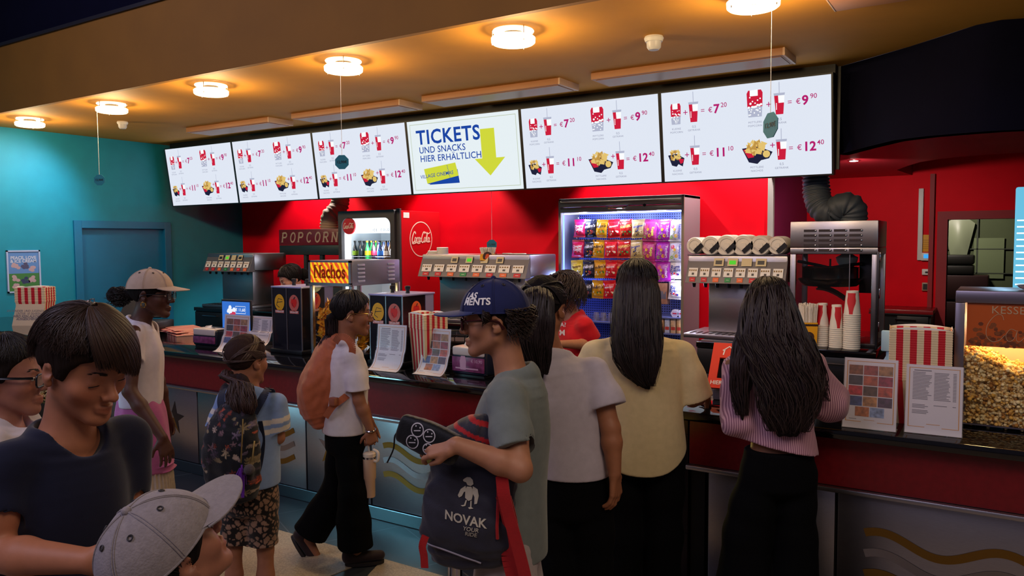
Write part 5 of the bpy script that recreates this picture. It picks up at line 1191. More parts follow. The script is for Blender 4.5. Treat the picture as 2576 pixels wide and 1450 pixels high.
# ---- snack bags
BAGS = {'dragee': ('#d0104c', '#f6eef0', ['Dragee', 'Keksi'], .9), 'choco': ('#1c2038', '#e8e4f0', ['m&m\'s'], .8), 'peanut': ('#e0a012', '#2a1408', ['m&m\'s'], .8), 'malt': ('#d81426', '#f6e6e2', ['Maltesers'], .8), 'gold': ('#c8201c', '#f0d060', ['HARIBO'], .8),
        'sport': ('#c9b078', '#1c3c98', ['Sportgum', '2'], .8), 'fruit': ('#c83c8c', '#eef04a', ['Katjes'], .9), 'jelly': ('#b42cc0', '#f0d8f6', ['Yoghurt'], .9), 'worm': ('#d6cfe0', '#1c3cae', ['Lachgummi'], .9), 'lemon': ('#efd84a', '#5a3016', ['Banane'], .9), 'coconut': ('#ece8f4', '#1c2c8c', ['Rum', 'Kokos'], .9)}
def bag_master(kind, w_, H_):
    base, tc_, words, _ = BAGS[kind]
    m = mat('bag_'+kind, base, .22, coat=.4, var=.18, vscale=14, bump=.5, bscale=22, bdist=.02); m2 = mat('bag_text_'+kind, tc_, .4)
    t = thing('snack_bag', 'x', 'snack bag')
    def S(u, v, o=0.0, side=-1): # pillow: u -1..1, v 0..1 downwards from the seal
        e = max(0, 1-u*u)**.55*(max(0, 1-(2*v-1)**2))**.5; wob = .004*math.sin(9*u+3*v)*math.sin(7*v)
        pinch = 1-.06*math.sin(math.pi*v)
        return (u*w_/2*pinch, side*(e*(.026)+wob*e+o), -v*H_)
    mb = MB(); mb.grid(lambda u, v: S(u*2-1, v), 12, 14); mb.grid(lambda u, v: S(1-u*2, v, 0, 1), 12, 14)
    mb.obj('pouch', m, t)
    mb = MB(); mb.prism([(-w_/2, -.002, 0), (w_/2, -.002, 0), (w_/2, -.002, .018), (-w_/2, -.002, .018)], (0, .004, 0)); mb.prism([(-w_/2, -.002, -H_-.012), (w_/2, -.002, -H_-.012), (w_/2, -.002, -H_), (-w_/2, -.002, -H_)], (0, .004, 0)); mb.obj('seal', m, t)
    mb = MB()
    if kind in ('fruit', 'jelly', 'worm'):
        s_ = .034 if kind != 'worm' else .030
        mb.text(words[0], s_, lambda x, y: S((w_*.27+y)/(w_/2), .55+x/H_, .0015), bold=.02)
        mb.use(1)
        for (u, v, r_, mm) in ((-.45, .3, .02, 1), (-.35, .62, .018, 2), (.1, .78, .017, 3), (-.55, .85, .016, 2), (-.15, .45, .014, 3)):
            mb.use(mm)._add([S(u+r_*math.cos(j*.628)/(w_/2), v+r_*math.sin(j*.628)/H_, .0012) for j in range(10)][::-1], [tuple(range(10))])
        mats = [m2, mat('fruit_pink', '#e04a6a', .4), mat('fruit_green', '#8ac83c', .4), mat('fruit_yellow', '#f2b81c', .4)]
    else:
        for k, wd in enumerate(words):
            sz = min(.052, w_*1.55/len(wd)) if len(wd) > 1 else .05; mb.text(wd, sz, lambda x, y, k=k: S(x/(w_/2), .34+.20*k-(y+.12*x)/H_, .0015), bold=.025, shear=.1)
        mb.use(1); rs = random.Random(len(kind)*7)
        for k in range(9):
            u, v, r_ = rs.uniform(-.65, .65), rs.uniform(.62, .9), rs.uniform(.007, .012); mb.use(1+k % 3)._add([S(u+r_*math.cos(j*.785)/(w_/2), v+r_*math.sin(j*.785)/H_, .0012) for j in range(8)][::-1], [tuple(range(8))])
        if kind == 'gold': mb.use(2)._add([S(u, v, .0009) for u, v in ((-.9, .95), (.9, .95), (.9, .5), (-.9, .5))], [(0, 1, 2, 3)])
        sub = {'choco': ('#4a3a5a', '#c83c2c', '#d8a02c'), 'peanut': ('#c8541c', '#f0d880', '#4a8c2c'), 'malt': ('#f0b49c', '#8c3a20', '#f2d8b8'), 'dragee': ('#f0b8c8', '#7a2c38', '#e88ca4'), 'gold': ('#2c1c14', '#c9a24c', '#3a8c3c'), 'sport': ('#8a6c2c', '#e8d8a0', '#1c2c6c'), 'lemon': ('#3a2c1c', '#f6f0d0', '#c85a2c'), 'coconut': ('#d8203c', '#1c2c8c', '#f0d0d8')}[kind]
        mats = [m2]+[mat('bag_spot_%s%d' % (kind, i), c, .4) for i, c in enumerate(sub)]
    mb.obj('bag_print', mats, t)
    mb = MB(); mb.tube([(0, .16, .024), (0, .0, .012), (0, -.035, .012), (0, -.045, .03)], .0025, 5); mb.obj('hook', M_chrome, t)
    return t
rows = [(553, 590, [('dragee', 1460), ('choco', 1486), ('peanut', 1515), ('malt', 1544), ('gold', 1575), ('sport', 1606), ('fruit', 1637), ('jelly', 1671), ('worm', 1704)]),
        (606, 648, [('dragee', 1455), ('choco', 1485), ('peanut', 1507), ('malt', 1537), ('gold', 1570), ('sport', 1601), ('fruit', 1633), ('jelly', 1669), ('worm', 1703)]),
        (657, 700, [('lemon', 1452), ('choco', 1482), ('peanut', 1511), ('malt', 1538), ('gold', 1568), ('sport', 1600), ('fruit', 1634), ('jelly', 1668), ('coconut', 1701)]),
        (708, 752, [('lemon', 1450), ('choco', 1477), ('peanut', 1506), ('malt', 1533), ('gold', 1564), ('coconut', 1700)])]
NAMES = {'dragee': 'crimson bag with white biscuit lettering', 'choco': 'dark blue bag of chocolate drops', 'peanut': 'yellow bag of chocolate peanuts', 'malt': 'red bag with white slanted lettering', 'gold': 'red and yellow bag of gummy sweets', 'sport': 'sand coloured bag with blue lettering', 'fruit': 'pink and green fruit gum bag', 'jelly': 'purple fruit gum bag', 'worm': 'pale bag with blue upright lettering', 'lemon': 'pale yellow bag of chocolate bananas', 'coconut': 'white and red coconut bag'}
ROWN = ['top row', 'second row', 'third row', 'bottom row']
masters = {}
dx = 33.0; yb_ = ys+.10
for r_, (pt, pb, lst) in enumerate(rows):
    for kind, px in lst:
        q = at(px, pt+ (4 if r_ == 0 else 2), Y=yb_)
        lb = NAMES[kind]+', '+ROWN[r_]+' of the pegboard'
        big = kind in ('fruit', 'jelly', 'worm')
        rzz = RNG.uniform(-.12, .12)
        if kind not in masters:
            masters[kind] = bag_master(kind, .136 if not big else .148, .150 if not big else .176); o = masters[kind]; o.location = q; o.rotation_euler = (0, 0, rzz); o['label'] = lb; o['group'] = 'snack bags on the pegboard'
        else: o = dup(masters[kind], q, rzz, lb)
        o.rotation_euler = (RNG.uniform(-.12, -.02), RNG.uniform(-.07, .07), rzz)
# hanging box with a skyline picture, small packs and boxes below
q = at(1664, 712, Y=ys+.13); t = thing('hanging_box', 'brown hanging gift box with a grey skyline picture in the cabinet', 'box', (q[0], ys+.10, q[2])); 
MB().rbox((-.07, 0, -.20), (.07, .08, 0), .004).obj('carton', mat('brown_carton', '#9a6a54', .4, var=.25, vscale=30), t)
mb = MB(); rs = random.Random(2)
for k in range(9): a = -.06+.0135*k; mb.box((a, -.002, -.15), (a+.009, -.0005, -.15+rs.uniform(.03, .09)))
mb.obj('skyline_print', mat('skyline_grey', '#55627c', .5), t)
for k, (px, lb) in enumerate(((1500, 'left'), (1518, 'middle'), (1538, 'right'))):
    q = at(px, 800, Y=ys+.09); t = thing('sweet_pack', 'clear pack with dark sweets on the lower cabinet shelf, '+lb+' of three', 'snack pack', (q[0], ys+.09, Z_(1520, 806, ys+.1)-.008), .1*k, 'clear sweet packs')
    mb = MB(); mb.grid(lambda u, v: ((u-.5)*.075*(1-.3*v*v), -.03*math.sin(math.pi*u)*(1-v*.7), .085*v), 8, 6); mb.grid(lambda u, v: ((.5-u)*.075*(1-.3*v*v), .03*math.sin(math.pi*u)*(1-v*.7), .085*v), 8, 6); mb.obj('film', mat('pack_film', '#8a84a0', .2, alpha=.55), t)
    mb = MB(); [mb.ball((RNG.uniform(-.022, .022), RNG.uniform(-.012, .012), .014+.012*j), .013, 8, 6) for j in range(3)]; mb.obj('sweets', mat('dark_sweet', '#33202c', .4), t)
for k, px in enumerate((1699, 1716)):
    q = at(px, 785, Y=ys+.1); t = thing('hexagon_box', ['hexagonal white sweet box on the small red topped shelf, left one', 'hexagonal white sweet box on the small red topped shelf, right one'][k], 'box', (q[0], ys+.08, zsh+.034), 0, 'hexagonal boxes')
    mb = MB(); mb.prism([(.04*math.cos(a*math.pi/3), 0, .04*math.sin(a*math.pi/3)) for a in range(6)], (0, .06, 0)); mb.obj('carton', mat('hex_white', '#e4dcea', .4), t)
    mb = MB(); mb.prism([(.030*math.cos(a*math.pi/3), -.001, .030*math.sin(a*math.pi/3)) for a in range(6)], (0, .0008, 0)); mb.use(1).box((-.02, -.0018, -.006), (.02, -.001, .006)); mb.obj('carton_print', [mat('hex_pale', '#c9c0dc', .4), mat('hex_red', '#c82848', .4)], t)
for k in range(4):
    q = at(1664+15*k, 815, Y=ys+.06); t = thing('biscuit_box', ['first', 'second', 'third', 'fourth'][k]+' upright biscuit box under the red topped shelf from the left', 'box', (q[0], ys+.05, zsh-.15), 0, 'biscuit boxes under the shelf')
    MB().rbox((-.024, 0, 0), (.024, .08, .135), .003).obj('carton', mat('biscuit_%d' % (k % 3), ('#c89a6a', '#b8c0dc', '#d8b08a')[k % 3], .4, var=.3, vscale=40), t)
    MB().box((-.02, -.0012, .03), (.02, 0, .06)).obj('carton_print', mat('biscuit_print', '#b83a30', .5), t)
mb = MB(); mb.box((h*.2, .015, zsh-.16), (h-.03, D-.05, zsh-.15)); mb.obj('lower_shelf', mat('shelf_blue', '#6a74b0', .4), bpy.data.objects['snack_cabinet'])

# ================================================================ red niche at the right
zc = 1.0; x0, x1 = X_(2205, 8.5, 780), X_(2345, 8.5, 780)
t = thing('wall_counter', 'black drawer unit with red top in the red niche', 'counter', ((x0+x1)/2, 8.35, 0)); h = (x1-x0)/2
MB().rbox((-h-.05, 0, zc-.04), (h+.02, YD-8.36, zc), .004).obj('worktop', mat('red_worktop', '#7c1418', .3), t); MB().box((-h-.05, -.004, zc-.05), (h+.02, .01, zc-.038)).obj('worktop_edge', M_black, t)
MB().box((-h, .03, 0), (h, YD-8.37, zc-.045)).obj('carcass', M_black, t)
for z in (.78, .60, .40):
    f = MB().rbox((-h+.2, .012, z), (h-.02, .03, z+.16), .003).obj('drawer', M_black, t); MB().box((-.06, -.004, z+.115), (.12, .012, z+.128)).obj('handle', M_chrome, f)
def wallbox(name, label, cat, p0, p1, dpt, m, extra=None):
    a, b = at(*p0, Y=YD), at(*p1, Y=YD); t = thing(name, label, cat, ((a[0]+b[0])/2, YD, b[2])); w_ = (b[0]-a[0])/2; H_ = a[2]-b[2]
    MB().rbox((-w_, -dpt, 0), (w_, 0, H_), .004).obj('body', m, t)
    if extra: extra(t, w_, H_, dpt)
    return t
wallbox('cable_duct', 'white cable duct on the red niche wall', 'cable duct', (2312, 475), (2320, 655), .03, M_white)
wallbox('notice', 'yellow notice on the red niche wall', 'notice', (2318, 591), (2343, 634), .004, mat('yellow_paper', '#d89a1c', .6), lambda t, w_, H_, d: [MB().box((-w_*.8, -d-.001, H_*(.2+.12*k)), (w_*.6, -d, H_*(.22+.12*k))).obj('print', mat('notice_print', '#8c6414', .6), t) for k in range(5)][:0] or None)
wallbox('thermostat', 'white thermostat with a blue display', 'thermostat', (2318, 636), (2344, 656), .04, M_white, lambda t, w_, H_, d: MB().box((-w_*.5, -d-.002, H_*.3), (w_*.6, -d, H_*.8)).obj('display', emis('thermo_blue', '#3a9ae0', 1.2), t))
wallbox('card_switch', 'white switch below the thermostat', 'switch', (2320, 677), (2338, 692), .03, M_white, lambda t, w_, H_, d: MB().box((-w_*.1, -d-.002, H_*.3), (w_*.9, -d, H_*.6)).obj('slot', M_black, t))
wallbox('door_buzzer', 'dark framed door buzzer, lowest of the wall fittings', 'buzzer', (2320, 711), (2336, 732), .03, mat('buzzer_frame', '#9a7a62', .4), lambda t, w_, H_, d: MB().box((-w_*.65, -d-.002, H_*.15), (w_*.65, -d, H_*.85)).obj('button_plate', M_black, t))
# shapes in the dim store room
for (px, py, pb, w_, lb, m) in ((2400, 690, 800, .34, 'dark stack of crates in the dim store room', '#2e1412'), (2395, 640, 692, .22, 'dark appliance on the crates in the dim store room', '#16140f')):
    p = at(px, pb, Y=10.6); z1 = float(at(px, py, Y=10.6)[2]); z0 = 0 if w_ > .3 else float(at(px, 692, Y=10.6)[2])
    t = thing('crate_stack' if w_ > .3 else 'appliance', lb, 'crates' if w_ > .3 else 'appliance', (p[0], 10.6, z0)); mb = MB(); n_ = 4 if w_ > .3 else 2
    for k in range(n_): a = (z1-z0)*k/n_; mb.rbox((-w_, 0, a), (w_, .4, a+(z1-z0)/n_-.01), .02)
    mb.obj('crate' if w_ > .3 else 'housing', mat('m'+m[1:], m, .5), t)
q = at(2412, 610, Y=11.2); t = thing('wall_bag', 'pale plastic bag on the store room wall', 'bag', (q[0], 11.24, q[2])); mb = MB(); mb.grid(lambda u, v: ((u-.5)*.34*(1-.6*v), -.05*math.sin(math.pi*u)*math.sin(math.pi*v), .22-.5*v+.1*math.sin(u*3)), 8, 8); mb.obj('bag_film', mat('pale_film', '#8b9478', .4), t)
q = at(2487, 650, Y=11.28); t = thing('sheet', 'pale sheet pinned to the store room wall', 'sheet', (q[0], 11.28, q[2])); mb = MB(); mb.box((-.16, -.006, -.25), (.16, 0, .25)); mb.obj('paper', mat('sheet_green', '#6f7d58', .7), t)
# upright cooler with a lit edge at the right border
yc_ = 4.9; xa = X_(2545, yc_, 600)
t = thing('upright_cooler', 'dark upright cooler with a blue lit edge at the right border', 'cooler', (xa, yc_, 0)); zt = Z_(2560, 470, yc_); zt2 = Z_(2560, 440, yc_)
MB().rbox((.075, 0, 0), (.75, .6, zt2), .01).obj('cabinet', mat('cooler_dark', '#2a1c26', .35), t)
MB().rbox((.012, .03, .9), (.062, .1, zt), .01).obj('lit_edge', emis('cooler_blue', '#6cc4e6', .95), t)
mb = MB()
for k in range(16): z = zt-.18-.034*k; mb.box((.022, .022, z), (.062, .032, z+.007))
mb.obj('led_row', emis('cooler_leds', '#d8f6ff', 2.2), t)
lamp('POINT', 'cooler_led', (xa-.06, yc_-.1, 1.7), 1.2, (.4, .75, 1), .05)
# ================================================================ figures: distance fields turned into smooth meshes
f32 = np.float32
CRH = CR*np.array([1, 1, 0]); CRH /= np.linalg.norm(CRH); CFH = CF*np.array([1, 1, 0]); CFH /= np.linalg.norm(CFH); UPV = np.array([0, 0, 1.0])
def nrm(v): v = np.asarray(v, float); return v/max(1e-9, np.linalg.norm(v))
def heading(deg): a = math.radians(deg); return math.cos(a)*CFH+math.sin(a)*CRH      # 0 = away from the visitor's side, 90 = towards the right wall
def frame(yaw, pitch=0, roll=0):
    """rows: right, forward, up of a head or trunk"""
    f = heading(yaw); r = np.cross(f, UPV); p = math.radians(pitch); f2 = f*math.cos(p)-UPV*math.sin(p); u = np.cross(r, f2); q = math.radians(roll)
    return np.array([r*math.cos(q)+u*math.sin(q), f2, -r*math.sin(q)+u*math.cos(q)])
def smin(a, b, k):
    if k <= 0: return np.minimum(a, b)
    h = np.clip(.5+.5*(b-a)/k, 0, 1); return b+(a-b)*h-k*h*(1-h)
def smax(a, b, k): return -smin(-a, -b, k)
class Vol:
    def __init__(s, lo, hi, h):
        s.lo = np.asarray(lo, float); s.h = h; s.n = np.ceil((np.asarray(hi)-s.lo)/h).astype(int)+1
        s.d = np.full(tuple(s.n), .5, f32)
    def twin(s): v = Vol.__new__(Vol); v.lo, v.h, v.n = s.lo, s.h, s.n; v.d = np.full(tuple(s.n), .5, f32); return v
    def join(s, o, k): s.d = smin(s.d, o.d, f32(k)); return s
    def sub(s, lo, hi):
        a = np.clip(np.floor((np.asarray(lo)-s.lo)/s.h).astype(int), 0, s.n); b = np.clip(np.ceil((np.asarray(hi)-s.lo)/s.h).astype(int)+1, 0, s.n)
        sl = tuple(slice(a[i], b[i]) for i in range(3))
        ax = [(s.lo[i]+s.h*np.arange(a[i], b[i])).astype(f32) for i in range(3)]
        return sl, ax[0][:, None, None], ax[1][None, :, None], ax[2][None, None, :]
    def put(s, fn, lo, hi, k=0.0, op='add'):
        m = k+3*s.h; sl, X, Y, Z = s.sub(np.asarray(lo)-m, np.asarray(hi)+m)
        if s.d[sl].size == 0: return s
        v = fn(X, Y, Z).astype(f32)
        s.d[sl] = smin(s.d[sl], v, k) if op == 'add' else smax(s.d[sl], -v, k) if op == 'cut' else smax(s.d[sl], v, k)
        return s
    def cone(s, a, b, ra, rb=None, k=0.0, op='add'):
        rb = ra if rb is None else rb; a, b = np.asarray(a, float), np.asarray(b, float); v = b-a; L2 = max(1e-9, v@v)
        def fn(X, Y, Z):
            x, y, z = X-f32(a[0]), Y-f32(a[1]), Z-f32(a[2]); t = np.clip((x*f32(v[0])+y*f32(v[1])+z*f32(v[2]))/f32(L2), 0, 1)
            return np.sqrt((x-t*f32(v[0]))**2+(y-t*f32(v[1]))**2+(z-t*f32(v[2]))**2)-(f32(ra)+f32(rb-ra)*t)
        R_ = max(ra, rb); return s.put(fn, np.minimum(a, b)-R_, np.maximum(a, b)+R_, k, op)
    def chain(s, pts, rad, k=.02, op='add'):
        for i in range(len(pts)-1): s.cone(pts[i], pts[i+1], rad[i], rad[i+1], k, op)
        return s
    def ball(s, c, r, k=0.0, op='add'): return s.cone(c, np.asarray(c)+1e-5, r, r, k, op)
    def ell(s, c, M, rad, k=0.0, op='add'):
        c = np.asarray(c, float); M = np.asarray(M, float); r = np.asarray(rad, float)
        def fn(X, Y, Z):
            x, y, z = X-f32(c[0]), Y-f32(c[1]), Z-f32(c[2]); k0 = 0; k1 = 0
            for i in range(3): q = (x*f32(M[i, 0])+y*f32(M[i, 1])+z*f32(M[i, 2]))/f32(r[i]); k0 = k0+q*q; k1 = k1+(q/f32(r[i]))**2
            k0 = np.sqrt(k0); return k0*(k0-1)/np.maximum(np.sqrt(k1), 1e-6)
        R_ = r.max(); return s.put(fn, c-R_, c+R_, k, op)
    def loft(s, st, k=0.0, op='add', cap=.03, grow=0.0, sq=2.0):
        """stations (centre, right, half width, half depth): elliptic tube"""
        A = np.array([list(q[0])+list(nrm(q[1]))+[q[2]+grow, q[3]+grow] for q in st]); R = []
        for i in range(len(A)-1):
            p0, p1, p2, p3 = A[max(i-1, 0)], A[i], A[i+1], A[min(i+2, len(A)-1)]; L0 = np.linalg.norm(p2[:3]-p1[:3]); n_ = max(2, min(8, int(L0/.02))) if len(A) > 2 else 1
            m1 = (p2-p0)/max(1e-6, np.linalg.norm(p2[:3]-p0[:3]))*L0; m2 = (p3-p1)/max(1e-6, np.linalg.norm(p3[:3]-p1[:3]))*L0
            for j in range(n_): t = j/n_; R.append((2*t**3-3*t*t+1)*p1+(t**3-2*t*t+t)*m1+(-2*t**3+3*t*t)*p2+(t**3-t*t)*m2)
        R.append(A[-1]); P3 = np.array([q[:3] for q in R]); mxr = max(q[6:8].max() for q in R)+cap; T_, k_all, op_all = s, k, op; s = Vol.__new__(Vol); s.lo, s.h = T_.lo, T_.h
        sl_, _x, _y, _z = T_.sub(P3.min(0)-mxr-k-3*T_.h, P3.max(0)+mxr+k+3*T_.h); s.lo = np.array([_x.min(), _y.min(), _z.min()], float) if _x.size and _y.size and _z.size else T_.lo; s.n = np.array(T_.d[sl_].shape); s.d = np.full(tuple(s.n), .5, f32); k = 0.0; op = 'add'
        if T_.d[sl_].size == 0: return T_
        st = [(q[:3], q[3:6], q[6], q[7]) for q in R]; grow = 0.0; N_ = len(st)-1
        for i in range(N_):
            capq = cap if i in (0, N_-1) else .028
            (c0, r0, w0, e0), (c1, r1, w1, e1) = st[i], st[i+1]; c0, c1 = np.asarray(c0, float), np.asarray(c1, float); v = c1-c0; L = np.linalg.norm(v); ax = v/L
            rt = nrm(np.asarray(r0)+np.asarray(r1)); rt = nrm(rt-ax*(rt@ax)); fw = np.cross(ax, rt); w0, w1, e0, e1 = [q+grow for q in (w0, w1, e0, e1)]
            def fn(X, Y, Z, cap=capq):
                x, y, z = X-f32(c0[0]), Y-f32(c0[1]), Z-f32(c0[2]); u = x*f32(ax[0])+y*f32(ax[1])+z*f32(ax[2]); t = np.clip(u/f32(L), 0, 1)
                a = (x*f32(rt[0])+y*f32(rt[1])+z*f32(rt[2])); b = (x*f32(fw[0])+y*f32(fw[1])+z*f32(fw[2])); w_ = f32(w0)+f32(w1-w0)*t; e_ = f32(e0)+f32(e1-e0)*t
                o = np.maximum(np.maximum(-u, u-f32(L)), 0)
                if sq == 2.0: k0 = np.sqrt((a/w_)**2+(b/e_)**2+(o/f32(cap))**2); k1 = np.sqrt((a/w_**2)**2+(b/e_**2)**2+(o/f32(cap*cap))**2)
                else:
                    q_ = (np.abs(a/w_)**sq+np.abs(b/e_)**sq+(o/f32(cap))**sq)**(1/sq); return (q_-1)*np.minimum(w_, e_)*.9
                return k0*(k0-1)/np.maximum(k1, 1e-6)
            R_ = max(w0, w1, e0, e1)+capq; s.put(fn, np.minimum(c0, c1)-R_, np.maximum(c0, c1)+R_, 0.0, 'add')
        T_.d[sl_] = smin(T_.d[sl_], s.d, f32(k_all)) if op_all == 'add' else smax(T_.d[sl_], -s.d, f32(k_all))
        return T_
    def plane(s, p, n, k=.004, lo=None, hi=None):
        """keep the side the normal points away from"""
        p = np.asarray(p, float); n = nrm(n); lo = s.lo if lo is None else lo; hi = s.lo+s.h*s.n if hi is None else hi
        return s.put(lambda X, Y, Z: (X-f32(p[0]))*f32(n[0])+(Y-f32(p[1]))*f32(n[1])+(Z-f32(p[2]))*f32(n[2]), lo, hi, k, 'and')
    def wrinkle(s, amp, freq, seed=1, n=5, stretch=(1, 1, 1)):
        rs = np.random.RandomState(seed); idx = np.nonzero(np.abs(s.d) < amp*2+.02)
        P = np.stack([(s.lo[i]+s.h*idx[i]) for i in range(3)], 1).astype(f32)*np.asarray(stretch, f32); v = np.zeros(len(P), f32)
        for j in range(n):
            kv = nrm(rs.normal(size=3))*freq*rs.uniform(.6, 1.5); w_ = nrm(rs.normal(size=3))*freq*.7
            v += np.sin(P@kv.astype(f32)+1.3*np.sin(P@w_.astype(f32)+rs.uniform(0, 6))+f32(rs.uniform(0, 6)))
        s.d[idx] += (amp*v/math.sqrt(n)).astype(f32); return s
    def mesh(s, smooth=2):
        D = s.d; neg = D < 0; n = np.array(D.shape); c = np.zeros(tuple(n-1), np.uint8)
        for dx in (0, 1):
            for dy in (0, 1):
                for dz in (0, 1): c += neg[dx:n[0]-1+dx, dy:n[1]-1+dy, dz:n[2]-1+dz]
        I = np.argwhere((c > 0) & (c < 8)); N_ = len(I); P = np.zeros((N_, 3)); cnt = np.zeros(N_)
        off = np.array([[a, b, d_] for a in (0, 1) for b in (0, 1) for d_ in (0, 1)]); val = np.stack([D[I[:, 0]+o[0], I[:, 1]+o[1], I[:, 2]+o[2]] for o in off], 1)
        for a in range(8):
            for b in range(a+1, 8):
                if np.abs(off[a]-off[b]).sum() != 1: continue
                va, vb = val[:, a], val[:, b]; m = (va < 0) != (vb < 0); t = np.where(m, va/np.where(m, va-vb, 1), 0); P[m] += (off[a]+t[m, None]*(off[b]-off[a])); cnt[m] += 1
        P = P/cnt[:, None]+I; ids = np.full(tuple(n-1), -1, np.int32); ids[I[:, 0], I[:, 1], I[:, 2]] = np.arange(N_); F = []
        for ax in range(3):
            sl0 = [slice(None)]*3; sl1 = [slice(None)]*3; sl0[ax] = slice(0, -1); sl1[ax] = slice(1, None); A, B = neg[tuple(sl0)], neg[tuple(sl1)]
            E = np.argwhere(A != B); o1, o2 = [(1, 2), (2, 0), (0, 1)][ax]; E = E[(E[:, o1] > 0) & (E[:, o2] > 0) & (E[:, o1] < n[o1]-1) & (E[:, o2] < n[o2]-1)]
            if len(E) == 0: continue
            q = []
            for d1, d2 in ((-1, -1), (0, -1), (0, 0), (-1, 0)): e = E.copy(); e[:, o1] += d1; e[:, o2] += d2; q.append(ids[e[:, 0], e[:, 1], e[:, 2]])
            q = np.stack(q, 1); fl = ~A[E[:, 0], E[:, 1], E[:, 2]]; q[fl] = q[fl][:, ::-1]; F.append(q)
        F = np.concatenate(F) if F else np.zeros((0, 4), int); V = s.lo+P*s.h
        for _ in range(smooth):
            acc = np.zeros_like(V); cn = np.zeros(len(V))
            for a in range(4):
                for b in (1, 3): i, j = F[:, a], F[:, (a+b) % 4]; cn += np.bincount(i, minlength=len(V)); acc += np.stack([np.bincount(i, V[j, k], len(V)) for k in range(3)], 1)
            V = V*.5+.5*acc/np.maximum(cn, 1)[:, None]
        return V, F
def vol_for(pts, pad, h): P = np.array(pts); return Vol(P.min(0)-pad, P.max(0)+pad, h)

# ---- strands of hair as thin tapered tubes
M_hair = mat('hair', '#1a1210', .48, attr='Col', spec=.4)
M_hairmass = mat('hair_mass', '#1a1210', .8, attr='Col', spec=.15, bump=.9, bscale=130, stretch=(1, 1, .12), bdist=.006)
def strands(name, parent, paths, r, col, base, tip=.25, m=4, vary=.25, seed=1):
    P = np.asarray(paths, float)-base; n, k, _ = P.shape; rs = np.random.RandomState(seed)
    T = np.gradient(P, axis=1); T /= np.maximum(np.linalg.norm(T, axis=2, keepdims=True), 1e-9); ref = np.array([.31, .52, .79]); A = np.cross(T, ref); A /= np.maximum(np.linalg.norm(A, axis=2, keepdims=True), 1e-9); Bn = np.cross(T, A)
    t = np.linspace(0, 1, k); prof = (1-(1-tip)*np.clip((t-.55)/.45, 0, 1))*np.clip(t*8+.5, 0, 1)
    R_ = r*prof[None, :, None]*rs.uniform(.7, 1.25, (n, 1, 1))
    V = np.stack([P+R_*(math.cos(2*math.pi*j/m)*A+math.sin(2*math.pi*j/m)*Bn) for j in range(m)], 2)
    idx = np.arange(n*k*m).reshape(n, k, m); F = np.stack([idx[:, :-1, :], np.roll(idx, -1, 2)[:, :-1, :], np.roll(idx, -1, 2)[:, 1:, :], idx[:, 1:, :]], -1).reshape(-1, 4)
    c = np.array(lin(col) if isinstance(col, str) else col); C_ = np.clip(c[None]*(1+rs.uniform(-vary, vary, (n, 1))), 0, 1); C_ = np.repeat(np.concatenate([C_, np.ones((n, 1))], 1), k*m, 0)
    return fast_mesh(name, V.reshape(-1, 3), F, [M_hair], parent, C_, True)

# ---- head, hand, foot fields
def head_field(v, c, M, s, ears=True, jaw=1.0):
    """M rows right, forward, up; s = head height / .23"""
    c = np.asarray(c, float); L = lambda x, y, z: c+s*(x*M[0]+y*M[1]+z*M[2])
    v.ell(L(0, -.010, .033), M, s*np.array([.075, .096, .084])); v.ell(L(0, .024, -.030), M, s*np.array([.060, .064, .078]), .03*s)
    for q in (-1, 1):
        v.cone(L(.046*q*jaw, -.002, -.052), L(.014*q, .066, -.096), .021*s, .019*s, .02*s); v.ball(L(.040*q, .052, -.026), .025*s, .02*s)
    v.ball(L(0, .074, -.098), .0175*s, .012*s)
    v.cone(L(-.028, .074, .020), L(.028, .074, .020), .013*s, .013*s, .015*s)
    for q in (-1, 1): v.ball(L(.032*q, .098, .001), .0165*s, .010*s, 'cut')
    v.cone(L(0, .082, .010), L(0, .104, -.027), .0075*s, .0105*s, .010*s); v.ball(L(0, .107, -.030), .0108*s, .006*s)
    for q in (-1, 1): v.ball(L(.0115*q, .096, -.034), .0085*s, .005*s)
    for q in (-1, 1): v.ball(L(.031*q, .0705, .001), .0158*s, .003*s)
    for q in (-1, 1): v.cone(L(.019*q, .083, -.0635), L(.003*q, .0935, -.0605), .0052*s, .0062*s, .005*s); v.cone(L(.016*q, .083, -.072), L(0, .0915, -.0735), .0055*s, .0075*s, .005*s)
    for q in (-1, 1): v.cone(L(.022*q, .0855, -.0675), L(0, .1, -.0672), .0018*s, .0022*s, .003*s, 'cut')
    if ears:
        for q in (-1, 1):
            E = frame_mul(M, q); v.ell(L(.0765*q, -.014, -.004), E, s*np.array([.0085, .020, .033]), .007*s); v.ball(L(.087*q, -.008, -.002), .0125*s, .006*s, 'cut'); v.ball(L(.076*q, -.006, -.030), .0085*s, .005*s)
    return L
def frame_mul(M, q):
    a = .30*q; r, f, u = M; r2 = r*math.cos(a)-f*math.sin(a)*1.0; f2 = f*math.cos(a)+r*math.sin(a); b = .2; return np.array([r2, f2*math.cos(b)-u*math.sin(b), u*math.cos(b)+f2*math.sin(b)])
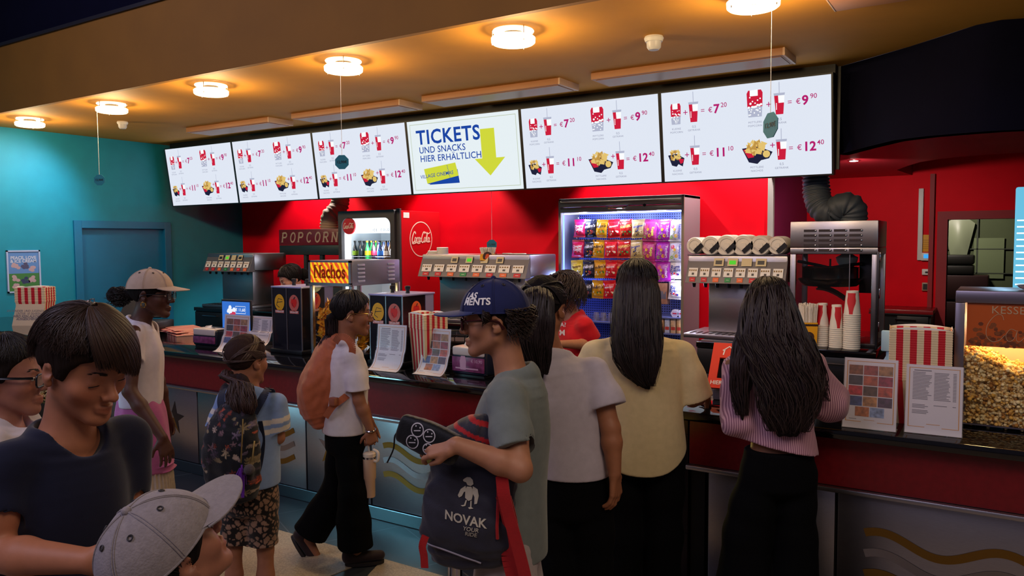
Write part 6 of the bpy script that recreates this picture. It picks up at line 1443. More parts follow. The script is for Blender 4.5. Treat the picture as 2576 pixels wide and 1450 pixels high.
def hand_field(v, wrist, d, pn, side, s=1.0, curl=(25, 30, 20), thumb=(.55, .65, .25), spread=.10, fingers=(1, 1, 1, 1)):
    """d: towards the fingertips, pn: out of the palm, side: +1/-1 where the thumb sits along d x pn"""
    d = nrm(d); pn = nrm(pn-d*(np.asarray(pn)@d)); ac = np.cross(d, pn)*side; w = np.asarray(wrist, float)
    tips = []
    for i, (o, ln) in enumerate(((.030, .070), (.010, .078), (-.010, .072), (-.028, .057))):
        kn = w+s*(d*(.086-.006*abs(i-1))+ac*o); v.cone(w+s*(ac*o*.45+d*.006), kn, .0125*s, .0105*s, .010*s)
        dr = nrm(d+ac*spread*(1.2-i)*.6); p = kn; rr = [.0092, .0085, .0078, .0066]; a = 0
        for j, f in enumerate((.46, .31, .23)):
            a += math.radians(curl[j])*fingers[i]; q = p+s*ln*f*1.05*(dr*math.cos(a)+pn*math.sin(a)); v.cone(p, q, rr[j]*s, rr[j+1]*s, .003*s); p = q
        tips.append(p)
    b = w+s*(d*.022+ac*.020); v.cone(w+s*d*.01, b, .014*s, .014*s, .01*s)
    t0 = b+s*.046*nrm(d*thumb[0]+ac*thumb[1]+pn*thumb[2]); t1 = t0+s*.034*nrm(d*(thumb[0]+.35)+ac*(thumb[1]-.35)+pn*(thumb[2]+.15)); v.cone(b, t0, .0135*s, .0105*s, .008*s); v.cone(t0, t1, .0102*s, .0078*s, .003*s)
    return tips
# ---- skin and cloth
def skin(name, col, rough=.5): return mat('skin_'+name, col, rough, attr='Col', var=.05, vscale=45, bump=.05, bscale=400, spec=.35)
def cloth(name, col, rough=.85, var=.06, bump=.12, bscale=500, attr=None, vscale=40): return mat('cloth_'+name, col, rough, var=var, vscale=vscale, bump=bump, bscale=bscale, sheen=.15, attr=attr, spec=.2)

class Person:
    def __init__(s, label, d0, body_yaw, head, neck, pelvis, sw=.165, hw=.085, skin_col='#8a5a44', h=.005, S=1.0, lean=0, male=True, chest=(.15, .10), waist=(.125, .09), hips=(.155, .105)):
        s.d0 = d0; s.S = S; s.h = h; s.label = label; s.J = {}
        s.T = frame(body_yaw); s.hyaw, s.hp, s.hr = head[2:5]; s.hs = head[5]; s.M = frame(*head[2:5]); s.skin_col = skin_col
        s.head = s.at(head[0], head[1], head[6] if len(head) > 6 else 0); s.neck = s.at(*neck); s.pelvis = s.at(*pelvis)
        r = s.T[0]; s.sw, s.hw = sw, hw
        s.shR = s.neck+r*sw-UPV*.06*S; s.shL = s.neck-r*sw-UPV*.06*S; s.hipR = s.pelvis+r*hw-UPV*.04*S; s.hipL = s.pelvis-r*hw-UPV*.04*S
        s.elR = s.elL = s.wrR = s.wrL = None; s.chest, s.waist, s.hips = chest, waist, hips
        s.legs_default()
        s.handR = s.handL = None
        s.base = np.array([s.pelvis[0], s.pelvis[1], 0.0])
    def at(s, px, py, dd=0.0): return at(px, py, d=s.d0+dd)
    def legs_default(s):
        for q, hp in (('R', s.hipR), ('L', s.hipL)):
            z = hp[2]; setattr(s, 'kn'+q, hp*np.array([1, 1, 0])+UPV*z*.53+s.T[1]*.02); setattr(s, 'an'+q, hp*np.array([1, 1, 0])+UPV*.075-s.T[1]*.01); setattr(s, 'toe'+q, s.T[1])
    def arm_default(s, q, out=.05):
        sh = getattr(s, 'sh'+q); sg = 1 if q == 'R' else -1; setattr(s, 'el'+q, sh+s.T[0]*sg*out-UPV*.27*s.S-s.T[1]*.01); setattr(s, 'wr'+q, sh+s.T[0]*sg*(out+.01)-UPV*.50*s.S+s.T[1]*.05)
    def arms(s, q, el, wr, hand=None):
        setattr(s, 'el'+q, s.at(*el)); setattr(s, 'wr'+q, s.at(*wr)); setattr(s, 'hand'+q, hand)
    def torso(s, g=0.0, up=True):
        r = s.T[0]; S = s.S; ax = s.neck-s.pelvis; f = s.T[1]; (cw, cdp), (ww, wd), (pw, pd) = s.chest, s.waist, s.hips
        st = [(s.pelvis-UPV*.07*S, r, pw*.9+g, pd*.92+g), (s.pelvis, r, pw+g, pd+g), (s.pelvis+ax*.36, r, ww+g, wd+g), (s.pelvis+ax*.66-f*.005, r, cw+g, cdp+g), (s.pelvis+ax*.85-f*.01, r, cw*.86+g, cdp*.84+g), (s.neck-ax*.05-f*.008, r, cw*.46+g, cdp*.55+g)]
        return st
    def build(s, gloves=None):
        """one continuous body: head, neck, trunk, arms, hands, legs"""
        for q in 'RL':
            if getattr(s, 'el'+q) is None: s.arm_default(q)
        S = s.S; pts = [s.head, s.neck, s.pelvis, s.shR, s.shL, s.elR, s.elL, s.wrR, s.wrL, s.knR, s.knL, s.anR, s.anL]
        v = vol_for(pts, .22, s.h); v.lo[2] = max(v.lo[2], -.02) if False else v.lo[2]
        v.loft(s.torso(-.012), .02, cap=.05)
        for q in 'RL':
            sh, el, wr = [getattr(s, n+q) for n in ('sh', 'el', 'wr')]; hp, kn, an = [getattr(s, n+q) for n in ('hip', 'kn', 'an')]
            v.ball(sh, .042*S, .03*S); v.cone(s.neck-UPV*.03, sh-UPV*.004, .032*S, .034*S, .03*S)
            v.chain([sh, sh*.5+el*.5, el], [.045*S, .042*S, .034*S], .02*S); v.chain([el, el*.68+wr*.32, wr], [.034*S, .036*S, .0235*S], .015*S)
            v.chain([hp, hp*.5+kn*.5, kn], [.064*S, .058*S, .043*S], .03*S); v.chain([kn, kn*.68+an*.32, an], [.042*S, .046*S, .030*S], .02*S)
            toe = nrm(getattr(s, 'toe'+q)); v.cone(an-UPV*.03*S-toe*.02, an+toe*.12*S-UPV*.052*S, .034*S, .022*S, .015)
            hd = getattr(s, 'hand'+q)
            sg = 1 if q == 'R' else -1
            if hd is None: hand_field(v, wr, nrm(wr-el)*.8-UPV*.3, -s.T[0]*sg+s.T[1]*-.2, 1 if q == 'L' else -1, S)
            else: hand_field(v, wr, hd['d'], hd['pn'], hd.get('side', 1), S*hd.get('s', 1), hd.get('curl', (25, 30, 20)), hd.get('thumb', (.55, .65, .25)), hd.get('spread', .1))
        L = head_field(v, s.head, s.M, s.hs); s.L = L
        v.cone(L(0, -.028, -.055), s.neck-UPV*.02, .047*s.hs, .052*S, .022)
        V, F = v.mesh(2); cl = np.array(lin(s.skin_col)); C_ = np.tile(np.append(cl, 1), (len(V), 1))
        loc = ((V-s.head)@s.M.T)/s.hs
        lip = np.exp(-((loc[:, 0]/.017)**2+((loc[:, 2]+.0675)/.008)**2))*(loc[:, 1] > .07); C_[:, :3] = C_[:, :3]*(1-.55*lip[:, None])+cl*np.array([1.05, .55, .62])*.55*lip[:, None]
        ch = np.exp(-(((np.abs(loc[:, 0])-.042)/.02)**2+((loc[:, 2]+.03)/.02)**2))*(loc[:, 1] > .03); C_[:, :3] *= (1+np.array([.10, -.05, -.04])*ch[:, None])
        s.body = fast_mesh('person', V-s.base, F, [skin('base', '#8a5a44')], None, C_, True, tuple(s.base)); tag(s.body, s.label, 'person'); s.vb = (V, F)
        # brows and eyes
        for q in (-1, 1):
            P = np.array([[L(q*(.012+.036*(t+.22*k_)), .0915-.020*(t+.22*k_)**2, .021+.006*math.sin((t+.22*k_)*2.4)+rz+.0012*k_) for k_ in (0, .35, .7, 1.0)] for t, rz in zip(np.linspace(0, .8, 60), RNG.uniform(-.0032, .0032, 60))]); strands('eyebrow', s.body, P, .0007*s.hs, s.hair_col if hasattr(s, 'hair_col') else '#2a1a12', s.base, m=3)
        if getattr(s, 'eyes', True):
            for q in (-1, 1):
                mb = MB(); c = L(.0312*q, .0735, -.0005); look = nrm(s.M[1]-s.M[2]*getattr(s, 'gaze', .0)); X = nrm(np.cross(look, s.M[2])); Z = np.cross(X, look)
                R_ = .0142*s.hs; NU, NV = 16, 10; ring = []
                for i in range(NV+1):
                    a = math.radians(62)*i/NV; mb.use(0 if i > 4 else (1 if i > 2 else 2))
                mb = MB(); prev = None
                for i in range(NV):
                    a0, a1 = math.radians(58)*i/NV, math.radians(58)*(i+1)/NV; mb.use(2 if i < 2 else 1 if i < 5 else 0)
                    for j in range(NU):
                        b0, b1 = 2*math.pi*j/NU, 2*math.pi*(j+1)/NU; g = lambda a, b: c+R_*1.06*(look*math.cos(a)+math.sin(a)*(X*math.cos(b)+Z*.62*math.sin(b)))-s.base
                        mb._add([g(a0, b0), g(a0, b1), g(a1, b1), g(a1, b0)], [(0, 1, 2, 3)], True)
                mb.obj('eye', [mat('eye_white', '#b8aaa0', .3), mat('iris_brown', '#3a2216', .25), mat('pupil', '#050404', .2)], s.body)
        return s.body
    # ---- garments
    def put(s, name, V, F, m, colors=None, label=None):
        o = fast_mesh(name, V-s.base, F, [m] if not isinstance(m, list) else m, s.body, colors, True)
        if label: o['label'] = label
        return o
    def shirt(s, m, name='t_shirt', sleeve=.62, loose=.022, hem=-.10, hemw=1.05, neckr=.062, h=None, wr=.004, wf=38, seed=1, colors=None, front_drop=.02, sleeve_r=(.068, .066), hem_tilt=0.0, hem_curve=0.0, extra=None, belly=0.0, smooth=2):
        """hem: metres above (-: below) the pelvis point; sleeve: share of the upper arm covered (up to 2 = wrist)"""
        S = s.S; h = h or s.h; r, f = s.T[0], s.T[1]; ax = s.neck-s.pelvis; g = loose; (cw, cdp), (ww, wd), (pw, pd) = s.chest, s.waist, s.hips
        hw_, hd_ = max(pw, ww)*hemw+g, max(pd, wd)*hemw+g
        st = [(s.pelvis+UPV*(hem-.06), r, hw_, hd_), (s.pelvis+UPV*max(hem, -.02)+ax*.02, r, hw_, hd_), (s.pelvis+ax*.36+f*belly, r, max(ww, cw*.9)+g*1.1, max(wd, cdp*.92)+g*1.1), (s.pelvis+ax*.66, r, cw+g, cdp+g), (s.pelvis+ax*.86-f*.01, r, cw*.88+g, cdp*.84+g*.8), (s.neck-ax*.03-f*.008, r, cw*.44+g, cdp*.56+g)]
        pts = [st[0][0], s.neck, s.shR, s.shL, s.elR, s.elL]+([s.wrR, s.wrL] if sleeve > 1 else [])
        v = vol_for(pts, .21+loose, h); v.loft(st, .03, cap=.06)
        ends = []
        for q in 'RL':
            sh, el, wrp = [getattr(s, n+q) for n in ('sh', 'el', 'wr')]; v.cone(s.neck-UPV*.03, sh, .036*S+g*.5, .040*S+g*.5, .03)
        if extra: extra(v)
        for q in 'RL':
            sh, el, wrp = [getattr(s, n+q) for n in ('sh', 'el', 'wr')]; t = v.twin(); r0, r1 = sleeve_r[0]*S, sleeve_r[1]*S
            if sleeve <= 1: e = sh+(el-sh)*sleeve; n = nrm(el-sh); t.chain([sh, sh*.5+el*.5, sh+(el-sh)*(sleeve+.15)], [r0*.86, r0, r1], .02)
            else:
                f_ = sleeve-1; e = el+(wrp-el)*f_; n = nrm(wrp-el); t.chain([sh, sh*.5+el*.5, el, el*.5+wrp*.5, el+(wrp-el)*(f_+.06)], [r0*.9, r0, r1, r1*.95, r1*.72], .03)
            if wr: t.wrinkle(wr, wf, seed+1, stretch=(1, 1, .8))
            rr = r0+(r1-r0)*max(0, (sleeve-.5)/(sleeve-.35)) if sleeve <= 1 else r1*.72; t.plane(e, n, .003); t.cone(e-n*.012, e+n*.1, rr-.013, rr-.010, .003, 'cut'); v.join(t, .022)
        if wr: v.wrinkle(wr, wf, seed, stretch=(1, 1, .55))
        zc = s.pelvis+UPV*hem; 
        def hemcut(X, Y, Z):
            a = ((X-f32(zc[0]))*f32(r[0])+(Y-f32(zc[1]))*f32(r[1])); return f32(zc[2])+a*f32(hem_tilt)+f32(hem_curve)*np.clip(np.abs(a)/f32(hw_), 0, 1.2)**3-Z
        v.put(hemcut, v.lo, v.lo+v.h*v.n, .004, 'and')
        v.loft([(zc-UPV*.1, r, hw_-.018, hd_-.018), (zc+UPV*.008, r, hw_-.022, hd_-.022)], .004, 'cut', cap=.01)
        nb = s.neck+UPV*.012; v.cone(nb+f*.01-UPV*.005, nb+UPV*.2+f*.03, neckr*S, neckr*S*1.25, .016, 'cut'); v.cone(nb+f*(neckr*.6)-UPV*front_drop, nb+f*.1+UPV*.12, neckr*S*.75, neckr*S, .016, 'cut')
        V, F = v.mesh(smooth); C_ = None if colors is None else colors(V)
        s.vs = (V, F); return s.put(name, V, F, m, C_)
    def trousers(s, m, name='trousers', top=.04, loose=.02, ankle=.03, rad=(.105, .085, .085, .09), h=None, wr=.004, wf=30, seed=3, colors=None, cut=None, smooth=2):
        S = s.S; h = h or s.h; r = s.T[0]; pw, pd = s.hips
        v = vol_for([s.pelvis+UPV*(top+.05), s.hipR, s.hipL, s.knR, s.knL, s.anR, s.anL], .2, h)
        v.loft([(s.pelvis-UPV*.08*S, r, pw+loose*.9, pd+loose), (s.pelvis+UPV*.0, r, pw+loose, pd+loose), (s.pelvis+UPV*(top+.05), r, pw*.93+loose, pd*.93+loose)], .02, cap=.05)
        for q in 'RL':
            hp, kn, an = [getattr(s, n+q) for n in ('hip', 'kn', 'an')]; t = v.twin(); k2 = an+nrm(an-kn)*.06
            t.chain([hp, hp*.5+kn*.5, kn, kn*.5+an*.5, k2], [rad[0]*S, (rad[0]+rad[1])/2*S, rad[1]*S, rad[2]*S, rad[3]*S], .03)
            n = nrm(an-kn); e = an+n*(.02-ankle); rr = rad[3]*S
            if cut is not None: n = nrm(kn-hp); e = hp+(kn-hp)*cut; rr = rad[1]*S
            t.wrinkle(wr, wf, seed+2, stretch=(1, 1, .6)) if wr else None; t.plane(e, n, .003); t.cone(e-n*.015, e+n*.1, rr-.022, rr-.02, .003, 'cut'); v.join(t, .02)
        v.plane(s.pelvis+UPV*top, UPV, .004)
        V, F = v.mesh(smooth); C_ = None if colors is None else colors(V); s.vt = (V, F)
        return s.put(name, V, F, m, C_)
    def shoes(s, m, sole=None):
        for q in 'RL':
            an = getattr(s, 'an'+q); toe = nrm(getattr(s, 'toe'+q)); S = s.S; up = nrm(UPV-toe*(UPV@toe)); rt = np.cross(toe, up); v = vol_for([an-toe*.08, an+toe*.2], .12, s.h)
            b = an-up*.045*S
            v.cone(b-toe*.03, b+toe*.145*S, .040*S, .030*S, .01); v.cone(b+up*.02-toe*.03, b+up*.045-toe*.025, .038*S, .040*S, .02); v.plane(b-up*.026*S, -up, .004); v.cone(an+up*.06, an-up*.0, .034, .03, .005, 'cut')
            V, F = v.mesh(2); o = s.put('shoe', V, F, m)
            if sole is not None:
                mb = MB(); out = [b-up*.026*S+toe*(.055+.115*math.cos(a))*S+rt*.042*S*math.sin(a) for a in np.linspace(0, 2*math.pi, 22, endpoint=False)]; mb.prism([tuple(p-s.base) for p in out], tuple(-up*.016)); mb.obj('sole', sole, o)
    def glasses(s, m, w_=.052, hh=.036, y=.105, z=.0, lens=True, thick=.0022, round_=False):
        L = s.L; mb = MB(); ln = MB()
        for q in (-1, 1):
            pts = rrect(-w_/2, -hh/2, w_/2, hh/2, hh*.49 if round_ else .012, 6); P = [L(q*.033+a, y-.10*abs(q*.033+a)**1.35, z+b)-s.base for a, b in pts]; mb.tube(P, thick*s.hs, 6, True); ln.poly(P)
            mb.tube([L(q*(.033+w_/2), y-.012, z+.01)-s.base, L(q*.079, y-.03, z+.012)-s.base, L(q*.083, .01, z+.012)-s.base, L(q*.083, -.02, z+.004)-s.base, L(q*.080, -.034, z-.02)-s.base], thick*s.hs*.95, 6, flat=1.6)
        mb.tube([L(-.008, y, z+.006)-s.base, L(0, y+.004, z+.010)-s.base, L(.008, y, z+.006)-s.base], thick*s.hs, 6)
        g = mb.obj('glasses', m, s.body)
        if lens: ln.obj('lens', mat('lens_glass', (1, 1, 1), .03, alpha=.14, spec=.6), g)
        return g
    # ---- hair
    def hair_shell(s, col, line, thick=1.0, h=None, grow=(.083, .105, .092), c=(0, -.013, .036), groove=.0016, extra=None, back=None, seed=2, name='hair', vary=.25):
        """line: list of (y, z) pairs of the hairline in head units; hair is kept above it"""
        L, M, hs = s.L, s.M, s.hs; h = h or min(s.h, .0042); v = Vol(s.head-.21*hs, s.head+.21*hs, h); cc = L(*c); v.ell(cc, M, hs*np.array(grow)*thick)
        ly = np.array([q[0] for q in line]); lz = np.array([q[1] for q in line]); o = np.argsort(ly); ly, lz = ly[o], lz[o]
        def fn(X, Y, Z):
            x, y, z = X-f32(s.head[0]), Y-f32(s.head[1]), Z-f32(s.head[2]); a = (x*f32(M[1, 0])+y*f32(M[1, 1])+z*f32(M[1, 2]))/f32(hs); b = (x*f32(M[2, 0])+y*f32(M[2, 1])+z*f32(M[2, 2]))/f32(hs)
            return (np.interp(a, ly, lz)-b)*hs*.8
        v.put(fn, s.head-.2*hs, s.head+.2*hs, .006, 'and')
        if extra: extra(v)
        if groove: v.wrinkle(groove*hs, 260/hs, seed, 4, (1, 1, .35))
        V, F = v.mesh(1); cl = np.array(lin(col)); rs = np.random.RandomState(seed); C_ = np.tile(np.append(cl, 1), (len(V), 1)); s.hair = s.put(name, V, F, M_hairmass, C_); s.hair_col = col; return s.hair
def ell_point(L, c, rad, a, b, lift=0.0):
    """point on a head-fitting ellipsoid: a = angle down from the crown, b = compass angle (0 = face, 90 = right ear)"""
    return L(c[0]+(rad[0]+lift)*math.sin(a)*math.sin(b), c[1]+(rad[1]+lift)*math.sin(a)*math.cos(b), c[2]+(rad[2]+lift)*math.cos(a))
HC, HR = (0, -.013, .036), (.082, .104, .091)
def crown_strands(p, n, amax, col, r=.0016, drop=0.0, seed=1, a0=.05, wave=.004, name='hair_strands', steps=14, crown=(0, -.35), lift=.002, tipout=0.0, vary=.3, swirl=.25, parent=None):
    """hair falling from the crown over the head; amax(b) gives how far down it goes (radians), drop lets ends hang"""
    rs = np.random.RandomState(seed); paths = []
    for i in range(n):
        b = rs.uniform(-math.pi, math.pi); am = amax(b)*rs.uniform(.82, 1.06); st = rs.uniform(a0, am*.55); lf = lift*rs.uniform(.2, 1.6); ph, fq = rs.uniform(0, 6.28), rs.uniform(2, 4); sw = rs.normal()*swirl; P = []
        for k in range(steps):
            t = k/(steps-1); a = st+(am-st)*t; bb = b+sw*(1-t)*.5+wave/.09*math.sin(fq*t*3+ph)*t
            q = ell_point(p.L, HC, HR, a, bb, lf+tipout*t*t+wave*.5*math.sin(5*t+ph)); P.append(q)
        if drop:
            for k in range(steps):
                t = k/(steps-1)
                if t > .6: P[k] = P[k]-UPV*drop*((t-.6)/.4)**1.5
        paths.append(P)
    return strands(name, parent or p.hair, np.array(paths), r*p.hs, col, p.base, vary=vary, seed=seed)
def fall_strands(p, st, n, col, r=.0017, seed=1, wave=.006, steps=22, ang=(-180, 180), name='hair_strands', t0=(0, .15), t1=(.75, 1.0), lift=.004, wfreq=6, parent=None, vary=.3, curl=0.0):
    """hair hanging along a loft (centre, right, half width, half depth)"""
    rs = np.random.RandomState(seed); C_ = np.array([q[0] for q in st]); Rt = np.array([q[1] for q in st]); W_ = np.array([q[2] for q in st]); E_ = np.array([q[3] for q in st]); L_ = np.concatenate([[0], np.cumsum(np.linalg.norm(np.diff(C_, axis=0), axis=1))]); L_ /= L_[-1]
    paths = []
    for i in range(n):
        th = math.radians(rs.uniform(*ang)); ta, tb = rs.uniform(*t0), rs.uniform(*t1); lf = lift*rs.uniform(-.2, 1.8); cl_ = round(th*7)/7; ph, ph2 = (math.sin(cl_*37.1)*3+rs.normal()*.35, math.sin(cl_*51.7)*3+rs.normal()*.35); dr = rs.normal()*.12; P = []
        for k in range(steps):
            t = ta+(tb-ta)*k/(steps-1); c = np.array([np.interp(t, L_, C_[:, j]) for j in range(3)]); r_ = nrm([np.interp(t, L_, Rt[:, j]) for j in range(3)]); w_, e_ = np.interp(t, L_, W_), np.interp(t, L_, E_)
            dirn = nrm(C_[min(len(C_)-1, int(np.searchsorted(L_, t)))]-C_[max(0, int(np.searchsorted(L_, t))-1)]) if t > 0 else nrm(C_[1]-C_[0]); f_ = nrm(np.cross(dirn, r_)); a = th+dr*t+wave/.05*math.sin(wfreq*t*3+ph)*.4
            q = c+(w_+lf+wave*math.sin(wfreq*t*2.3+ph2)*t)*math.cos(a)*r_+(e_+lf+wave*math.cos(wfreq*t*2.1+ph)*t)*math.sin(a)*f_
            if curl: q = q+curl*(math.sin(t*38+ph)*r_+math.cos(t*38+ph)*f_)*min(1, t*3)
            P.append(q)
        paths.append(P)
    return strands(name, parent or p.hair, np.array(paths), r, col, p.base, vary=vary, seed=seed)
def loft_hair(p, st, col, h=.005, groove=.003, gf=120, seed=4, name='hair_fall', cap=.02, parent=None):
    v = vol_for([q[0] for q in st], max(q[2] for q in st)+.06, h); v.loft(st, .02, cap=cap, grow=-.005); v.wrinkle(groove, gf, seed, 5, (1, 1, .18)); V, F = v.mesh(1)
    C_ = np.tile(np.append(np.array(lin(col)), 1), (len(V), 1)); o = fast_mesh(name, V-p.base, F, [M_hairmass], parent or p.hair, C_, True); return o
def cap_on(p, m, m_brim, button=True, rad=(.090, .116, .104), c=(0, -.008, .030), tilt=.0, brim=(.072, .085), rim=1.52, seams=6, under=None, brim_drop=.02, eyelets=True, seam_mat=None, back_gap=False):
    L, b0 = p.L, p.base; mb = MB(); NU, NV = 48, 16
    def pt(a, b, o=0.0):
        q = ell_point(L, c, rad, a, b, o); return q
    def amax(b): return rim+tilt*math.cos(b)-.10*(math.cos(b) > .6)*0
    mb.grid(lambda u, v: pt(v*amax(u*2*math.pi), u*2*math.pi, .0015*math.sin(u*2*math.pi*3)**2)-b0, NU, NV, True, True)
    mb.grid(lambda u, v: pt((1-v)*amax(u*2*math.pi), u*2*math.pi, -.004)-b0, NU, NV, True, True)
    cp = mb.obj('cap', m, p.body, auto=0)
    mb = MB(); mb.grid(lambda u, v: pt(amax(u*2*math.pi)-.02*(1-v)*2+.004, u*2*math.pi, .0025 if v > .02 else .0)-b0, NU, 3, True, True); mb.obj('cap_band', m, cp, auto=0)
    mb = MB()
    for k in range(seams):
        b = math.pi/seams*(0 if seams == 8 else 1)+2*math.pi*k/seams
        for db in (-.022, .022): mb.tube([tuple(pt(.10+(amax(b)-.12)*j/16, b+db/(max(.35, math.sin(.10+1.3*j/16))), .0022)-b0) for j in range(17)], .0011, 5)
    mb.obj('cap_seam', seam_mat or m, cp)
    if button:
        mb = MB(); q = pt(0, 0)-b0; mb.ball(tuple(q+p.M[2]*.001), (.010*p.hs, .010*p.hs, .010*p.hs), 12, 8); mb.obj('cap_button', m, cp)
    if eyelets:
        mb = MB()
        for k in range(seams): b = 2*math.pi*k/seams; q = pt(.62, b, .002)-b0; n_ = nrm(q+b0-L(*c)); X = nrm(np.cross(n_, p.M[2])); Y = np.cross(n_, X); mb.tube([tuple(q+.0045*(X*math.cos(j*.628)+Y*math.sin(j*.628))) for j in range(10)], .0013, 5, True)
        mb.obj('cap_eyelet', seam_mat or mat('eyelet_dark', '#2a2628', .6), cp)
    hw_, ln = brim
    def bp(u, v, o=0.0): # u -1..1 across, v 0..1 outwards
        b = u*1.05; q0 = pt(amax(b)-.03, b, .001); e = 1-abs(u)**2.6; out = ln*v*max(.0, e)**.55
        ee = max(0.0, e)**.5; q = q0+p.hs*(p.M[1]*out*(1-.10*u*u)-p.M[2]*(brim_drop*v+.010*u*u*v)*ee+p.M[0]*u*.012*v*ee); return q+p.M[2]*o
    mb = MB(); mb.grid(lambda u, v: bp(u*2-1, v, .0025)-b0, 28, 10); mb.grid(lambda u, v: bp(1-u*2, v, -.0025)-b0, 28, 10)
    mb.tube([tuple(bp(-.99+1.98*k/30, 1.0)-b0) for k in range(31)], .0028, 6)
    br = mb.obj('brim', m_brim, cp, auto=0)
    return cp, pt
def project(V, F, pts, dirn, off=.0015):
    """lay flat points onto a mesh along a direction"""
    from mathutils.bvhtree import BVHTree
    key = id(V)
    if key not in project.c: project.c[key] = (BVHTree.FromPolygons([tuple(q) for q in V], [tuple(map(int, f)) for f in F]), V)
    t = project.c[key][0]; d = Vector(nrm(dirn)); out = []
    for p in pts:
        hit, n, i, ds = t.ray_cast(Vector(p)-d*.4, d, .9); hit = hit if hit is not None else t.find_nearest(Vector(p))[0]; out.append(tuple(hit-d*off))
    return out
project.c = {}
def project_view(V, F, pix, off=.003):
    from mathutils.bvhtree import BVHTree
    t = BVHTree.FromPolygons([tuple(q) for q in V], [tuple(map(int, f)) for f in F]); out = []
    for x, y in pix:
        d = Vector(nrm(at(x, y, d=1.0)-CAM)); hit = t.ray_cast(Vector(CAM), d, 20)[0]; hit = hit if hit is not None else t.find_nearest(Vector(at(x, y, d=5.0)))[0]; out.append(tuple(hit-d*off))
    return out
# ================================================================ visitors and staff
HL_TIGHT = [(.10, .085), (.082, .072), (.06, .050), (.035, .028), (.012, .0), (-.005, .018), (-.03, .0), (-.05, -.035), (-.075, -.060), (-.11, -.065)]
HL_BOY = [(.10, .088), (.08, .074), (.055, .055), (.035, .030), (.018, -.012), (.006, -.02), (-.002, .022), (-.03, .012), (-.045, -.030), (-.07, -.058), (-.11, -.062)]
C_black = mat('cloth_black_trousers', '#050507', .9, var=.1, vscale=40, bump=.12, bscale=500, spec=.1)
SK = {'light': '#b98468', 'tan': '#9c6444', 'olive': '#8a5a3c', 'dark': '#3c2218'}

# ---- woman in the pink striped blouse, far right
p = Person('person in a pink striped blouse with very long dark wavy hair, seen from behind', 3.05, 3, (1932, 778, 0, 14, 0, .97), (1948, 888), (1958, 1165, -.02), sw=.15, hw=.072, skin_col=SK['olive'], chest=(.135, .095), waist=(.108, .08), hips=(.122, .095))
p.arms('R', (2086, 1008, .02), (2035, 985, .26)); p.arms('L', (1866, 1062, -.01), (1905, 1020, .24))
p.knR, p.knL, p.anR, p.anL = p.at(1992, 1345, .02), p.at(1878, 1345, .02), p.at(1990, 1640), p.at(1862, 1640); p.hair_col = '#17100f'; p.build()
M_pink = cloth('pink_stripes', '#c08c98', .8)
N, L, B = nodes_of(M_pink); tc = N.new('ShaderNodeTexCoord'); mp = N.new('ShaderNodeMapping'); mp.inputs['Rotation'].default_value = (0, 0, -YAW); wv = N.new('ShaderNodeTexWave'); wv.inputs['Scale'].default_value = 40; wv.inputs['Distortion'].default_value = .6; wv.inputs['Detail'].default_value = 1
rp = N.new('ShaderNodeValToRGB'); rp.color_ramp.elements[0].position = .35; rp.color_ramp.elements[0].color = (*lin('#8a5c70'), 1); rp.color_ramp.elements[1].position = .6; rp.color_ramp.elements[1].color = (*lin('#c69aa4'), 1)
L.new(tc.outputs['Object'], mp.inputs[0]); L.new(mp.outputs[0], wv.inputs['Vector']); L.new(wv.outputs['Fac'], rp.inputs[0]); L.new(rp.outputs[0], B.inputs['Base Color'])
p.trousers(C_black, rad=(.078, .088, .105, .125), loose=.012, top=.055, wr=.005)
def peplum(v):
    r = p.T[0]; z = p.pelvis+UPV*.05; v.loft([(z+UPV*.10, r, .118, .098), (z+UPV*.03+r*.01, r, .130, .115), (z-UPV*.06+r*.015, r, .142, .14)], .02, cap=.02)
p.shirt(M_pink, 'blouse', 1.9, .016, .07, .98, .07, wr=.006, wf=46, sleeve_r=(.062, .078), extra=peplum, seed=9, hem_tilt=-.2)
p.hair_shell('#17100f', HL_TIGHT, 1.0)
r = p.T[0]
st = [(p.at(1932, 735, -.05), r, .075, .06), (p.at(1934, 785, -.085), r, .100, .06), (p.at(1945, 850, -.115), r, .122, .055), (p.at(1968, 910, -.14), r, .118, .05), (p.at(1985, 970, -.15), r, .104, .045), (p.at(1984, 1030, -.15), r, .082, .04), (p.at(1982, 1085, -.14), r, .05, .03)]
loft_hair(p, st, '#1c1313', groove=.006, gf=95)
fall_strands(p, st, 560, '#2c1f20', .0030, 3, .010, 26, (-8, 188), t1=(.72, 1.1), wfreq=5, lift=.006)
fall_strands(p, st, 260, '#30221f', .0016, 4, .016, 26, (-30, 210), t0=(.3, .6), t1=(.9, 1.2), lift=.012, wfreq=6)
s2 = [(p.at(1905, 800, -.06), r, .05, .045), (p.at(1880, 865, -.09), r, .044, .035), (p.at(1868, 925, -.10), r, .035, .03), (p.at(1862, 985, -.09), r, .024, .022), (p.at(1866, 1045, -.09), r, .010, .010)]
loft_hair(p, s2, '#1c1313', groove=.004, gf=110, name='hair_lock')
fall_strands(p, s2, 200, '#2c1f20', .0026, 14, .010, 24, (-40, 220), t1=(.75, 1.12), wfreq=5, lift=.005, name='hair_lock_strands')
s3 = [(p.at(2000, 840, -.06), r, .05, .04), (p.at(2040, 905, -.08), r, .032, .03), (p.at(2062, 955, -.08), r, .016, .016), (p.at(2076, 1010, -.08), r, .006, .006)]
fall_strands(p, s3, 70, '#2c1f20', .0022, 15, .012, 22, (-40, 220), t1=(.75, 1.1), wfreq=4, lift=.006, name='hair_lock_strands')
crown_strands(p, 420, lambda b: 1.75 if abs(b) > .9 else .9, '#1c1312', .0018, lift=.004)

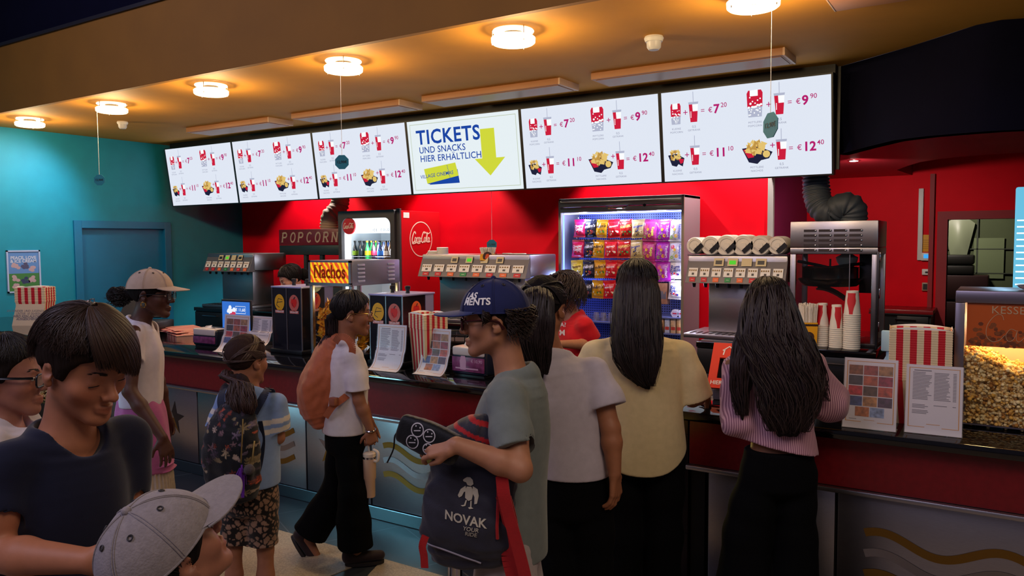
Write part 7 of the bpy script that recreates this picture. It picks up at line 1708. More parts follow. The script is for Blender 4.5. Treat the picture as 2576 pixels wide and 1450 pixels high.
# ---- woman in the pale yellow top at the counter
p = Person('person in a loose pale yellow top with long straight dark hair, from behind', 3.3, 2, (1602, 729, 0, 6, 0, 1.0), (1606, 842, .01), (1612, 1115, 0), sw=.178, hw=.095, skin_col=SK['olive'], chest=(.165, .125), waist=(.155, .12), hips=(.165, .125))
p.shR -= UPV*.03; p.shL -= UPV*.03
p.arms('R', (1742, 1004, .02), (1775, 990, .30)); p.arms('L', (1478, 975, .04), (1470, 960, .32))
p.knR, p.knL, p.anR, p.anL = p.at(1662, 1345), p.at(1562, 1345), p.at(1664, 1580), p.at(1556, 1580); p.hair_col = '#120d0d'; p.build()
M_yellow = cloth('pale_yellow', '#cdb98c', .8, .05)
p.trousers(C_black, rad=(.09, .09, .085, .085), loose=.012, top=.03)
p.shirt(M_yellow, 'loose_top', 1.0, .024, -.105, 1.02, .066, wr=.0035, wf=26, sleeve_r=(.078, .088), seed=5, front_drop=.0, hem_curve=.09)
p.hair_shell('#120d0d', HL_TIGHT, 1.0)
st = [(p.at(1602, 690, -.04), r, .062, .05), (p.at(1602, 735, -.085), r, .088, .055), (p.at(1602, 800, -.115), r, .092, .05), (p.at(1603, 860, -.14), r, .092, .042), (p.at(1606, 905, -.155), r, .084, .035), (p.at(1614, 945, -.155), r, .052, .026), (p.at(1628, 972, -.155), r, .018, .012)]
loft_hair(p, st, '#171010', groove=.003, gf=150)
fall_strands(p, st, 800, '#261b1b', .0026, 6, .004, 22, (-8, 188), t1=(.75, 1.06), wfreq=3)
fall_strands(p, st, 70, '#1a1212', .0016, 7, .012, 24, (-35, 215), t0=(.3, .5), t1=(1.0, 1.22), lift=.008, wfreq=4)
crown_strands(p, 420, lambda b: 1.75 if abs(b) > .9 else .9, '#1c1414', .0017, lift=.004)

# ---- woman in the white tee with a ponytail
p = Person('person in a white t-shirt and black trousers with a dark ponytail, right arm hanging', 2.85, 10, (1368, 776, 22, 4, 0, .97), (1388, 893), (1436, 1222), sw=.152, hw=.08, skin_col=SK['tan'], h=.0045, chest=(.142, .105), waist=(.122, .095), hips=(.126, .1))
p.arms('R', (1536, 1078, -.08), (1546, 1190, -.10), dict(d=-UPV+CRH*.06+CFH*.05, pn=CFH*.55-CRH*.8, side=-1, curl=(20, 26, 18))); p.arms('L', (1330, 1080, .08), (1360, 1060, .28))
p.handR['side'] = 1
p.knR, p.knL, p.anR, p.anL = p.at(1480, 1425), p.at(1402, 1425), p.at(1482, 1690), p.at(1396, 1690); p.hair_col = '#120d0e'; p.build()
M_whitetee = cloth('white_tee', '#b9aeb6', .85, .05)
p.trousers(C_black, rad=(.08, .082, .09, .10), loose=.012, top=.05)
p.shirt(M_whitetee, 't_shirt', .66, .020, .045, .96, .060, wr=.0055, wf=20, sleeve_r=(.070, .074), seed=12, front_drop=.0)
p.hair_shell('#120d0e', HL_TIGHT, .985, groove=.001)
back = p.L(0, -.118, .02)
st = [(p.L(-.012, -.112, .035), r, .030, .03), (p.at(1352, 752, -.15), r, .048, .038), (p.at(1347, 805, -.17), r, .058, .042), (p.at(1346, 860, -.165), r, .052, .038), (p.at(1350, 905, -.15), r, .038, .028), (p.at(1356, 942, -.14), r, .02, .016)]
loft_hair(p, st, '#150f11', groove=.003, gf=150, name='ponytail')
fall_strands(p, st, 420, '#251b1e', .0024, 8, .008, 22, (-35, 215), t1=(.85, 1.08), wfreq=4, name='ponytail_strands')
rs = np.random.RandomState(3); P = []
for i in range(520): # hair combed back to the tie
    b = rs.uniform(-math.pi, math.pi); a1 = 1.2 if abs(b) < .8 else 1.75; e = p.L(-.012, -.112, .035); q0 = (a1, b); path = []
    for k in range(12):
        t = k/11; a = q0[0]+(1.15-q0[0])*t; bb = b+((math.pi if b >= 0 else -math.pi)-b)*t; path.append(ell_point(p.L, HC, HR, a-.35*math.sin(math.pi*t)*(abs(b) < 1.9), bb, .004+rs.uniform(-.001, .0015)))
    P.append(path)
strands('hair_strands', p.hair, P, .0016, '#1d1618', p.base)
MB().lathe([(.020, -.008), (.028, 0), (.020, .008)], n=16).obj('hair_tie', mat('hair_tie_black', '#0a0a0c', .6), p.hair, loc=tuple(p.L(-.012, -.125, .03)-p.base))
# ---- boy in the blue cap holding a backpack and a pencil case
p = Person('person in a blue cap and grey-green t-shirt holding a dark backpack and pencil case', 2.45, -84, (1243, 806, -88, 3, 0, .96), (1288, 938, .0), (1282, 1318, .0), sw=.15, hw=.075, skin_col='#ac7658', h=.0042, chest=(.14, .092), waist=(.125, .088), hips=(.135, .098))
p.arms('L', (1308, 1182, -.27), (1150, 1120, -.27), dict(d=-CRH*.80+CFH*.25-UPV*.10, pn=CFH*.75-UPV*.55, side=1, curl=(28, 38, 25), thumb=(.8, .45, .35), s=.95))
p.arms('R', (1215, 1180, .10), (1120, 1150, -.06), dict(d=-CRH*.75-CFH*.45+UPV*.35, pn=UPV*.75-CFH*.2+CRH*.1, side=-1, curl=(30, 40, 30), s=.95))
p.hair_col = '#241812'; p.knL, p.knR = p.at(1275, 1610, -.09), p.at(1285, 1610, .09); p.anL, p.anR = p.at(1290, 1930, -.1), p.at(1290, 1930, .1); p.build()
M_sage = cloth('sage_tee', '#6f7672', .85, .06); M_paleshorts = cloth('pale_shorts', '#a89a96', .85)
p.trousers(M_paleshorts, 'shorts', top=.03, loose=.012, rad=(.095, .10, .09, .09), cut=.92, seed=8)
p.shirt(M_sage, 't_shirt', .72, .026, -.085, 1.0, .066, wr=.0055, wf=20, sleeve_r=(.062, .069), seed=31, front_drop=.025)
p.hair_shell('#1d1310', [(.10, .03), (.05, .02), (.03, -.0), (.02, -.03), (.004, -.02), (-.004, .01), (-.03, .0), (-.05, -.05), (-.075, -.085), (-.11, -.09)], .985, groove=.002)
rs = np.random.RandomState(21); P = [] # curls below the cap
for i in range(620):
    b = math.radians(rs.uniform(104, 256) if i % 9 else rs.choice([70, 290])); a = rs.uniform(1.50, 2.25 if abs(math.degrees(b)-180) < 72 else 1.62); q = ell_point(p.L, HC, HR, a, b, .004); n_ = nrm(q-p.L(*HC)); t_ = nrm(np.cross(n_, UPV)+RNG.normal(size=3)*.3); R_ = rs.uniform(.006, .013); ln = rs.uniform(.02, .045)
    P.append([q+n_*(.006+R_*math.sin(k*.55))*1.0+t_*R_*(math.cos(k*.55)-1)-UPV*ln*k/13+n_*.006*k/13 for k in range(14)])
strands('curls', p.hair, P, .0017, '#2a1b15', p.base, vary=.4)
M_capblue = cloth('cap_navy', '#1d2350', .8, .05, .2, 300); M_brimblue = cloth('cap_brim_navy', '#2c3566', .75, .05, .2, 300)
cp, pt = cap_on(p, M_capblue, M_brimblue, rad=(.090, .116, .104), brim=(.07, .084), brim_drop=.006, rim=1.60, tilt=-.04, c=(0, -.006, .032))
mb = MB()
for s_, dz, sz in (('LAS', 1.02, .030), ('MENTS', 1.22, .030)): # lettering on the near side of the front
    V, F = text2d(s_, sz, 'L', .03); mb._add([pt(dz-y/.10, math.radians(-31)-x/.098+.0, .0022)-p.base for x, y in V], [f[::-1] for f in F])
mb.obj('cap_lettering', M_lwh, cp)
M_specs = mat('dark_red_specs', '#3a1218', .25)
p.glasses(M_specs, .050, .036, .104, -.004, thick=.0034)
# backpack hugged in front
bq = lambda px, py, dd=0.0: at(px, py, d=2.45+dd)
c0 = bq(1175, 1275, -.165); M_bag = cloth('slate_nylon', '#2c2b36', .6, .08, .2, 250); M_redweb = cloth('red_webbing', '#a81c1e', .6, .06, .3, 400)
rt, fw = nrm(CRH-CFH*.25), nrm(CFH+CRH*.25)
v = Vol(c0-np.array([.30, .30, .30]), c0+np.array([.30, .30, .34]), .005)
A = lambda x, y, z: c0+rt*x+fw*y+UPV*z
v.loft([(A(.005, .02, -.155), rt, .125, .05), (A(.0, .02, -.10), rt, .143, .07), (A(.0, .02, .0), rt, .146, .07), (A(.02, .03, .10), rt, .128, .06), (A(.03, .04, .150), rt, .10, .045)], .0, cap=.035, sq=3.0)
v.wrinkle(.005, 26, 5); v.wrinkle(.002, 80, 6)
Vb, Fb = v.mesh(2); bag = thing('backpack', 'slate backpack with red straps and pale bird emblem, held before the grey-green t-shirt', 'backpack', tuple(c0))
fast_mesh('bag_body', Vb-c0, Fb, [M_bag], bag)
def on_bag(pts2, off=.0022): return [tuple(np.array(q)-c0) for q in project(Vb, Fb, [A(x, -.30, z) for x, z in pts2], fw, off)]
def bag_flat(mb, V, F): mb._add(on_bag(V), F)
mb = MB(); V, F = text2d('NOVAK', .036, 'C', .025); bag_flat(mb, [(.012+x, -.018-.13*x+y) for x, y in V], F)
V, F = text2d('YOUR', .017, 'C', .01, .2); bag_flat(mb, [(.03+x, -.043-.1*x+y) for x, y in V], F); V, F = text2d('RIDE', .017, 'C', .01, .2); bag_flat(mb, [(.03+x, -.058-.1*x+y) for x, y in V], F)
e0 = (.022, .055)
def em(pts): P = [(e0[0]+x*.001, e0[1]+y*.001) for x, y in pts]; bag_flat(mb, P, [tuple(range(len(P)))])
em([(-16, 42), (-8, 47), (2, 47), (10, 40), (12, 28), (4, 22), (-6, 24), (-10, 32), (-18, 34), (-20, 38)]); em([(-12, 22), (-26, 12), (-34, -6), (-30, -12), (-22, -8), (-16, 4), (-8, 8)]); em([(10, 22), (24, 14), (28, -4), (24, -26), (16, -28), (16, -8), (8, 6)])
em([(-8, 20), (6, 20), (12, 4), (8, -16), (-2, -20), (-12, -12), (-12, 6)]); em([(-10, -18), (-6, -18), (-10, -34), (-18, -36), (-24, -33), (-14, -31)]); em([(4, -20), (8, -18), (8, -36), (14, -40), (2, -42), (-2, -38), (4, -36)])
mb.obj('bag_emblem', mat('emblem_cream', '#b9b09c', .7), bag)
# top part with red piping, side strap, tail straps
v = Vol(c0-.4, c0+np.array([.45, .45, .5]), .005); v.loft([(A(-.055, .06, .185), rt*.9-UPV*.3, .045, .06), (A(.03, .06, .205), rt, .06, .07), (A(.10, .07, .175), rt, .05, .06)], .01, cap=.04); v.wrinkle(.002, 60, 4)
def pipe_col(V):
    a = (V-c0)@rt; z = (V-c0)@UPV; t = np.sin((z+.35*a)*150); col = np.where(t[:, None] > .55, np.array(lin('#a8181c')), np.array(lin('#2a2833'))); return np.concatenate([col, np.ones((len(V), 1))], 1)
V2, F2 = v.mesh(2); fast_mesh('bag_top', V2-c0, F2, [cloth('bag_top_cloth', '#2a2833', .6, .06, .2, 250, attr='Col')], bag, pipe_col(V2))
mb = MB(); 
def strap(parent, m, pts, w_, nrm_):
    q = MB(); band(q, pts, w_, nrm_); return q.obj('strap', m, parent)
def band(mb, pts, w_, nrm_=fw):
    P = [np.array(q) for q in spline(pts, 6)]
    for i in range(len(P)-1):
        t_ = nrm(P[i+1]-P[i]); s_ = nrm(np.cross(t_, nrm_))*w_/2
        a, b, c_, d_ = P[i]-s_, P[i]+s_, P[i+1]+s_, P[i+1]-s_; mb._add([a, b, c_, d_]+[q+nrm_*.004 for q in (a, b, c_, d_)], [(0, 1, 2, 3), (7, 6, 5, 4), (1, 5, 6, 2), (0, 3, 7, 4)])
loc_ = lambda q: tuple(np.array(q)-c0)
strap(bag, M_redweb, [loc_(bq(1262, 1200, -.28)), loc_(bq(1268, 1250, -.28)), loc_(bq(1280, 1300, -.27)), loc_(bq(1300, 1370, -.26)), loc_(bq(1318, 1440, -.25)), loc_(bq(1330, 1500, -.24))], .036, fw)
strap(bag, M_redweb, [loc_(bq(1266, 1250, -.26)), loc_(bq(1285, 1330, -.23)), loc_(bq(1280, 1400, -.22)), loc_(bq(1298, 1470, -.22))], .045, fw); strap(bag, M_redweb, [loc_(bq(1070, 1350, -.2)), loc_(bq(1062, 1375, -.2)), loc_(bq(1066, 1400, -.2)), loc_(bq(1068, 1430, -.2))], .022, fw)

mb = MB(); mb.tube([tuple(np.array(q)) for q in on_bag([(-.13+.18*k/12, -.112-.03*(k/12)**2*1.0-.012*k/12) for k in range(13)], .003)], .0028, 6); mb.obj('bag_piping', mat('pale_piping', '#8c8490', .5), bag)
mb = MB(); mb.tube([tuple(np.array(q)) for q in on_bag([(.105, .13-.2*k/10) for k in range(11)], .003)], .005, 6); mb.obj('zip_flap', M_redweb, bag)
# pencil case
pc = bq(1075, 1103, -.22); t = thing('pencil_case', 'black pencil case with white ring prints in the hands below the blue cap', 'pencil case', tuple(pc))
X, Z = nrm(CRH*.86-UPV*.28-CFH*.35), nrm(UPV*.86+CRH*.28); Yn = np.cross(X, Z)
v = Vol(pc-.16, pc+.16, .004); v.loft([(pc-X*.075, Z, .042, .022), (pc, Z, .05, .026), (pc+X*.085, Z, .045, .024)], cap=.02, sq=3.5); V3, F3 = v.mesh(2); fast_mesh('case_body', V3-pc, F3, [cloth('case_black', '#0c0c10', .5, .05, .2, 250)], t)
mb = MB(); vd = nrm(CFH)
pcj = lambda pts: [tuple(np.array(q)-pc) for q in project(V3, F3, [pc+X*x+Z*z-vd*.2 for x, z in pts], vd, .0015)]
for cx, cz, R_ in ((-.036, .018, .019), (-.040, -.020, .019), (.004, .016, .018), (.012, -.02, .015)):
    V, F = stroke2d([(cx+R_*math.cos(k*math.pi/10), cz+R_*math.sin(k*math.pi/10)) for k in range(21)], .0032); mb._add(pcj(V), F)
    V, F = stroke2d([(cx-.010, cz-.006), (cx+.010, cz+.002)], .003); mb._add(pcj(V), F)
    for dx in (-.008, .006): mb._add(pcj([(cx+dx+.0025*math.cos(k), cz+.009+.0025*math.sin(k)) for k in range(6)]), [tuple(range(6))])
mb.obj('case_print', mat('case_print_white', '#b9b4b8', .5), t)
mb = MB(); mb.tube([tuple(np.array(q)-pc) for q in spline([pc-X*.085-Z*.01, pc-X*.1-Z*.03, pc-X*.092-Z*.07, pc-X*.098-Z*.115], 5)], .0025, 5); mb.obj('zip_cord', M_black, t)
# barrier post behind the backpack
q = at(1145, 1460, d=2.75); t = thing('barrier_post', 'chrome barrier post half hidden by the slate backpack', 'barrier post', (q[0], q[1], 0)); MB().lathe([(0, 0), (.16, 0), (.165, .012), (.05, .03), (.028, .04)], n=32).obj('base', M_chrome, t); MB().cyl((0, 0, .03), (0, 0, .62), .026, n=20).obj('post', M_chrome, t); MB().lathe([(.026, .6), (.034, .61), (.034, .66), (0, .675)], n=20).obj('post_head', M_black, t)

# ---- girl with the orange backpack, walking to the right
p = Person('person in glasses, white t-shirt and wide black trousers walking right under an orange backpack', 4.1, 66, (886, 790, 74, 4, 0, .98), (872, 864, .0), (868, 1090, 0), sw=.125, hw=.065, skin_col='#8c5a42', h=.005, S=.88, chest=(.115, .088), waist=(.105, .082), hips=(.115, .092))
p.arms('R', (903, 1008, -.12), (932, 1082, -.10), dict(d=-UPV+CRH*.05, pn=-CRH*.4+CFH*.8, side=-1, curl=(55, 65, 40), s=.92)); p.arms('L', (905, 1000, .14), (930, 1060, .2))
p.knR, p.anR, p.toeR = p.at(888, 1240, -.08), p.at(893, 1384, -.06), CRH*.95+CFH*.2; p.knL, p.anL, p.toeL = p.at(846, 1235, .06), p.at(776, 1350, .08), CRH*.5-UPV*.8
p.hair_col = '#120e10'; p.build()
p.trousers(C_black, rad=(.082, .078, .092, .105), loose=.012, top=.035, ankle=.035, seed=17, wr=.006)
p.shirt(cloth('white_boxy', '#c9bfc2', .85, .04), 't_shirt', .78, .026, .01, 1.0, .062, wr=.004, wf=30, sleeve_r=(.062, .074), seed=41)
p.shoes(cloth('dark_shoe', '#2a1d1f', .6), mat('dark_sole', '#1a1414', .7))
p.hair_shell('#120e10', HL_TIGHT, .99, groove=.001)
r = p.T[0]; bk = -p.T[1]
st = [(p.L(0, -.108, -.02), r, .030, .03), (p.at(838, 846), r, .030, .03), (p.at(822, 872), r, .036, .032), (p.at(806, 900), r, .030, .026), (p.at(795, 928), r, .018, .016)]
loft_hair(p, st, '#150f12', groove=.003, gf=150, name='ponytail'); fall_strands(p, st, 240, '#241a1e', .002, 5, .007, 18, (0, 360), t1=(.85, 1.12), name='ponytail_strands')
crown_strands(p, 380, lambda b: 1.2 if abs(b) < .8 else 1.8, '#221a1d', .0017, lift=.003, seed=5)
p.glasses(mat('gold_wire', '#c9a05c', .25, 1.0), .044, .036, .106, -.002, thick=.0013, round_=True)
mb = MB(); q = p.wrR; mb.tube([tuple(q-p.base+.027*(math.cos(k*.449)*CRH+math.sin(k*.449)*CFH)+UPV*.004*math.sin(k*.449)) for k in range(14)], .0035, 6, True); mb.obj('bracelet', M_chrome, p.body)
# her backpack
c0 = at(816, 968, d=4.08); M_or = cloth('apricot_nylon', '#a85a3a', .6, .07, .25, 220)
v = Vol(c0-.36, c0+.36, .0055); ax = p.T[1]
zz = lambda px, py, dd=0: at(px-7, py, d=4.10+dd)
v.loft([(zz(822, 1062), r, .09, .068), (zz(814, 1030), r, .125, .10), (zz(812, 975), r, .135, .105), (zz(826, 915), r, .12, .085), (zz(842, 872), r, .085, .058), (zz(852, 852), r, .05, .035)], 0, cap=.03, sq=2.6); v.wrinkle(.006, 24, 3, stretch=(1, 1, .6)); v.wrinkle(.0025, 70, 4)
Vb, Fb = v.mesh(2); t = thing('backpack', 'apricot orange backpack worn by the person in wide black trousers', 'backpack', tuple(c0)); fast_mesh('bag_body', Vb-c0, Fb, [M_or], t)
mb = MB(); lc = lambda q: tuple(np.array(q)-c0)
strap(t, M_or, [lc(zz(850, 862, -.10)), lc(zz(862, 848, -.14)), lc(zz(880, 852, -.16)), lc(zz(893, 872, -.16)), lc(zz(893, 890, -.15))], .035, -CFH); strap(t, M_or, [lc(zz(893, 985, -.09)), lc(zz(868, 1005, -.15)), lc(zz(845, 1022, -.165)), lc(zz(826, 1050, -.14))], .034, -CFH)

mb = MB(); q = np.array(lc(zz(848, 1010, -.172))); mb.rbox(tuple(q-.02), tuple(q+np.array([.02, .012, .02])), .004); mb.obj('buckle', mat('buckle_brown', '#8a4a34', .4), t)
# tumbler
q = at(931, 1250, d=4.02); zt = at(931, 1136, d=4.02)[2]; H_ = zt-q[2]; t = thing('tumbler', 'cream insulated tumbler with handle carried by the person in wide black trousers', 'tumbler', tuple(q)); R_ = .030
MB().lathe([(0, 0), (R_*.86, 0), (R_*.9, .006), (R_*.94, H_*.38), (R_*1.08, H_*.42), (R_*1.12, H_*.86)], n=28).obj('cup_body', mat('cream_enamel', '#c9a58a', .35), t); MB().lathe([(R_*1.13, H_*.86), (R_*1.14, H_*.90), (R_*1.1, H_*.905)], n=28).obj('steel_rim', M_chrome, t); MB().lathe([(R_*1.1, H_*.90), (R_*1.1, H_*.97), (R_*.8, H_), (0, H_)], n=28).obj('lid', mat('cream_lid', '#d8c4b0', .4), t)
MB().tube(spline([(R_*1.1, 0, H_*.82), (R_*1.9, 0, H_*.84), (R_*2.0, 0, H_*1.02), (R_*1.0, 0, H_*1.07)], 5), .007, 8).obj('handle', mat('cream_lid', '#d8c4b0', .4), t); MB().cyl((.0, 0, H_), (-.01, .0, H_*1.16), .004, n=8).obj('straw', mat('clear_straw', '#c8bcb4', .2, alpha=.6), t)
# ---- girl with the floral backpack
p = Person('child in a pale blue t-shirt and leopard shorts with a ponytail, wearing a floral backpack', 3.4, 14, (622, 908, 26, 2, 0, .94), (633, 985), (632, 1236, 0), sw=.112, hw=.062, skin_col='#9a644a', S=.80, chest=(.108, .082), waist=(.10, .08), hips=(.108, .09))
p.arms('R', (700, 1102, .0), (690, 1080, .19)); p.arms('L', (535, 1105, .0), (560, 1090, .2))
p.knR, p.knL, p.anR, p.anL = p.at(668, 1385), p.at(588, 1385), p.at(668, 1580), p.at(592, 1580); p.hair_col = '#3a2620'; p.build()
def leo(V): # dark rosettes on tan
    q = V*np.array([1, 1, 1])*62; rs = np.random.RandomState(4); c = rs.uniform(-1, 1, (5200, 3))*np.array([.2, .2, .22])+np.array([p.pelvis[0], p.pelvis[1], p.pelvis[2]-.12]); out = np.zeros((len(V), 4)); out[:, 3] = 1; tan, drk = np.array(lin('#8a6a56')), np.array(lin('#17110f'))
    for i in range(0, len(V), 4000):
        d = np.sqrt(((V[i:i+4000, None]-c[None])**2).sum(2)); d.partition(1, axis=1); f = d[:, 1]-d[:, 0]; dm = (f < .0042) | (d[:, 0] < .0022); out[i:i+4000, :3] = np.where(dm[:, None], drk, tan)
    return out
p.trousers(cloth('leopard', '#8a6a56', .8, .05, attr='Col'), 'shorts', top=.05, loose=.012, rad=(.072, .078, .08, .08), cut=.86, seed=9, h=.0042, colors=leo)
def band_col(V):
    out = np.tile(np.append(np.array(lin('#7d94bd')), 1), (len(V), 1)); wh = np.array(lin('#cdc3b8'))
    for q in 'RL':
        sh, el = getattr(p, 'sh'+q), getattr(p, 'el'+q); ax = nrm(el-sh); t = (V-sh)@ax; rr = np.linalg.norm(V-sh-t[:, None]*ax, axis=1); out[((rr < .095) & (((t > .052) & (t < .074)) | ((t > .092) & (t < .114))) & (((V-p.neck)@p.T[0])*(1 if q == 'R' else -1) > .08)), :3] = wh
    return out
p.shirt(cloth('pale_blue', '#7d94bd', .85, .05, attr='Col'), 't_shirt', .78, .022, .035, 1.02, .060, wr=.005, wf=34, sleeve_r=(.066, .078), seed=23, colors=band_col, front_drop=.0, h=.0045)
p.shoes(cloth('child_shoe', '#4a4046', .6))
p.hair_shell('#32211d', HL_TIGHT, .99, groove=.001); r = p.T[0]
st = [(p.L(-.006, -.106, -.050), r, .018, .018), (p.L(-.008, -.128, -.058), r, .022, .02), (p.at(609, 966, -.135), r, .040, .03), (p.at(606, 995, -.15), r, .058, .034), (p.at(608, 1022, -.165), r, .056, .032), (p.at(610, 1042, -.17), r, .035, .02)]
loft_hair(p, st, '#271a19', groove=.004, gf=130, name='ponytail'); fall_strands(p, st, 340, '#3c2723', .0024, 8, .009, 20, (0, 360), t1=(.85, 1.14), name='ponytail_strands', wfreq=5)
rs = np.random.RandomState(8); P = []
for i in range(520):
    b = rs.uniform(-math.pi, math.pi); a1 = 1.1 if abs(b) < .8 else 1.8; path = []
    for k in range(12):
        t = k/11; a = a1+(1.95-a1)*t-.5*math.sin(math.pi*t)*(abs(b) < 1.7); bb = b+((math.pi if b >= 0 else -math.pi)-b)*t; path.append(ell_point(p.L, HC, HR, a, bb, .0045+rs.uniform(-.001, .0015)))
    P.append(path)
strands('hair_strands', p.hair, P, .0017, '#43302b', p.base)
P = [[ell_point(p.L, HC, HR, .45+1.35*t, math.radians(58+62*t+j*.9+3*math.sin(j*7)), .0052) for t in np.linspace(0, 1, 14)] for j in range(24)]; strands('light_streak', p.hair, P, .0011, '#6a543f', p.base)
# floral backpack: the print is laid over the cloth as leaf and petal shapes
zz = lambda px, py, dd=0: at(px, py, d=3.4+dd); c0 = zz(582, 1130, -.14)
v = Vol(c0-.34, c0+.34, .0042); rb = nrm(p.T[0]); fb = p.T[1]
v.loft([(zz(590, 1238, -.12), rb, .085, .05), (zz(586, 1210, -.14), rb, .112, .075), (zz(582, 1140, -.15), rb, .116, .085), (zz(586, 1080, -.15), rb, .106, .075), (zz(596, 1035, -.14), rb, .082, .052), (zz(602, 1016, -.12), rb, .05, .03)], 0, cap=.03, sq=2.6); v.wrinkle(.005, 30, 3); v.wrinkle(.002, 90, 5)
Vb, Fb = v.mesh(2)
u_, w_ = (Vb-c0)@rb, (Vb-c0)@UPV; colr = np.tile(np.array(lin('#14161c')), (len(Vb), 1)); rs = np.random.RandomState(6)
pal = ['#b8a488', '#8a6a72', '#c9b0a0', '#6a5a78', '#8c3a2c', '#4a3a4a', '#a08c6a', '#7c6a80', '#c8583c']
for k in range(95):
    cx, cz, a0, kd = rs.uniform(-.125, .125), rs.uniform(-.2, .2), rs.uniform(0, 6.28), rs.randint(3); cc = np.array(lin(pal[rs.randint(len(pal))])); n = (5, 7, 3)[kd]; ln = rs.uniform(.010, .020)
    for j in range(n):
        a = a0+(j*2*math.pi/n if kd < 2 and k % 3 else (j-n/2)*.38); ux, uz = math.cos(a), math.sin(a); du, dw = u_-cx-ux*ln*.6, w_-cz-uz*ln*.6; t1 = du*ux+dw*uz; t2 = -du*uz+dw*ux; m = (t1/(ln*.55))**2+(t2/(ln*.17))**2 < 1; colr[m] = cc*rs.uniform(.35, .8)
t = thing('backpack', 'dark floral backpack with a purple tassel on the child in leopard shorts', 'backpack', tuple(c0)); fast_mesh('bag_body', Vb-c0, Fb, [cloth('floral', '#14161c', .7, .08, .2, 200, attr='Col')], t, np.concatenate([colr, np.ones((len(Vb), 1))], 1))
lc = lambda q: tuple(np.array(q)-c0)
M_nst = cloth('navy_strap', '#1c2236', .7)
strap(t, M_nst, [lc(zz(560, 1035, -.16)), lc(zz(556, 1005, -.14)), lc(zz(562, 980, -.085)), lc(zz(576, 968, -.03)), lc(zz(584, 972, .03))], .032, -CFH); strap(t, M_nst, [lc(zz(640, 1040, -.15)), lc(zz(662, 1000, -.13)), lc(zz(672, 982, -.085)), lc(zz(682, 978, -.03)), lc(zz(686, 990, .03))], .032, -CFH); strap(t, M_nst, [lc(zz(640, 1215, -.16)), lc(zz(655, 1170, -.11)), lc(zz(662, 1110, -.09)), lc(zz(655, 1060, -.11))], .018, -CFH)

mb = MB(); P = [lc(zz(608, 1170, -.235)), lc(zz(609, 1190, -.24))]; mb.tube(P, .004, 6); o_ = lc(zz(604, 1205, -.24))
for k in range(40): x, y = RNG.normal(size=2)*.007; mb.tube([np.array(lc(zz(606, 1178, -.24)))+np.array([x*.3, y*.3, 0]), np.array(lc(zz(604, 1200, -.24)))+np.array([x*1.6, y, 0]), np.array(lc(zz(602, 1222, -.235)))+np.array([x*1.8, y*1.2, RNG.uniform(-.008, .008)])], .0016, 4)
band(mb, [lc(zz(612, 1195, -.235)), lc(zz(612, 1225, -.235)), lc(zz(611, 1252, -.23))], .012, -CFH); mb.obj('tassel', mat('purple_tassel', '#5a1c8c', .6), t)
MB().ball(lc(zz(627, 1182, -.24)), .022, 14, 10).obj('pompom', cloth('grey_pompom', '#4a4244', .9, .2, 1.0, 220), t)
mb = MB(); mb.tube([lc(zz(611, 1055, -.225)), lc(zz(609, 1100, -.245)), lc(zz(606, 1165, -.245))], .003, 6); mb.tube([lc(zz(640, 1110, -.2)), lc(zz(637, 1135, -.215)), lc(zz(634, 1160, -.22))], .004, 6); mb.obj('zipper', mat('brass_zip', '#a8905c', .35, .9), t)

# ---- woman with the beige cap at the left
p = Person('person in a beige cap, glasses, white t-shirt and pink wrap skirt, in profile facing right', 3.9, 78, (381, 742, 86, 2, 0, .98), (352, 806), (354, 1040, 0), sw=.145, hw=.075, skin_col='#4a2a20', S=.95, chest=(.128, .098), waist=(.105, .082), hips=(.128, .10))
p.arms('R', (326, 985, -.20), (408, 1100, -.22), dict(d=CRH*.25-UPV*.95, pn=-CRH*.7+CFH*.6, side=-1, curl=(18, 22, 15))); p.arms('L', (398, 960, .12), (418, 1040, .16))
p.hair_col = '#0f0908'; p.build()
p.shirt(cloth('white_fitted', '#c6bcc8', .8, .04), 't_shirt', .45, .012, .045, .92, .062, wr=.005, wf=44, sleeve_r=(.056, .058), seed=52)
# printed shoulder panel, as in the photo
Vs, Fs = p.vs; mb = MB(); vd = nrm(CFH)
def onv(pts): return [tuple(np.array(q)-p.base) for q in project(Vs, Fs, [at(x, y, d=3.3) for x, y in pts], vd, .0025)]
M_gr = [mat('print_teal', '#5f8a86', .8), mat('print_rose', '#b07a80', .8)]
mb.grid(lambda u, v: onv([(362+26*v*math.cos(u*6.28)-5*v*math.sin(u*6.28), 868+40*v*math.sin(u*6.28))])[0], 20, 5); rs = random.Random(3)
for k in range(14): x, y = 345+rs.random()*36, 838+rs.random()*58; mb.use(1)._add([tuple(np.array(q)-nrm(CFH)*.001) for q in onv([(x+2.5*math.cos(j*1.047), y+2.5*math.sin(j*1.047)) for j in range(6)])], [tuple(range(6))])
mb.obj('shoulder_print', M_gr, p.body)
v = vol_for([p.pelvis+UPV*.08, p.pelvis-UPV*.75], .24, .005); r = p.T[0]
v.loft([(p.pelvis+UPV*.10, r, .108, .09), (p.pelvis+UPV*.02, r, .135, .115), (p.pelvis-UPV*.12, r, .15, .13), (p.pelvis-UPV*.28, r, .16, .14)], 0, cap=.01); v.wrinkle(.006, 48, 3, stretch=(1, 1, .3)); V, F = v.mesh(2); p.put('skirt', V, F, cloth('pink_wrap', '#a8588c', .8))
v = vol_for([p.pelvis, p.pelvis-UPV*.78], .26, .005); v.loft([(p.pelvis-UPV*.05, r, .13, .115), (p.pelvis-UPV*.35, r, .165, .142), (p.pelvis-UPV*.72, r, .19, .165)], 0, cap=.01)
P0 = p.pelvis
def pleat(X, Y, Z): a = np.arctan2(Y-f32(P0[1]), X-f32(P0[0])); return v.d+f32(.004)*np.sin(a*44)+0*Z
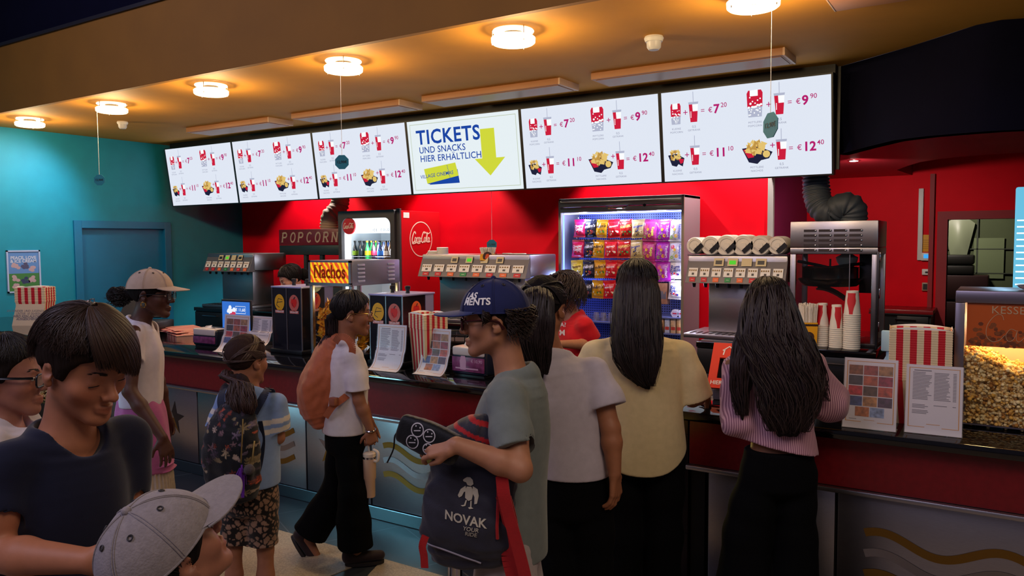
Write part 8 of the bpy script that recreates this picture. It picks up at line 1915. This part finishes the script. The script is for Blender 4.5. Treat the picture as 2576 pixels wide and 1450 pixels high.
v.d = pleat((v.lo[0]+v.h*np.arange(v.n[0])).astype(f32)[:, None, None], (v.lo[1]+v.h*np.arange(v.n[1])).astype(f32)[None, :, None], np.zeros((1, 1, 1), f32)).astype(f32); V, F = v.mesh(1); p.put('pleated_underskirt', V, F, cloth('cream_pleats', '#a8988c', .85))
p.shoes(cloth('white_shoe', '#a8a0a0', .6))
HLC = [(.10, .02), (.05, .015), (.03, -.0), (.015, -.035), (.002, -.02), (-.004, .008), (-.03, .0), (-.05, -.04), (-.075, -.066), (-.11, -.07)]
p.hair_shell('#0f0908', HLC, .985, groove=.001)
bun = p.at(289, 742, 0); rs = np.random.RandomState(5); P = []
for i in range(320):
    n_ = nrm(rs.normal(size=3)); s0 = p.L(0, -.115, -.01); e = bun+n_*np.array([.045, .04, .045])*rs.uniform(.6, 1.15); P.append([s0*(1-t)+e*t+RNG.normal(size=3)*.004+n_*.02*math.sin(math.pi*t)-UPV*.012*math.sin(2*t) for t in np.linspace(0, 1, 12)])
strands('hair_puff', p.hair, P, .0024, '#150c0c', p.base); vv = vol_for([bun, p.L(0, -.11, 0)], .1, .005); vv.cone(p.L(0, -.10, -.01), bun*.6+p.L(0, -.11, 0)*.4, .022, .034, .02); vv.ball(bun, .038, .02); vv.wrinkle(.004, 150, 3); V, F = vv.mesh(1); fast_mesh('hair_puff_core', V-p.base, F, [M_hairmass], p.hair, np.tile(np.append(np.array(lin('#0f0908')), 1), (len(V), 1)), True)
M_beige = cloth('cap_beige', '#b59c8a', .8, .05, .2, 300); cap_on(p, M_beige, M_beige, rad=(.090, .114, .102), brim=(.07, .080), brim_drop=.014, rim=1.52, tilt=-.05)
p.glasses(mat('black_specs', '#101014', .25), .048, .036, .104, -.004, thick=.002)
MB().tube([tuple(p.L(.085+.0*a, -.008+.012*math.sin(a), -.045+.014*math.cos(a))-p.base) for a in np.linspace(0, 6.28, 14)], .0028, 6).obj('earring', mat('gold_earring', '#d8a85c', .2, 1.0), p.body)

# ---- boy in the navy t-shirt looking down, front left
p = Person('boy in a navy t-shirt with brown fringe, looking down, at the front left', 1.65, 115, (212, 920, 114, 22, -4, .94), (168, 1078, .03), (150, 1640, .02), sw=.138, hw=.085, skin_col='#b07254', h=.0042, chest=(.132, .095), waist=(.12, .088), hips=(.135, .10))
p.arms('R', (-20, 1395, -.13), (225, 1412, -.17), dict(d=CRH*.97-UPV*.05+CFH*.1, pn=CFH*.9-UPV*.3, side=1, curl=(20, 25, 15))); p.arms('L', (305, 1345, .12), (300, 1500, .05))
p.eyes = False; p.hair_col = '#241610'; p.build()
for q_ in (-1, 1): MB().tube([tuple(p.L(.031*q_+.0162*math.sin(a), .0705+.0162*math.cos(a)*.9, .001-.0066+.002*math.cos(a*2))-p.base) for a in np.linspace(-1.0, 1.0, 12)], .0011, 5).obj('eyelashes', mat('lash_dark', '#120b08', .6), p.body)
p.shirt(cloth('navy_tee', '#15182e', .85, .06), 't_shirt', .74, .018, -.06, 1.0, .064, wr=.005, wf=26, sleeve_r=(.060, .070), seed=61, front_drop=.03)
p.trousers(C_black, rad=(.085, .085, .08, .085), loose=.012)
p.hair_shell('#20140e', [(.10, .070), (.085, .062), (.06, .046), (.04, .022), (.022, -.020), (.006, -.03), (-.002, .018), (-.03, .008), (-.05, -.04), (-.075, -.066), (-.11, -.07)], 1.03, groove=.002)
crown_strands(p, 4200, lambda b: 1.16 if abs(b) < 1.0 else (1.30 if abs(b) < 2.1 else 1.85), '#2f1d15', .00085, drop=.003, lift=.010, wave=.004, seed=7, swirl=.4, tipout=.003, a0=.0, vary=.35)
rs = np.random.RandomState(4); P = []
for i in range(2600): # fringe sweeping over the far eye
    b0_ = math.radians(rs.uniform(-95, 58)); path = []; lf = rs.uniform(.008, .022); q0 = math.degrees(b0_); am = 1.32+.66*min(1, max(0, (38-q0)/75))+rs.uniform(-.14, .08); cl_ = math.sin(round(q0/7)*12.9)*.05
    for k in range(16): t = k/15; b = b0_-math.radians(30)*t+cl_*t; q = ell_point(p.L, HC, HR, .12+(am-.12)*t, b, lf+.008*t*t); path.append(q-UPV*.010*max(0, t-.7)/.3)
    P.append(path)
strands('fringe', p.hair, P, .0009, '#38231a', p.base, vary=.35)

# ---- boy with glasses at the left border
p = Person('boy with dark glasses and a white t-shirt, cut off by the left border', 2.3, 76, (20, 948, 80, 3, 0, .98), (2, 1052), (0, 1370, 0), sw=.15, hw=.08, skin_col='#a06a5a', h=.0045, chest=(.15, .115), waist=(.14, .11), hips=(.14, .11))
p.hair_col = '#1a120f'; p.build(); p.shirt(cloth('white_plain', '#c2bac4', .85, .04), 't_shirt', .7, .022, -.06, 1.0, .064, seed=71); p.trousers(C_black, rad=(.085, .085, .08, .085), loose=.012)
p.hair_shell('#1a120f', HL_BOY, 1.0, groove=.002); crown_strands(p, 3000, lambda b: 1.2 if abs(b) < .9 else (1.32 if abs(b) < 2.0 else 1.85), '#1c1310', .0009, lift=.006, wave=.003, seed=9)
p.glasses(mat('black_specs', '#101014', .25), .052, .038, .104, -.004, thick=.003)

# ---- child with the grey cap in the foreground
p = Person('child in a grey cap, seen from behind and above at the front edge', 1.36, 48, (428, 1396, 36, -33, 3, .87), (420, 1530), (420, 2000, 0), sw=.13, hw=.07, skin_col='#a06a54', h=.0042, S=.85, chest=(.115, .09), waist=(.10, .08), hips=(.11, .09))
p.hair_col = '#120d0d'; p.build(); p.shirt(cloth('dark_child_tee', '#1a1c2a', .85), 't_shirt', .7, .02, -.05, 1.0, .06, seed=81); p.trousers(C_black, rad=(.075, .075, .07, .075), loose=.012, h=.006)
p.hair_shell('#120d0d', [(.10, .02), (.05, .01), (.03, -.02), (.012, -.045), (.002, -.03), (-.004, .008), (-.03, -.0), (-.05, -.05), (-.075, -.075), (-.11, -.08)], 1.0, groove=.002)
crown_strands(p, 420, lambda b: 1.55 if abs(b) < 1.4 else 2.0, '#1c1516', .0016, lift=.001, seed=19, a0=1.3)
M_gcap = cloth('cap_grey', '#8f8688', .9, .10, .35, 260, vscale=90); cap_on(p, M_gcap, M_gcap, rad=(.097, .122, .108), brim=(.078, .080), brim_drop=.018, rim=1.55, tilt=-.04, c=(0, -.008, .028))

# ---- staff behind the counter
p = Person('staff person in a red t-shirt with curly dark hair, leaning behind the counter', 5.2, -118, (1416, 742, -128, 20, 6, 1.0), (1440, 792), (1462, 950, 0), sw=.15, hw=.08, skin_col='#b07a5c', h=.005, chest=(.14, .1))
p.arms('L', (1492, 868, -.10), (1408, 866, -.28)); p.arms('R', (1385, 860, .1), (1345, 880, -.05)); p.hair_col = '#1c1110'; p.build()
p.shirt(cloth('staff_red', '#c81420', .8, .05), 't_shirt', .72, .022, -.05, 1.0, .062, wr=.004, seed=91, sleeve_r=(.066, .072)); p.trousers(C_black, rad=(.085, .085, .08, .085), loose=.012, h=.006)
Vs, Fs = p.vs; mb = MB()
for s_, x0_, y0_, sz in (('RA?', 1412, 818, 15), ('M', 1414, 838, 20)):
    V, F = text2d(s_, sz, 'C', .02); mb._add([tuple(np.array(q)-p.base) for q in project_view(Vs, Fs, [(x0_+x, y0_-y) for x, y in V])], F)
mb.obj('shirt_print', mat('print_white', '#d8c8c4', .7), p.body)
p.hair_shell('#1c1110', [(.10, .06), (.06, .045), (.035, .02), (.012, -.03), (-.01, -.05), (-.05, -.08), (-.11, -.10)], 1.10, groove=.004)
rs = np.random.RandomState(2); P = []
for i in range(620):
    b = rs.uniform(-math.pi, math.pi)
    if abs(b) < .5: continue
    am = rs.uniform(1.5, 2.15); st_ = rs.uniform(.1, 1.0); ph = rs.uniform(0, 6.28); path = []
    for k in range(22): t = k/21; q = ell_point(p.L, HC, HR, st_+(am-st_)*t, b+.16*math.sin(11*t+ph), .014+.046*t+.012*math.cos(11*t+ph)); path.append(q-UPV*.11*max(0, t-.55))
    P.append(path)
strands('curls', p.hair, P, .0032, '#26181a', p.base)
p = Person('staff person with dark tied hair and a hair clip, looking down behind the dip dispenser', 7.0, -128, (731, 702, -128, 24, 0, 1.02), (742, 744), (746, 850, 0), sw=.15, hw=.08, skin_col='#b5826a', h=.0055)
p.hair_col = '#0d0a0c'; p.build(); p.shirt(cloth('staff_red', '#c81420'), 't_shirt', .7, .022, -.05, seed=95, h=.006); p.trousers(C_black, rad=(.085, .085, .08, .085), loose=.012, h=.007)
p.hair_shell('#0d0a0c', [(.10, .07), (.07, .058), (.05, .035), (.03, -.0), (.01, -.05), (-.03, -.07), (-.11, -.08)], 1.07, groove=.001); crown_strands(p, 400, lambda b: 1.3 if abs(b) < .9 else 1.9, '#1c1618', .002, lift=.004, seed=29)
vv = vol_for([p.L(0, -.12, .0)], .12, .006); vv.ell(p.L(0, -.13, -.02), p.M, (.05, .05, .06)); V, F = vv.mesh(1); fast_mesh('hair_bun', V-p.base, F, [M_hairmass], p.hair, np.tile(np.append(np.array(lin('#0d0a0c')), 1), (len(V), 1)), True)
MB().tube([tuple(p.L(.088, .012, .05)-p.base), tuple(p.L(.09, -.01, .02)-p.base)], .004, 6).obj('hair_clip', mat('gold_clip', '#d8b05c', .3, 1.0), p.hair)
